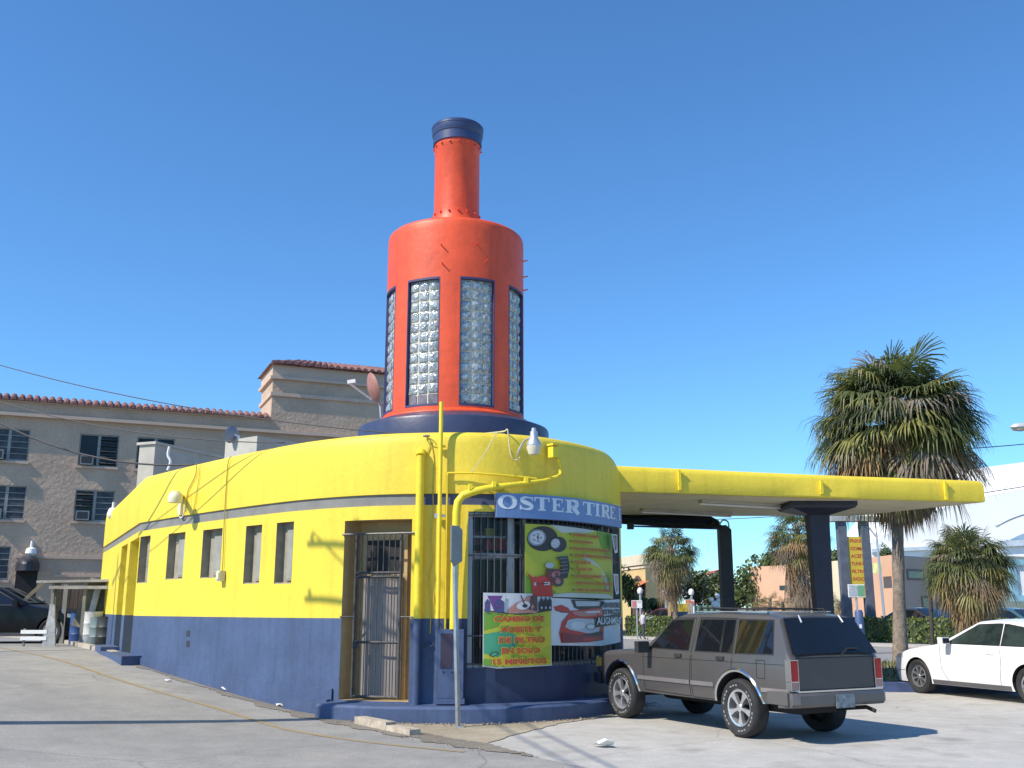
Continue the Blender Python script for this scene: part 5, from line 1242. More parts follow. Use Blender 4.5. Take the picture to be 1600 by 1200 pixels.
for g_ in (1, -1):
    m = MB(); m.box((1.92, g_*.97, 1.07), (.10, .20, .16)); m.tube([(1.95, g_*.82, 1.05), (1.94, g_*.90, 1.06)], .03, 6); m.build('door_mirror', BLK, suv.root)
m = MB(); v = [(x+dx, y, z) for y, dx in [(-.83, -.16), (-.76, .0), (.76, .0), (.83, -.16)] for x, z in [(3.42, .46), (3.56, .48), (3.57, .62), (3.42, .64)]]
m.add(v, [(i*4+j, i*4+j+1, i*4+j+5, i*4+j+4) for i in range(3) for j in range(3)]+[(0, 1, 2, 3), (15, 14, 13, 12)]); m.build('front_bumper', CHROME, suv.root, smooth=30)
for g_ in (1, -1): MB().box((3.44, g_*.70, .80), (.06, .14, .16)).build('headlight', LAMPC, suv.root); 
for g_ in (1, -1): MB().box((3.36, g_*.783, .80), (.12, .035, .13)).build('side_lamp', mat('amber_lens', (.5, .3, .06), .3), suv.root)
SUVH = math.atan2(.880, -.475)
suv.place(3.56, 13.62, 0, SUVH); suv.root.scale = (.965, .95, .985)

# --- the white coupe and the black car: one low body plan
def coupe(name, label, cat, paint, pl_front_px, heading, rim, group=None, glass=TINT, wheels=True, hscale=1.0):
    c = Car(name, label, cat, paint,
            [(-1.08, .86), (-1.02, .93), (-.66, .985), (-.58, 1.0), (.05, 1.33), (.45, 1.385), (.85, 1.395), (1.18, 1.365), (2.02, .97), (2.2, .93), (2.9, .83), (3.35, .72), (3.52, .62), (3.58, .55)],
            [(-1.08, .74), (-.95, .83), (-.5, .88), (.5, .89), (2.4, .885), (3.0, .86), (3.35, .77), (3.50, .67), (3.58, .55)],
            [(-1.08, .38), (-.8, .24), (-.4, .20), (3.0, .20), (3.3, .20), (3.58, .26)], .93, .44, 2.67, .315, .36, .87, group)
    if wheels: wheel(c, .315, .21, 8, rim)
    sidewin(c, [(1.86, .965), (1.14, 1.30), (.60, 1.325), (.58, .965)], glass=glass)
    sidewin(c, [(.53, .965), (.54, 1.325), (.10, 1.265), (-.40, 1.01), (-.34, .965)], glass=glass)
    w1 = c.top_at(2.04, .975, 1.14, 1.385, .80, .64); MB().patch([(-.95, .04), (.95, .04), (.93, .96), (-.93, .96)], w1, .12, 0, .01, .004).build('windscreen', glass, c.root, smooth=60)
    w2 = c.top_at(-.62, 1.0, .06, 1.345, .78, .64); MB().patch([(-.93, .06), (.93, .06), (.90, .94), (-.90, .94)], w2, .12, 0, .01, .004).build('rear_window', glass, c.root, smooth=60)
    seam(c, [(2.02, .93), (2.0, .5), (1.85, .27), (.62, .27), (.56, .6), (.56, .95)], .009)
    c.panel('door_handle', [(.70, .80), (.88, .80), (.88, .835), (.70, .835)], paint, .016, .018)
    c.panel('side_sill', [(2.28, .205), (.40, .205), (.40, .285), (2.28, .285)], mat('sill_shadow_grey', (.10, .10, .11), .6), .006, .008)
    for g_ in (1, -1):
        c.panel('headlight', [(3.08, .66), (3.40, .60), (3.44, .64), (3.30, .70), (3.08, .755)], LAMPC, .005, .006, sides=(g_,)); c.panel('tail_light', [(-.80, .72), (-1.04, .72), (-1.05, .86), (-.80, .88)], LAMPR, .006, .008, sides=(g_,))
        m = MB(); m.box((1.76, g_*1.0, 1.01), (.12, .17, .12)); m.tube([(1.80, g_*.84, .96), (1.78, g_*.93, .97)], .025, 6); m.build('door_mirror', paint, c.root)
        MB().box((1.695, g_*1.0, 1.01), (.008, .14, .09)).build('mirror_glass', GLASS, c.root)
    seam(c, [(3.50, .42), (3.30, .40), (3.03, .42)], .008, 'bumper_gap')
    return c
WPNT = mat('white_car_paint', (.80, .80, .80), .3, var=.02, coat=.5)
ALLOY = mat('silver_alloy', (.52, .53, .54), .3, .8, var=.1)
GREEN = mat('green_tinted_glass', (.03, .045, .042), .04, var=.5, scale=2, spec=.6)
wc_ = coupe('parked_coupe', 'white two door coupe parked at the right edge beside the tall palm', 'car', WPNT, None, 0, ALLOY, glass=GREEN)
fl = PZ(1443, 1083, 0); WH = math.atan2(.944, -.33)
def axle_from(fl, h, wb, tw):                       # front-left tyre contact -> rear axle centre
    F_ = Vector((math.cos(h), math.sin(h), 0)); L_ = Vector((-F_.y, F_.x, 0)); return fl-L_*(tw-.1)-F_*wb
q = axle_from(fl, WH, 2.67, .87); wc_.place(q.x, q.y, 0, WH)
BPNT = mat('black_car_paint', (.004, .004, .005), .3, var=.2, coat=.12, spec=.25)
bc = coupe('parked_car', 'black car parked on the slope by the brown apartment block at the left edge', 'car', BPNT, None, 0, GALV)
q = PY(45, 985, 28.6); bc.place(q.x-1.9, q.y, H(q.x, q.y)-.02, R(6))
bc.root.scale = (1, 1, 1.1)
# cars standing behind the far hedge
hl0 = Vector((6.6, 60.3)); hl1 = Vector((29, 36.0)); hd = (hl1-hl0).normalized(); hn = Vector((-hd.y, hd.x))
if hn.y < 0: hn = -hn
def behind(px, d):                                  # point beyond the hedge line seen at pixel column px
    t = (px-800)/FPX; a = hl0+hn*d; k = (t*a.y-a.x)/(hd.x-t*hd.y); return a+hd*k
cols = [('charcoal', (.03, .03, .035), 'charcoal car behind the hedge beside the thin trunk of the tall palm', 1398, 3.0), ('slate_blue', (.06, .09, .14), 'slate blue car behind the hedge left of the thin dark pole', 1440, 3.4), ('dark_grey', (.05, .055, .06), 'dark grey car behind the hedge right of the thin dark pole', 1495, 3.2), ('teal', (.05, .11, .14), 'teal car behind the hedge below the billboard', 1578, 3.0), ('maroon', (.12, .02, .025), 'maroon car behind the hedge near the walking person', 1032, 3.4)]
for k, (nm, c, lab, px, d) in enumerate(cols):
    o = coupe('distant_car', lab, 'car', mat(nm+'_car_paint', c, .3, var=.1, coat=.4), None, 0, GALV, 'cars parked behind the hedge')
    p = behind(px, d); hh = math.atan2(hd.y, hd.x)+(math.pi if k % 2 else 0)+R(-12); o.place(p.x, p.y, -.04, hh); o.root.scale = (1.05, 1.05, 1.18)

# ------------------------------------------------------------------ palms, trees, hedge
LEAFG = mat('palm_leaf_green', (.095, .12, .045), .5, var=.4, scale=1.1, col2=(.17, .195, .075)); LEAFY = mat('palm_leaf_yellow_green', (.25, .25, .075), .5, var=.3, scale=1.5)
LEAFD = mat('palm_leaf_dark', (.05, .068, .032), .5, var=.35, scale=1.5); LEAFB = mat('palm_leaf_dead_tan', (.38, .25, .13), .8, var=.35, scale=1.2); LEAFX = mat('palm_leaf_dead_grey', (.28, .23, .18), .85, var=.3, scale=1.2)
def leafy(m, col, f=.35):                           # thin leaves let light through
    nt = m.node_tree; b = nt.nodes['Principled BSDF']; o = nt.nodes['Material Output']; t = nt.nodes.new('ShaderNodeBsdfTranslucent'); t.inputs[0].default_value = (*col, 1); x = nt.nodes.new('ShaderNodeMixShader'); x.inputs[0].default_value = f
    nt.links.new(b.outputs[0], x.inputs[1]); nt.links.new(t.outputs[0], x.inputs[2]); nt.links.new(x.outputs[0], o.inputs[0])
for m_, c_ in ((LEAFG, (.16, .20, .05)), (LEAFY, (.30, .30, .08)), (LEAFD, (.09, .12, .04)), (LEAFB, (.40, .27, .14)), (LEAFX, (.26, .21, .16))): leafy(m_, c_)
BARK = mat('palm_bark', (.22, .18, .145), .95, var=.3, scale=6, bump=.7, bscale=14, fine=.25, fscale=25)
def fan_leaf(mb, o, az, el, pet, rad, mi, nb=24, droop=.35, wid=.05, spread=105, jit=.0, hang=0., bend=.75):
    d = Vector((math.cos(el)*math.cos(az), math.cos(el)*math.sin(az), math.sin(el))); sd_ = Vector((-math.sin(az), math.cos(az), 0))
    hub = o+d*pet+Vector((0, 0, -droop*.2*pet)); el2 = max(-1.45, el-bend); az2 = az+random.uniform(-.35, .35)
    d2 = Vector((math.cos(el2)*math.cos(az2), math.cos(el2)*math.sin(az2), math.sin(el2))); s2 = Vector((-math.sin(az2), math.cos(az2), 0)); up = d2.cross(s2); V = []; F = []; pw = .02
    if up.dot(d) < 0: up = -up
    V += [o+sd_*pw, o-sd_*pw, hub+sd_*pw, hub-sd_*pw]; F.append((0, 1, 3, 2))
    for j in range(nb):
        ph = R(-spread+2*spread*j/(nb-1))+random.uniform(-jit, jit)
        bd_ = (d2*math.cos(ph)+s2*math.sin(ph)-up*(.22*abs(math.sin(ph)))).normalized()
        L_ = rad*(.72+.28*math.cos(ph*.8))*random.uniform(.80, 1.10); sdv = (s2*math.cos(ph)-d2*math.sin(ph))*wid/2; g_ = Vector((0, 0, -1))
        a = hub+bd_*L_*.5+g_*(droop*.12*L_+hang*.1); b = hub+bd_*L_*.80+g_*(droop*.55*L_+hang*.45); c = hub+bd_*L_*.93+g_*(droop*1.2*L_+hang)
        i = len(V); V += [hub, a+sdv, a-sdv, b+sdv*.55, b-sdv*.55, c]; F += [(i, i+1, i+2), (i+1, i+3, i+4, i+2), (i+3, i+5, i+4)]
    mb.add(V, F, mi)
def palm(base, ztop, r, nleaf, ndead, label, tr=.16, skirt=2.0, lean=0., group=None, nb=24, elmin=-60, deadscale=1.0, name='palm_tree'):
    b = Vector(base); t = thing(name, label, 'palm tree', tuple(b), 0, group); zc = ztop-r*1.0
    pts = []; rad = []
    for k in range(14):
        f_ = k/13; z = b.z-.1+(zc+.3-b.z+.1)*f_; pts.append((b.x+lean*f_, b.y, z)); rad.append(tr*(1.35-.35*min(1, f_*5)) if f_ < .2 else tr*(1-.12*f_)+(.006 if k % 2 else -.006))
    MB().tube(pts, rad, 14).build('trunk', BARK, t, smooth=60)
    top_ = Vector((b.x+lean, b.y, zc)); cr_ = MB()
    for k in range(nleaf):
        f_ = (k+.5)/nleaf; el = math.asin(.995-(.995-math.sin(R(elmin)))*f_)+random.uniform(-.22, .22); az = k*2.39996+random.uniform(-.2, .2)
        o = top_+Vector((0, 0, random.uniform(-.40, .12)*r*.5)); L_ = r*random.uniform(.80, 1.04)
        mi = 0; u = random.random()
        if el < R(-12): mi = (1 if u < .18 else 3 if u < .66 else 0 if u < .80 else 4)
        elif el < R(8): mi = (1 if u < .34 else 3 if u < .44 else 0 if u < .88 else 2)
        else: mi = (2 if u < .30 else 1 if u < .46 else 4 if u < .52 else 0)
        fan_leaf(cr_, o, az, el, L_*.62, L_*.48, mi, nb, droop=random.uniform(.2, .55), wid=.05*r/2, jit=.06, bend=random.uniform(.1, .65) if el < 1.0 else random.uniform(0, .25))
    cr_.build('crown', [LEAFG, LEAFY, LEAFD, LEAFB, LEAFX], t, recalc=False)
    if ndead:
        dd = MB()
        for k in range(ndead):
            az = k*2.39996; el = R(random.uniform(-78, -30)); o = top_+Vector((0, 0, -random.uniform(.05, skirt*.62)-.25*r))
            L_ = r*random.uniform(.45, .85)*deadscale
            fan_leaf(dd, o, az, el, L_*.6, L_*.6, 3 if random.random() < .5 else 4, max(9, nb//2), droop=.15, wid=.05*r/2, spread=55, jit=.12, hang=.25*L_)
        dd.build('dead_fronds', [LEAFG, LEAFY, LEAFD, LEAFB, LEAFX], t, recalc=False)
    return t
p_ = PZ(1400, 1040, .12); ptop = PY(1412, 530, p_.y).z
palm((p_.x+.12, p_.y, .1), ptop+.25, 2.55, 260, 120, 'tall cabbage palm with a brown skirt of dead fronds rising behind the canopy end', .165, .9, .42, nb=28, elmin=-64, deadscale=.75)
p_ = Vector((PY(1522, 980, 41).x, 41, -.02)); palm(p_, PY(1522, 800, 41).z, 2.05, 180, 50, 'round headed palm growing in front of the hedge, above the white coupe', .19, 1.7, 0, nb=22, elmin=-60)
p_ = Vector((PY(1057, 960, 57).x, 57, -.02)); palm(p_, PY(1052, 808, 57).z, 1.85, 110, 50, 'palm standing between the yellow building and the dark post', .15, 1.4, -.2, nb=20, elmin=-58)
p_ = Vector((PY(1254, 960, 47).x, 47, -.02)); palm(p_, PY(1254, 778, 47).z, 1.75, 110, 80, 'palm half hidden by the canopy column with a hanging dead skirt', .14, 3.2, 0, nb=20, elmin=-60)
YPC = 'young palms along the peach wall'
for px, Y, zt_ in ((1183, 76, 915), (1204, 75, 916), (1224, 76, 922), (1246, 74, 914), (1264, 73, 917), (1298, 72, 918), (1312, 71, 920)):
    q = PY(px, 955, Y); o = palm((q.x, Y, -.03), PY(px, zt_, Y).z, 1.15, 34, 0, 'young green palm in the row along the peach wall', .13, 1, 0, YPC, 12, -35, name='young_palm')
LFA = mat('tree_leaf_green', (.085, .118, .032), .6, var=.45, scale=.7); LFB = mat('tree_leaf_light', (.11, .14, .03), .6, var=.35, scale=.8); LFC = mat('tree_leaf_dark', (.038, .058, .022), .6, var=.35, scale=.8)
WOOD = mat('tree_bark', (.12, .09, .065), .9, var=.25, scale=5)
def leaf_cloud(mb, c, rx, ry, rz_, n_, sz, shell=.55, clumps=14, mats_=(0, 1, 2)):
    c = Vector(c); cl = []
    for k in range(clumps):
        v = Vector(rng.normal(size=3)).normalized()*(random.random()**.4); cl.append((Vector((v.x*rx*.72, v.y*ry*.72, v.z*rz_*.72)), random.uniform(.32, .55)))
    for k in range(n_):
        o, s_ = cl[k % clumps]; v = Vector(rng.normal(size=3)).normalized()*(random.random()**.33)
        p = c+o+Vector((v.x*rx*s_, v.y*ry*s_, v.z*rz_*s_)); a = Vector(rng.normal(size=3)).normalized(); b = a.orthogonal().normalized(); e = a.cross(b)
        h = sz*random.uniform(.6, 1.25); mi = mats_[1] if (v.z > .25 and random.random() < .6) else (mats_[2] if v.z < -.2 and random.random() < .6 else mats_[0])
        mb.add([p-b*h, p+e*h*.5, p+b*h, p-e*h*.5], [(0, 1, 2, 3)], mi)
def tree(px, Y, ytop, ybot, wpx, label, n_=1500, group=None, mats_=(0, 1, 2), name='broadleaf_tree'):
    a = PY(px, ytop, Y); b = PY(px, ybot, Y); rx = wpx/2/FPX*Y; rz_ = (a.z-b.z)/2; g0 = -.03
    t = thing(name, label, 'tree', (a.x, Y, g0), 0, group)
    m = MB(); m.tube([(a.x, Y, g0), (a.x+.05, Y, b.z+.1), (a.x, Y, b.z+rz_)], [rx*.07, rx*.055, rx*.03], 8)
    for k in range(5):
        az = k*1.3; m.tube([(a.x, Y, b.z+rz_*.3), (a.x+rx*.5*math.cos(az), Y+rx*.5*math.sin(az), b.z+rz_*1.1)], [rx*.035, rx*.012], 5)
    m.build('trunk', WOOD, t)
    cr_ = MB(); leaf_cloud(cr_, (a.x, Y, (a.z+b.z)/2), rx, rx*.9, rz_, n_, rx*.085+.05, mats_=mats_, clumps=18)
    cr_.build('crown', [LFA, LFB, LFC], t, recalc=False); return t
tree(984, 64, 880, 950, 46, 'rounded brownish green tree beside the shop window edge', 1100)
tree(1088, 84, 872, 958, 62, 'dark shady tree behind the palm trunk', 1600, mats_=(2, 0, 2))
GTR = 'green trees beyond the side street'
for (px, Y, yt, yb, wp, lab) in [(1108, 92, 905, 955, 70, 'low spreading tree in front of the white gabled house'), (1128, 100, 888, 940, 40, 'small tree right beside the white gabled house'), (1163, 98, 872, 952, 74, 'broad green tree at the left end of the peach wall'), (1210, 128, 858, 900, 90, 'tree top showing above the peach wall, left of the column'), (1318, 120, 850, 895, 60, 'tree top showing above the cream wall, right of the column'), (1148, 88, 915, 957, 60, 'bright green bush at the foot of the broad green tree'), (1383, 110, 848, 890, 26, 'dark little tree top above the peach building')]:
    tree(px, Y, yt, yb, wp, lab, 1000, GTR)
for (px, Y, lab) in [(1022, 68, 'low green shrub in front of the yellow building'), (1000, 66, 'low dusty shrub by the arched doorway')]:
    tree(px, Y, 932, 960, 44, lab, 500, 'shrubs by the yellow building', name='shrub')
# hedge
hg = thing('hedge', 'long clipped green hedge along the far side of the street', 'hedge', (hl0.x, hl0.y, 0))
m = MB(); L_ = (hl1-hl0).length; ang = math.atan2(hd.y, hd.x); HH = 1.13
c = (hl0+hl1)/2+hn*.5; m.box((c.x, c.y, HH/2-.04), (L_, .8, HH-.1), rz=ang); m.build('hedge_core', LFC, hg)
m = MB()
for k in range(9500):
    u = random.uniform(0, L_); side_ = random.random()
    if side_ < .62: p = hl0+hd*u+hn*(random.gauss(.08, .05)); z = random.uniform(.0, HH)
    else: p = hl0+hd*u+hn*random.uniform(.05, .95); z = HH-.06+random.gauss(0, .05)
    a = Vector(rng.normal(size=3)).normalized(); b = a.orthogonal().normalized(); e = a.cross(b); h = random.uniform(.05, .11); p = Vector((p.x, p.y, z))
    m.add([p-b*h, p+e*h*.6, p+b*h, p-e*h*.6], [(0, 1, 2, 3)], 1 if random.random() < .55 else 0)
m.build('leaves', [LFA, mat('hedge_leaf_light', (.13, .17, .03), .55, var=.35, scale=2)], hg, recalc=False)

# ------------------------------------------------------------------ planted island with blue kerb
isl = [(6.6, 20.35), (16.5, 19.2), (17.5, 27.2), (6.9, 28.6)]
struct(MB().prism(isl, -.1, .17), 'island_kerb', mat('blue_kerb_paint', (.05, .075, .17), .6, var=.3, scale=4))
GRS = mat('island_soil', (.14, .13, .07), .95, var=.4, scale=3)
struct(MB().prism([(6.85, 20.9), (16.2, 19.8), (17.1, 26.9), (7.1, 28.2)], .1, .18), 'island_soil', GRS)
m = MB()
for k in range(4200):
    x = random.uniform(6.95, 16.5); y = random.uniform(20.6, 27.8); h = random.uniform(.05, .15); a = random.uniform(0, 3.14)
    m.add([(x-.02*math.cos(a), y-.02*math.sin(a), .175), (x+.02*math.cos(a), y+.02*math.sin(a), .175), (x+random.uniform(-.06, .06), y+random.uniform(-.06, .06), .175+h)], [(0, 1, 2)], k % 2)
tag(m.build('grass', [mat('short_grass', (.07, .11, .02), .7, var=.4, scale=2), mat('dry_grass', (.19, .17, .07), .8, var=.3, scale=2)], None, recalc=False), 'short patchy grass on the blue kerbed island', 'grass', kind='stuff')

# ------------------------------------------------------------------ far buildings
YB = mat('yellow_stucco_building', (.62, .47, .22), .8, var=.06, scale=.5, bump=.2, bscale=12); TRIM = mat('pale_cornice', (.66, .58, .44), .75, var=.05)
PEACH = mat('peach_wall_paint', (.66, .40, .26), .8, var=.06, scale=.3); CRM = mat('cream_wall_paint', (.66, .58, .40), .8, var=.05, scale=.3); PEACH_SH = mat('shade_brown_wall', (.42, .32, .26), .8, var=.06, scale=.3)  # warehouse end wall: peach darkened to brown to stand for shade
def wallbox(mb, p, q, dep, z0, z1, mi=0):
    d = (q-p); n_ = Vector((-d.y, d.x)).normalized()
    if n_.y < 0: n_ = -n_
    a = [p, q, q+n_*dep, p+n_*dep]; mb.prism([(v.x, v.y) for v in a], z0, z1, mi)
def P2(px, Y): v = PY(px, 950, Y); return Vector((v.x, v.y))
def onwall(p, q):
    d = (q-p).normalized(); n_ = Vector((d.y, -d.x))
    if n_.y > 0: n_ = -n_
    return lambda u, v, o: (p.x+d.x*u+n_.x*o, p.y+d.y*u+n_.y*o, v)
def wrect(name, f, u0, u1, z0, z1, o, mt, parent, th=.1): return MB().patch([(u0, z0), (u1, z0), (u1, z1), (u0, z1)], f, 50, 0, th, o).build(name, mt, parent, recalc=False)
def ucol(p, q, px):                                 # distance along wall p-q seen at pixel column px
    t = (px-800)/FPX; d = (q-p).normalized(); return (t*p.y-p.x)/(d.x-t*d.y)
def zrow(p, q, u, py): d = (q-p).normalized(); c = p+d*u; return PY(800+FPX*c.x/c.y, py, c.y).z
# yellow building with an arch
pa, pb, pc = P2(940, 86), P2(1010, 75), P2(1056, 80.5)
yb = thing('yellow_building', 'yellow two storey building with an arched doorway and narrow dark windows', 'building', (pb.x, pb.y, 0)); zt_ = PY(1010, 866, 75).z
m = MB(); m.prism([(pa.x, pa.y), (pb.x, pb.y), (pc.x, pc.y), (pc.x-4, pc.y+14), (pa.x-4, pa.y+12)], -.2, zt_); m.build('wall', YB, yb)
fL, fR = onwall(pa, pb), onwall(pb, pc); LL, LR = (pb-pa).length, (pc-pb).length
for f_, L_ in ((fL, LL), (fR, LR)):
    wrect('cornice', f_, -.1, L_+.1, zt_-.75, zt_+.02, .18, TRIM, yb, .2); wrect('cornice_band', f_, -.05, L_+.05, zt_-1.0, zt_-.82, .08, TRIM, yb)
for x0, x1 in ((1023, 1027.5), (1033, 1038)):
    u0, u1 = ucol(pb, pc, x0), ucol(pb, pc, x1); w_ = wrect('window', fR, u0, u1, zrow(pb, pc, u0, 938), zrow(pb, pc, u0, 911), .03, TRIM, yb); wrect('pane', fR, u0+.06, u1-.06, zrow(pb, pc, u0, 937), zrow(pb, pc, u0, 912), .05, GLASS, w_)
wrect('stone_base', fR, 0, LR, -.2, zrow(pb, pc, 1, 938), .05, mat('grey_stone_base', (.2, .17, .15), .8, var=.2), yb)
u0, u1 = ucol(pa, pb, 984), ucol(pa, pb, 1003); zs_ = zrow(pa, pb, u1, 932); rr_ = (u1-u0)/2
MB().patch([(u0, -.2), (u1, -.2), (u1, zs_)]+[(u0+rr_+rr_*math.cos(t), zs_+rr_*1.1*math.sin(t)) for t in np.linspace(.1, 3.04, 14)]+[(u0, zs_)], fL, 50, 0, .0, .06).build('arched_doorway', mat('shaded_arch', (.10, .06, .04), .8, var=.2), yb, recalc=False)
m = MB(); za = zrow(pa, pb, u1, 908); m.add([fL(u0-.6, za, .05), fL(u1+1.2, za, .05), fL(u1+1.2, za-.55, 1.2), fL(u0-.6, za-.55, 1.2)], [(0, 1, 2, 3)]); m.add([fL(u0-.6, za-.7, .05), fL(u1+1.2, za-.7, .05), fL(u1+1.2, za-.6, 1.2), fL(u0-.6, za-.6, 1.2)], [(0, 1, 2, 3)])
m.build('tiled_awning', mat('orange_tile', (.5, .16, .06), .8, var=.2, scale=5), yb, recalc=False)
# white gabled house
q = PY(1117, 950, 112); wh = thing('gabled_house', 'white gabled house with a red tiled roof among the trees', 'house', (q.x, 112, 0)); zr_ = PY(1117, 890, 112).z; ze = PY(1117, 908, 112).z; hw2 = 1.9
MB().add([(q.x-hw2, 112, 0), (q.x+hw2, 112, 0), (q.x+hw2, 112, ze), (q.x+.6, 112, zr_-.15), (q.x-hw2, 112, ze), (q.x-hw2, 120, 0), (q.x+hw2, 120, 0), (q.x+hw2, 120, ze), (q.x+.6, 120, zr_-.15), (q.x-hw2, 120, ze)], [(0, 1, 2, 3, 4), (5, 6, 7, 8, 9), (0, 4, 9, 5), (1, 6, 7, 2)]).build('wall', WHT, wh)
MB().add([(q.x-hw2-.3, 111.6, ze-.15), (q.x+.6, 111.6, zr_), (q.x+hw2+.3, 111.6, ze-.15), (q.x-hw2-.3, 120, ze-.15), (q.x+.6, 120, zr_), (q.x+hw2+.3, 120, ze-.15)], [(0, 1, 4, 3), (1, 2, 5, 4)]).build('roof', mat('red_roof', (.45, .09, .05), .7, var=.15), wh, recalc=False)
MB().box((q.x-.2, 111.9, ze+.2), (.8, .1, .5)).build('window', GLASS, wh)
# peach warehouse: sunlit long side, end wall coloured brown for its shade
pA, pB, pC, pD = P2(1175, 98), P2(1282, 90), P2(1400, 76), P2(1520, 84)
pw = thing('peach_warehouse', 'long peach and cream flat roofed warehouse with its end wall browned for shade', 'building', (pC.x, pC.y, 0))
z1, z2, z3 = PY(1175, 886, 98).z, PY(1300, 878, 89).z, PY(1400, 867, 76).z
m = MB(); wallbox(m, pA, pB, 12, -.2, z1); m.build('wall', PEACH, pw)
m = MB(); pB2 = P2(1325, 85.5); wallbox(m, pB+(pB2-pB)*.003, pB2, 12, -.2, z2); m.build('cream_wall', CRM, pw)
m = MB(); d = (pC-pB2); m.add([(pB2.x+.01, pB2.y, -.2), (pC.x, pC.y, -.2), (pC.x, pC.y, z3), (pB2.x+.01, pB2.y, z3), (pB2.x+12, pB2.y+9, -.2), (pB2.x+12, pB2.y+9, z3)], [(0, 1, 2, 3), (0, 3, 5, 4)]); m.build('corner_wall', PEACH, pw, recalc=False)
m = MB(); m.add([(pC.x, pC.y, -.2), (pD.x, pD.y, -.2), (pD.x, pD.y, z3), (pC.x, pC.y, z3), (pD.x+1, pD.y+14, -.2), (pD.x+1, pD.y+14, z3), (pB2.x+12, pB2.y+9, z3)], [(0, 1, 2, 3), (1, 4, 5, 2), (3, 2, 5, 6)]); m.build('end_wall', PEACH_SH, pw, recalc=False)
fE = onwall(pC, pD)
for x0, x1, y0, y1, nm in ((1406, 1432, 889, 906, 'window'), (1425, 1437, 931, 955, 'end_door'), (1447, 1452, 942, 955, 'window'), (1468, 1474, 942, 955, 'window')):
    u0, u1 = ucol(pC, pD, x0), ucol(pC, pD, x1); o = wrect(nm, fE, u0, u1, zrow(pC, pD, u0, y1), zrow(pC, pD, u0, y0), .04, mat('dull_brown_frame', (.16, .11, .09), .7), pw)
    wrect('pane', fE, u0+.15, u1-.15, zrow(pC, pD, u0, y1)+.15, zrow(pC, pD, u0, y0)-.15, .06, GLASS, o)
u0, u1 = ucol(pC, pD, 1474), ucol(pC, pD, 1500); z0, z9 = zrow(pC, pD, u0, 936), zrow(pC, pD, u0, 919)
MB().patch([(u0, z0), (u1, z0), (u1, z9), (u0, z9)], fE, 50, 0, 1.9, 2.0).build('door_canopy', mat('orange_canopy', (.70, .27, .12), .7), pw, recalc=True); wrect('loading_door', fE, u0+.6, u1+1.2, -.1, z0-.05, .05, mat('brown_loading_door', (.13, .06, .045), .8), pw)
fS = onwall(pA, pB); u0 = ucol(pA, pB, 1210); wrect('small_window', fS, u0, u0+1.0, zrow(pA, pB, u0, 922), zrow(pA, pB, u0, 915), .04, GLASS, pw)
q2 = onwall(pB2, pC); u0 = ucol(pB2, pC, 1374)
m = MB(); m.patch([(u0, zrow(pB2, pC, u0, 896)), (u0+1.5, zrow(pB2, pC, u0, 896)), (u0+1.5, zrow(pB2, pC, u0, 880)), (u0, zrow(pB2, pC, u0, 880))], q2, 50, 0, .1, 1.0); 
tag(m.build('hanging_sign', [mat('yellow_white_sign', (.62, .62, .25), .5, var=.3, scale=1.2)], None, recalc=False), 'small yellow and white sign hanging on the peach corner wall', 'sign')
# big white arena roof
ARW = mat('white_roof_membrane', (.90, .90, .88), .5, var=.03, scale=.2); TEAL = mat('teal_fascia', (.52, .60, .66), .5)
ar = thing('arena', 'huge white arena with a low curved roof rising behind the peach warehouse', 'arena', (PY(1500, 950, 150).x, 150, 0))
pr = []
for px, py in ((1340, 858), (1368, 846), (1395, 830), (1420, 817), (1450, 803), (1480, 792), (1510, 783), (1540, 776), (1570, 770), (1600, 765), (1660, 757), (1760, 748), (1900, 745)): v = PY(px, py, 150); pr.append((v.x, v.z))
m = MB(); k = len(pr); V = []
for Y_, kx, dz in ((150, 0, 0), (165, 2, 5.5), (200, 10, 9), (240, 30, 8)): V += [(x+kx, Y_, z+dz*min(1, i/5)) for i, (x, z) in enumerate(pr)]
m.add(V, [(r_*k+i, r_*k+i+1, (r_+1)*k+i+1, (r_+1)*k+i) for r_ in range(3) for i in range(k-1)])
m.build('roof', ARW, ar, smooth=50, recalc=False)
m = MB(); zb2 = PY(1400, 868, 150).z; m.add([(x, 150.02, -1) for x, z in pr]+[(x, 150.02, z-.02) for x, z in pr], [(i, i+1, k+i+1, k+i) for i in range(k-1)]); m.build('wall', ARW, ar, recalc=False)
fA2 = lambda u, v, o: (u, 150-o, v)
def aband(p0, p1, h, nm='fascia'):
    a = PY(p0[0], p0[1], 149.5); b = PY(p1[0], p1[1], 149.5); MB().patch([(a.x, a.z-h), (b.x, b.z-h), (b.x, b.z), (a.x, a.z)], fA2, 200, 0, .5, .6).build(nm, TEAL, ar, recalc=False)
aband((1362, 858), (1468, 853), .5)
aband((1562, 845), (1700, 838), .9); 
m = MB(); pts = [PY(x, y, 148.5) for x, y in ((1556, 822), (1575, 812), (1600, 803), (1640, 793), (1700, 783))]
m.tube(crom(pts, 4), .28, 6); m.build('roof_rib', TEAL, ar, smooth=60)
MB().tube([PY(1567, 772, 152), PY(1567, 752, 152)], .12, 5).build('flagpole', WHT, ar)
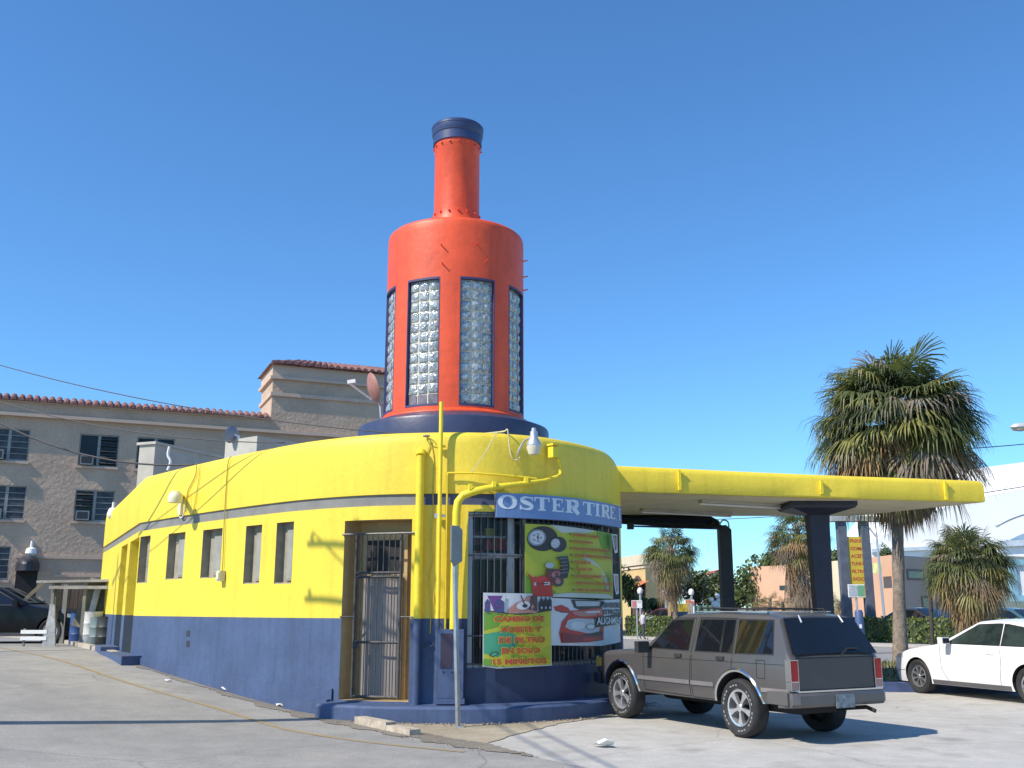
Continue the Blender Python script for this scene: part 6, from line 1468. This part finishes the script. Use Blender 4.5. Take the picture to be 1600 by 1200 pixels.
# cream house and billboard at the far right
q0, q1 = P2(1556, 92), P2(1640, 96); cw = thing('cream_building', 'pale cream building behind the round headed palm at the right edge', 'building', (q0.x, q0.y, 0)); m = MB(); wallbox(m, q0, q1, 10, -.2, PY(1570, 868, 92).z); m.build('wall', mat('pale_cream_wall', (.66, .62, .40), .8, var=.05), cw)
fC = onwall(q0, q1)
wrect('window', fC, ucol(q0, q1, 1566), ucol(q0, q1, 1576), 3.4, 4.6, .05, GLASS, cw); wrect('eave', fC, -.3, 9, PY(1570, 868, 92).z-.3, PY(1570, 868, 92).z, .3, TRIM, cw)
bb = thing('billboard', 'white blank billboard in a pale teal frame at the right edge', 'billboard', (PY(1612, 950, 70).x, 70, 0)); a = PY(1584, 935, 70); b = PY(1650, 879, 70)
MB().box(((a.x+b.x)/2, 70, (a.z+b.z)/2), (b.x-a.x, .25, b.z-a.z)).build('panel', WHT, bb)
m = MB(); cx_, cz_ = (a.x+b.x)/2, (a.z+b.z)/2
for zz in (a.z, b.z): m.box((cx_, 69.9, zz), (b.x-a.x+.4, .5, .4))
for xx in (a.x, b.x): m.box((xx, 69.9, cz_), (.4, .497, b.z-a.z-.4))
m.build('frame', mat('pale_teal_frame', (.22, .42, .50), .6), bb); MB().box((cx_, 70, a.z/2-.1), (.4, .4, a.z-.2)).build('post', GALV, bb)

# ------------------------------------------------------------------ street furniture beyond the canopy
# overhead lift arm and dark post right of the shop
lf = thing('steel_post', 'dark steel post with a rounded cap and two long overhead arms reaching to the shop', 'post', (PY(1137, 950, 22.5).x, 22.5, 0)); px_ = PY(1137, 950, 22.5).x; zt_ = PY(1137, 830, 22.5).z
DKB = mat('dark_blue_black_steel', (.012, .016, .024), .5, var=.25, scale=4)
m = MB(); m.box((px_, 22.5, zt_/2-.02), (.27, .27, zt_)); v = []
m.add([(px_-.135, 22.365, zt_-.02), (px_+.135, 22.365, zt_-.02), (px_+.135, 22.365, zt_+.03), (px_+.02, 22.365, zt_+.13), (px_-.10, 22.365, zt_+.12), (px_-.135, 22.365, zt_+.05)]+[(px_-.135, 22.635, zt_-.02), (px_+.135, 22.635, zt_-.02), (px_+.135, 22.635, zt_+.03), (px_+.02, 22.635, zt_+.13), (px_-.10, 22.635, zt_+.12), (px_-.135, 22.635, zt_+.05)], [(0, 1, 2, 3, 4, 5), (11, 10, 9, 8, 7, 6)]+[(i, (i+1) % 6, 6+(i+1) % 6, 6+i) for i in range(6)])
m.build('post', DKB, lf)
a = PY(970, 815, 22.3); b = PY(1127, 824, 22.4); MB().tube([a, b], .06, 6).build('lower_arm', DKB, lf)
m = MB(); a = PY(970, 809, 22.6); b = PY(1112, 813, 22.6); m.tube([a, b], .10, 4); m.tube([b, PY(1118, 816, 22.5), PY(1121, 823, 22.45)], .09, 5); m.build('upper_arm', DKB, lf)
m = MB(); a = PY(985, 822, 22.2); m.box(a, (.14, .14, .14)); m.tube([a, PY(1114, 826, 22.3)], .02, 5); m.build('cable_reel', DKB, lf)
MB().tube(crom([PY(1123, 822, 22.4), PY(1129, 813, 22.4), PY(1137, 815, 22.4), PY(1139, 824, 22.45)], 5), .018, 5).build('hose', GALV, lf)
# pylon sign
Yp = 50.0; py_ = thing('pylon_sign', 'tall two post sign with a yellow panel of red lettering beyond the hedge', 'sign', (PY(1341, 950, Yp).x, Yp, 0)); zt_ = PY(1341, 815, Yp).z
PYL = mat('navy_grey_post', (.10, .115, .15), .6, var=.2, scale=3)
for x in (1323, 1359): v = PY(x, 950, Yp); MB().box((v.x, Yp, zt_/2-.1), (.42, .42, zt_+.18)).build('post', PYL, py_)
a, b = PY(1296, 815, Yp), PY(1392, 815, Yp); MB().box(((a.x+b.x)/2, Yp, zt_+.12), (b.x-a.x, .7, .24)).build('top_beam', mat('pale_beam', (.34, .34, .33), .6), py_)
a, b = PY(1330.5, 934, Yp), PY(1352, 839, Yp); pn = MB().box(((a.x+b.x)/2, Yp-.05, (a.z+b.z)/2), (b.x-a.x+.26, .2, b.z-a.z)).build('panel', mat('yellow_sign_panel', (.60, .44, .05), .5, var=.1), py_)
fP = lambda u, v, o: (a.x+u*(b.x-a.x), Yp-.15-o, a.z+v*(b.z-a.z)); m = MB()
for k, t in enumerate(('FRENOS', 'GOMAS', 'ACEITE', 'TUNE-UP', 'FILTROS', 'SHOCKS', 'ALIGNMENT')): put_text(m, t, .5, .90-.125*k, .86, .06, fP, .004, 0, .03)
m.build('lettering', mat('red_sign_letters', (.42, .05, .03), .5), pn, recalc=False)
def sign_on_post(name, label, px, Y, y0, y1, wpx, cols, ybase=0.0, cat='sign'):
    a = PY(px-wpx/2, y1, Y); b = PY(px+wpx/2, y0, Y); t = thing(name, label, cat, ((a.x+b.x)/2, Y, 0)); w2 = (b.x-a.x)
    MB().box(((a.x+b.x)/2, Y, (a.z+b.z)/2), (w2, .05, b.z-a.z)).build('plate', WHT, t)
    for k, (c, u0, u1, v0, v1) in enumerate(cols):
        MB().box((a.x+w2*(u0+u1)/2, Y-.03-.004*k, a.z+(b.z-a.z)*(v0+v1)/2), (w2*(u1-u0), .012, (b.z-a.z)*(v1-v0))).build('marking', c, t)
    MB().tube([((a.x+b.x)/2, Y+.06, -.05), ((a.x+b.x)/2, Y+.06, b.z)], .04, 8).build('post', GALV, t)
PRD = mat('faded_red_print', (.55, .20, .18), .5, var=.3, scale=20); PGN = mat('green_sign_print', (.16, .36, .20), .5); PGY = mat('grey_sign_print', (.40, .44, .48), .5, var=.3, scale=12)
sign_on_post('parking_sign', 'small white sign with red marks on a post beside the walking person', 995, 54, 938, 950, 16, [(PRD, .04, .46, .08, .92), (PRD, .55, .9, .78, .84)])
sign_on_post('street_sign', 'small grey and green sign on a post between the pylon sign legs', 1338, 38, 913, 933, 24, [(PGY, .04, .55, .1, .92), (PGN, .58, .97, .1, .92)])
bp = PY(1345, 1000, 37.5); t = thing('blue_bollard', 'thick blue post with a white mark standing behind the SUV', 'bollard', (bp.x, 37.5, 0)); zt_ = PY(1345, 953, 37.5).z
m = MB(); m.lathe([(.19, -.05), (.165, .3), (.15, zt_-.1), (.11, zt_)], (bp.x, 37.5, 0), 16, capt=True); m.build('post', mat('blue_post_paint', (.06, .10, .22), .5, var=.15), t, smooth=40); MB().box((bp.x-.02, 37.34, zt_*.62), (.08, .03, .14)).build('reflector', WHT, t)
q = PY(1457, 1009, 42.5); t = thing('dark_pole', 'thin dark leaning pole in front of the hedge', 'pole', (q.x, 42.5, 0)); m = MB(); m.tube([(q.x, 42.5, -.05), (PY(1452, 895, 42.5))], .085, 8); m.build('pole', mat('dark_pole_wood', (.05, .045, .045), .8), t); MB().box((q.x, 42.5, .05), (.3, .3, .1)).build('base', KST, t)
for px, yt, Y, lab in ((1000, 922, 62, 'slim white capped post left of the palm near the arched doorway'), (1040, 923, 63, 'slim white capped post between the narrow dark windows and the palm'), (1080, 924, 61, 'slim white capped post beside the orange notice')):
    v = PY(px, yt, Y); t = thing('post_lamp', lab, 'lamp post', (v.x, Y, 0), 0, 'white capped lamp posts'); MB().tube([(v.x, Y, -.05), (v.x, Y, v.z-.2)], .07, 8).build('post', GALV, t); MB().lathe([(0, .0), (.14, .05), (.18, .22), (.12, .36), (0, .42)], (v.x, Y, v.z-.25), 12).build('lamp_head', WHT, t, smooth=50)
a, b = PY(1046, 957, 60), PY(1076, 942, 60); t = thing('yellow_notice_board', 'yellow notice board between two tan posts beyond the hedge', 'notice board', ((a.x+b.x)/2, 60, 0)); MB().box(((a.x+b.x)/2, 60, (a.z+b.z)/2), (b.x-a.x-.2, .12, b.z-a.z-.1)).build('board', mat('yellow_notice', (.50, .38, .04), .6, var=.4, scale=3), t)
for v in (a.x, b.x): MB().box((v, 60, b.z/2), (.14, .16, b.z+.1)).build('post', mat('tan_post', (.5, .38, .22), .7), t)
sign_on_post('orange_notice', 'small orange notice with a white corner beside the yellow notice board', 1078, 60.6, 937, 945, 13, [(mat('orange_print', (.60, .18, .05), .5), .0, .62, .2, .9), (PRD, .66, 1., .0, .7)])
a, b = PY(1086, 958, 66), PY(1128, 946, 66); t = thing('green_tarp_fence', 'low green tarpaulin fence beyond the hedge', 'fence', (a.x, 66, 0)); m = MB(); N_ = 14
m.add([(a.x+(b.x-a.x)*i/N_, 66+.12*math.sin(i*1.9), zz) for zz in (-.05, b.z) for i in range(N_+1)], [(i, i+1, N_+2+i, N_+1+i) for i in range(N_)]); m.build('tarp', mat('green_tarp', (.10, .20, .15), .7, var=.2), t, recalc=False)
for i in range(4): MB().tube([(a.x+(b.x-a.x)*i/3, 66.2, -.05), (a.x+(b.x-a.x)*i/3, 66.2, b.z+.1)], .03, 6).build('stake', GALV, t)
v = PY(1118, 946, 58); t = thing('globe_lamp_cluster', 'cluster of white round globe lamps on a post behind the SUV roof', 'lamp post', (v.x, 58, 0)); MB().tube([(v.x, 58, -.05), (v.x, 58, v.z+.2)], .05, 8).build('post', GALV, t)
for dx, dz, r_ in ((0, 0, .26), (.22, .25, .17), (-.22, .32, .15), (.12, .55, .15)): MB().lathe([(r_*math.sin(math.pi*i/8), -r_*math.cos(math.pi*i/8)) for i in range(9)], (v.x+dx, 58, v.z+dz), 14).build('globe', WHT, t, smooth=80)
# thin light pole with two arms behind the big palm
q = PY(1381, 950, 62); t = thing('street_light', 'thin pale street light pole with two short arms behind the tall palm trunk', 'street light', (q.x, 62, 0)); zt_ = PY(1378, 832, 62).z
MB().tube([(q.x, 62, -.05), (q.x-.1, 62, zt_)], [.10, .06], 8).build('pole', GALV, t)
for g_ in (-1, 1): MB().tube(crom([Vector((q.x-.1, 62, zt_-.3)), Vector((q.x-.1+g_*.6, 62, zt_+.5)), Vector((q.x-.1+g_*1.3, 62, zt_+.9))], 4), .045, 6).build('arm', GALV, t); MB().box((q.x-.1+g_*1.5, 62, zt_+.9), (.6, .25, .14)).build('lamp_head', GALV, t)
# street light and wires at the right edge
sp = Vector((20.6, 31, 0)); t = thing('street_light', 'grey street lamp head reaching in at the right edge of the sky', 'street light', tuple(sp)); hp = PY(1594, 668, 31.0)
MB().tube([(sp.x, 31, -.05), (sp.x-.05, 31, hp.z-.4)], [.14, .08], 10).build('pole', GALV, t); MB().tube(crom([Vector((sp.x-.05, 31, hp.z-.5)), Vector((sp.x-.6, 31, hp.z+.05)), Vector((hp.x+1.0, 31, hp.z+.08)), Vector((hp.x+.2, 31, hp.z+.05))], 5), .05, 8).build('arm', GALV, t)
m = MB(); m.lathe([(0, .14), (.12, .13), (.20, .05), (.21, 0), (.0, 0)], (0, 0, 0), 18); m.lathe([(.19, 0), (.15, -.09), (0, -.13)], (0, 0, 0), 18, 1); m.v = [(hp.x+p[0]*1.5, hp.y+p[1], hp.z+p[2]) for p in m.v]; m.build('lamp_head', [mat('pale_grey_lamp', (.55, .56, .58), .4, .2), LENS], t, smooth=50)

# ------------------------------------------------------------------ utility poles on the near side of the street and their wires
POLEW = mat('creosoted_pole', (.13, .10, .075), .9, var=.25, scale=4, stretch=(3, 3, .3))
def upole(x, y, h, arms, label, rot, arm=2.0):
    g_ = H(x, y); t = thing('utility_pole', label, 'utility pole', (x, y, g_)); MB().tube([(x, y, g_-.1), (x, y, g_+h)], [.135, .10], 12).build('pole', POLEW, t, smooth=60)
    for z in arms:
        MB().box((x, y, g_+z), (arm, .05, .055), rz=rot).build('crossarm', POLEW, t)
        for s_ in (-.45*arm, .45*arm): MB().lathe([(.03, 0), (.04, .05), (.02, .09), (0, .10)], (x+s_*math.cos(rot), y+s_*math.sin(rot), g_+z+.06), 8).build('insulator', WHT, t)
    return t
qx, qy = -2.28-6.5*math.cos(SUN_A), 15.38-6.5*math.sin(SUN_A)
upole(qx, qy, 8.72, (8.40, 7.55), 'wooden utility pole off to the left whose shadow crosses the street', R(-35), 2.0)
upole(-15.5, 20.5, 9.0, (8.6,), 'farther wooden utility pole up the hill left of the frame', R(-50))
WIRE = mat('overhead_wire', (.05, .05, .055), .6)
def wire(a, b, d, label, r_=.012): m = MB(); m.tube(sag(a, b, d), r_, 5, caps=False); tag(m.build('overhead_wire', WIRE, None), label, 'wire')
def rpt(px, py, Y): return PY(px, py, Y)
wire((-15.5, 20.5, 9.4), rpt(302, 726, 19.0), 1.35, 'thick sagging cable crossing the apartment roof down to the left yellow wall', .018)
wire((-15.5, 20.5, 8.3), rpt(666, 681, 15.25), .55, 'long thin wire running past the apartment cornice to the front parapet', .009)
wire((-15.5, 20.5, 8.0), rpt(445, 692, 16.5), .75, 'lowest thin wire at the upper left, ending on the yellow parapet', .009)
ht = seen(667, 682, .02); m = MB(); m.lathe([(.05, -.012), (.06, 0), (.05, .012), (.04, 0), (.05, -.012)], tuple(ht+Vector((0, -.04, 0))), 14); m.tube([ht+Vector((0, .05, 0)), ht+Vector((0, -.05, 0))], .012, 6); tag(m.build('wire_hook', STEEL, None), 'small iron hook on the front parapet holding the thin wire', 'hook')
upole(24.5, 34.0, 9.5, (9.2,), 'wooden utility pole beyond the right edge of the street', R(50))
wire((24.5, 34, 8.2), rpt(1400, 706, 26), .25, 'thin wire crossing in front of the tall palm crown', .014)
wire((24.5, 34, 6.9), rpt(1100, 812, 60), .5, 'thin wire sloping down behind the canopy end', .02)
# wires from the first pole up the street: their shadows fall across the asphalt
for k, (dx, z) in enumerate(((-.9, 8.9), (.9, 8.05))):
    c_, s_ = math.cos(R(-35)), math.sin(R(-35)); wire((qx+dx*c_, qy+dx*s_, z), (qx+5+dx*c_, qy-19+dx*s_, z+.4), .5, ['overhead wire on the street side of the near utility pole', 'overhead wire on the shop side of the near utility pole', 'lower overhead wire on the near utility pole'][k], .018)

# ------------------------------------------------------------------ leaning street sign post at the corner
bs = G(716, 1137); tpz = PY(709.5, 826, bs.y).z; txx = PY(709.5, 826, bs.y).x
t = thing('street_sign_post', 'thin steel sign post at the corner with its blank sign plate seen edge on', 'sign', (bs.x, bs.y, bs.z))
m = MB(); d = Vector((txx-bs.x, 0, tpz-bs.z)); a = Vector((bs.x, bs.y, bs.z-.05))
for off, wd in ((Vector((0, 0, 0)), .035),): m.tube([a, a+d*1.0], wd, 4)
m.box((bs.x+.03, bs.y-.01, bs.z+.01), (.12, .12, .03)); m.build('post', mat('galvanised_post', (.42, .43, .43), .4, .7, var=.15, scale=6), t)
zc_ = PY(713, 852, bs.y).z; m = MB(); ang = R(62); hw3 = .15; cx_ = txx+.04
pl_ = [(-hw3, -.22), (-hw3*.4, -.30), (hw3, -.22), (hw3, .22), (hw3*.4, .27), (-hw3, .27)]
m.add([(cx_+u*math.cos(ang)-.008*s_*math.sin(ang), bs.y-.045+u*math.sin(ang)*.999+.008*s_*math.cos(ang), zc_+v) for s_ in (-1, 1) for u, v in pl_], [(0, 1, 2, 3, 4, 5), (11, 10, 9, 8, 7, 6)]+[(i, (i+1) % 6, 6+(i+1) % 6, 6+i) for i in range(6)])
m.build('sign_plate', mat('grey_sign_back', (.24, .24, .24), .45, .5, var=.1), t)

# ------------------------------------------------------------------ litter and weeds
PAP = mat('white_paper', (.72, .72, .70), .8)
for k, (px, py, sz, lab) in enumerate([(945, 1168, .13, 'crumpled white paper lying on the concrete before the SUV'), (357, 1081, .10, 'crumpled white litter in the gutter under the blue wall'), (332, 1074, .055, 'tiny white scrap in the gutter, left of the crumpled litter'), (440, 1105, .07, 'flat white scrap in the gutter nearest the front door'), (113, 1008, .07, 'white scrap on the gutter stones before the lean-to'), (262, 1066, .05, 'small pale scrap in the gutter below the wall vents')]):
    g_ = G(px, py); m = MB(); nn = 9
    v = [(g_.x+sz*math.cos(2*math.pi*i/nn)*random.uniform(.5, 1.1)*1.4, g_.y+sz*math.sin(2*math.pi*i/nn)*random.uniform(.5, 1.1), g_.z+.02+random.uniform(0, sz*.6)) for i in range(nn)]+[(g_.x, g_.y, g_.z+sz*.8)]+[(g_.x+sz*.3, g_.y+.2*sz, g_.z+.015)]
    m.add(v, [(i, (i+1) % nn, nn) for i in range(nn)]+[(i, (i+1) % nn, nn+1) for i in range(nn)]); tag(m.build('paper_scrap', PAP, None), lab, 'litter', 'scraps of litter')
m = MB(); wb_ = PZ(946, 1106, 0)
for k in range(420):
    a = random.uniform(0, 6.28); r_ = abs(random.gauss(0, .16)); x = wb_.x+r_*math.cos(a)*1.4; y = wb_.y+r_*math.sin(a)*.7; h = random.uniform(.05, .26)*max(.2, 1-r_*1.6); b = random.uniform(0, 3.14); w2 = .016
    m.add([(x-w2*math.cos(b), y-w2*math.sin(b), 0), (x+w2*math.cos(b), y+w2*math.sin(b), 0), (x+random.uniform(-.1, .1)+w2, y+random.uniform(-.1, .1), h*.7), (x+random.uniform(-.14, .14), y+random.uniform(-.12, .12), h)], [(0, 1, 2), (0, 2, 3)], k % 2)
tag(m.build('weeds', [LFA, mat('weed_light', (.16, .22, .04), .6, var=.3)], None, recalc=False), 'tuft of green weeds by the front wheel of the SUV', 'weeds', kind='stuff')
m = MB(); s560 = HIT(560, 1110)[0]
for k in range(380):
    s_ = random.uniform(s560, S_D); of = .36+abs(random.gauss(.03, .10)); p = WS(s_, 0, of); sz = random.uniform(.004, .015)
    m.box((p.x, p.y, H(p.x, p.y)+.014+sz*.3), (sz*2, sz*1.4, sz*.8), rz=random.uniform(0, 3))
for k in range(520):
    f_ = random.random()**.8; i = random.randint(2, len(KERB)-3); p = KERB[i].lerp(KERB[i+1], random.random()); x = p.x+random.gauss(0, .07); y = p.y+random.gauss(-.02, .09); sz = random.uniform(.004, .014)
    m.box((x, y, H(x, y)+.004+sz*.3), (sz*2, sz*1.4, sz*.8), rz=random.uniform(0, 3))
tag(m.build('grit', mat('gutter_grit', (.28, .24, .19), .95, var=.6, scale=30), None, recalc=False), 'grit and dead leaves gathered in the gutter and by the blue step', 'grit', kind='stuff')

# ------------------------------------------------------------------ the walking person far behind the SUV
def person(x, y, h, heading, label):
    t = thing('person', label, 'person', (x, y, 0), heading, None, world=False); k = h/1.75
    # joints: name -> (x fwd, y left, z), radius
    J = [((0, 0, .95), .15), ((0, 0, 1.10), .14), ((.02, 0, 1.28), .165), ((.03, 0, 1.42), .12), ((.04, 0, 1.50), .055), ((.06, 0, 1.58), .085), ((.065, 0, 1.68), .088), ((.06, 0, 1.74), .06),
         ((0, .09, .90), .10), ((.16, .10, .52), .065), ((.10, .10, .10), .045), ((.26, .11, .045), .04),
         ((0, -.09, .90), .10), ((.02, -.10, .50), .065), ((-.28, -.10, .17), .045), ((-.16, -.11, .06), .04),
         ((.03, .20, 1.39), .06), ((-.10, .25, 1.12), .045), ((-.02, .27, .90), .034), ((.02, .27, .82), .035),
         ((.03, -.20, 1.39), .06), ((.20, -.26, 1.20), .045), ((.44, -.24, 1.28), .034), ((.53, -.23, 1.31), .034)]
    E_ = [(0, 1), (1, 2), (2, 3), (3, 4), (4, 5), (5, 6), (6, 7), (0, 8), (8, 9), (9, 10), (10, 11), (0, 12), (12, 13), (13, 14), (14, 15), (2, 16), (16, 17), (17, 18), (18, 19), (2, 20), (20, 21), (21, 22), (22, 23)]
    def fingers(j, base_dir, side_):
        bx = Vector(J[j][0])
        for i in range(4):
            o = Vector((0, side_*(.018*(i-1.5)), 0)); J.append((tuple(bx+base_dir*.05+o), .012)); n1 = len(J)-1; J.append((tuple(bx+base_dir*(.095+.008*(1-abs(i-1.5)))+o+Vector((0, 0, -.012))), .009)); E_.extend([(j, n1), (n1, n1+1)])
        J.append((tuple(bx+base_dir*.02+Vector((.02, side_*.035, .02))), .012)); E_.append((j, len(J)-1))
    fingers(19, Vector((.15, 0, -.98)), 1); fingers(23, Vector((.95, 0, .25)), 1)
    me = bpy.data.meshes.new('body'); me.from_pydata([tuple(c*k for c in j[0]) for j in J], E_, []); o = bpy.data.objects.new('body', me); COL.objects.link(o)
    md = o.modifiers.new('s', 'SKIN'); sv_ = me.skin_vertices[0].data
    for i, j in enumerate(J): sv_[i].radius = (j[1]*k, j[1]*k*(1.25 if i in (1, 2, 3) else 1)); sv_[i].use_root = (i == 0)
    sb = o.modifiers.new('u', 'SUBSURF'); sb.levels = 1; sb.render_levels = 1
    bpy.context.view_layer.update(); m2 = bpy.data.meshes.new_from_object(o.evaluated_get(bpy.context.evaluated_depsgraph_get())); bpy.data.objects.remove(o)
    for n_ in (mat('skin', (.22, .12, .08), .6), mat('pale_grey_shirt', (.46, .44, .46), .8, var=.15, scale=6), mat('dark_trousers', (.05, .055, .075), .8), mat('dark_shoe', (.03, .03, .03), .6)): m2.materials.append(n_)
    for p in m2.polygons:
        z = p.center.z/k; p.use_smooth = True; arm = abs(p.center.y/k) > .22 and z < 1.25
        p.material_index = 3 if z < .09 else 2 if z < .93 and not arm else 0 if (z > 1.47 or (arm and (p.center.x > .3*k or z < 1.08))) else 1
    m2.name = 'body'; b = link('body', m2, t)
    hm = MB()
    for i in range(7):
        for j in range(12):
            pass
    hm.lathe([(.0, .115), (.06, .105), (.093, .06), (.098, .0), (.085, -.04)], (0, 0, 0), 16); hm.v = [((v[0]*1.02+.05)*k, v[1]*.95*k, (v[2]+1.675)*k) for v in hm.v]; hm.build('hair', mat('black_hair', (.012, .01, .009), .7), t, smooth=60)
    fm = MB(); fm.add([(.135*k, -.012*k, 1.64*k), (.135*k, .012*k, 1.64*k), (.165*k, 0, 1.635*k), (.14*k, 0, 1.68*k)], [(0, 1, 2), (0, 2, 3), (1, 3, 2)]); fm.build('nose', mat('skin', ()), t)
    em = MB()
    for s_ in (-1, 1): em.box((.142*k, s_*.032*k, 1.675*k), (.012*k, .022*k, .010*k))
    em.build('eyes', mat('black_hair', ()), t); MB().box((.138*k, 0, 1.605*k), (.014*k, .045*k, .008*k)).build('mouth', mat('lip', (.18, .06, .05), .6), t)
    for s_ in (-1, 1): MB().box((.055*k, s_*.092*k, 1.66*k), (.035*k, .016*k, .05*k)).build('ear', mat('skin', ()), t)
    return t
q = PY(1004, 960, 53); person(q.x, 53, 1.52, R(20), 'person in a pale grey shirt and dark trousers walking past the far hedge')
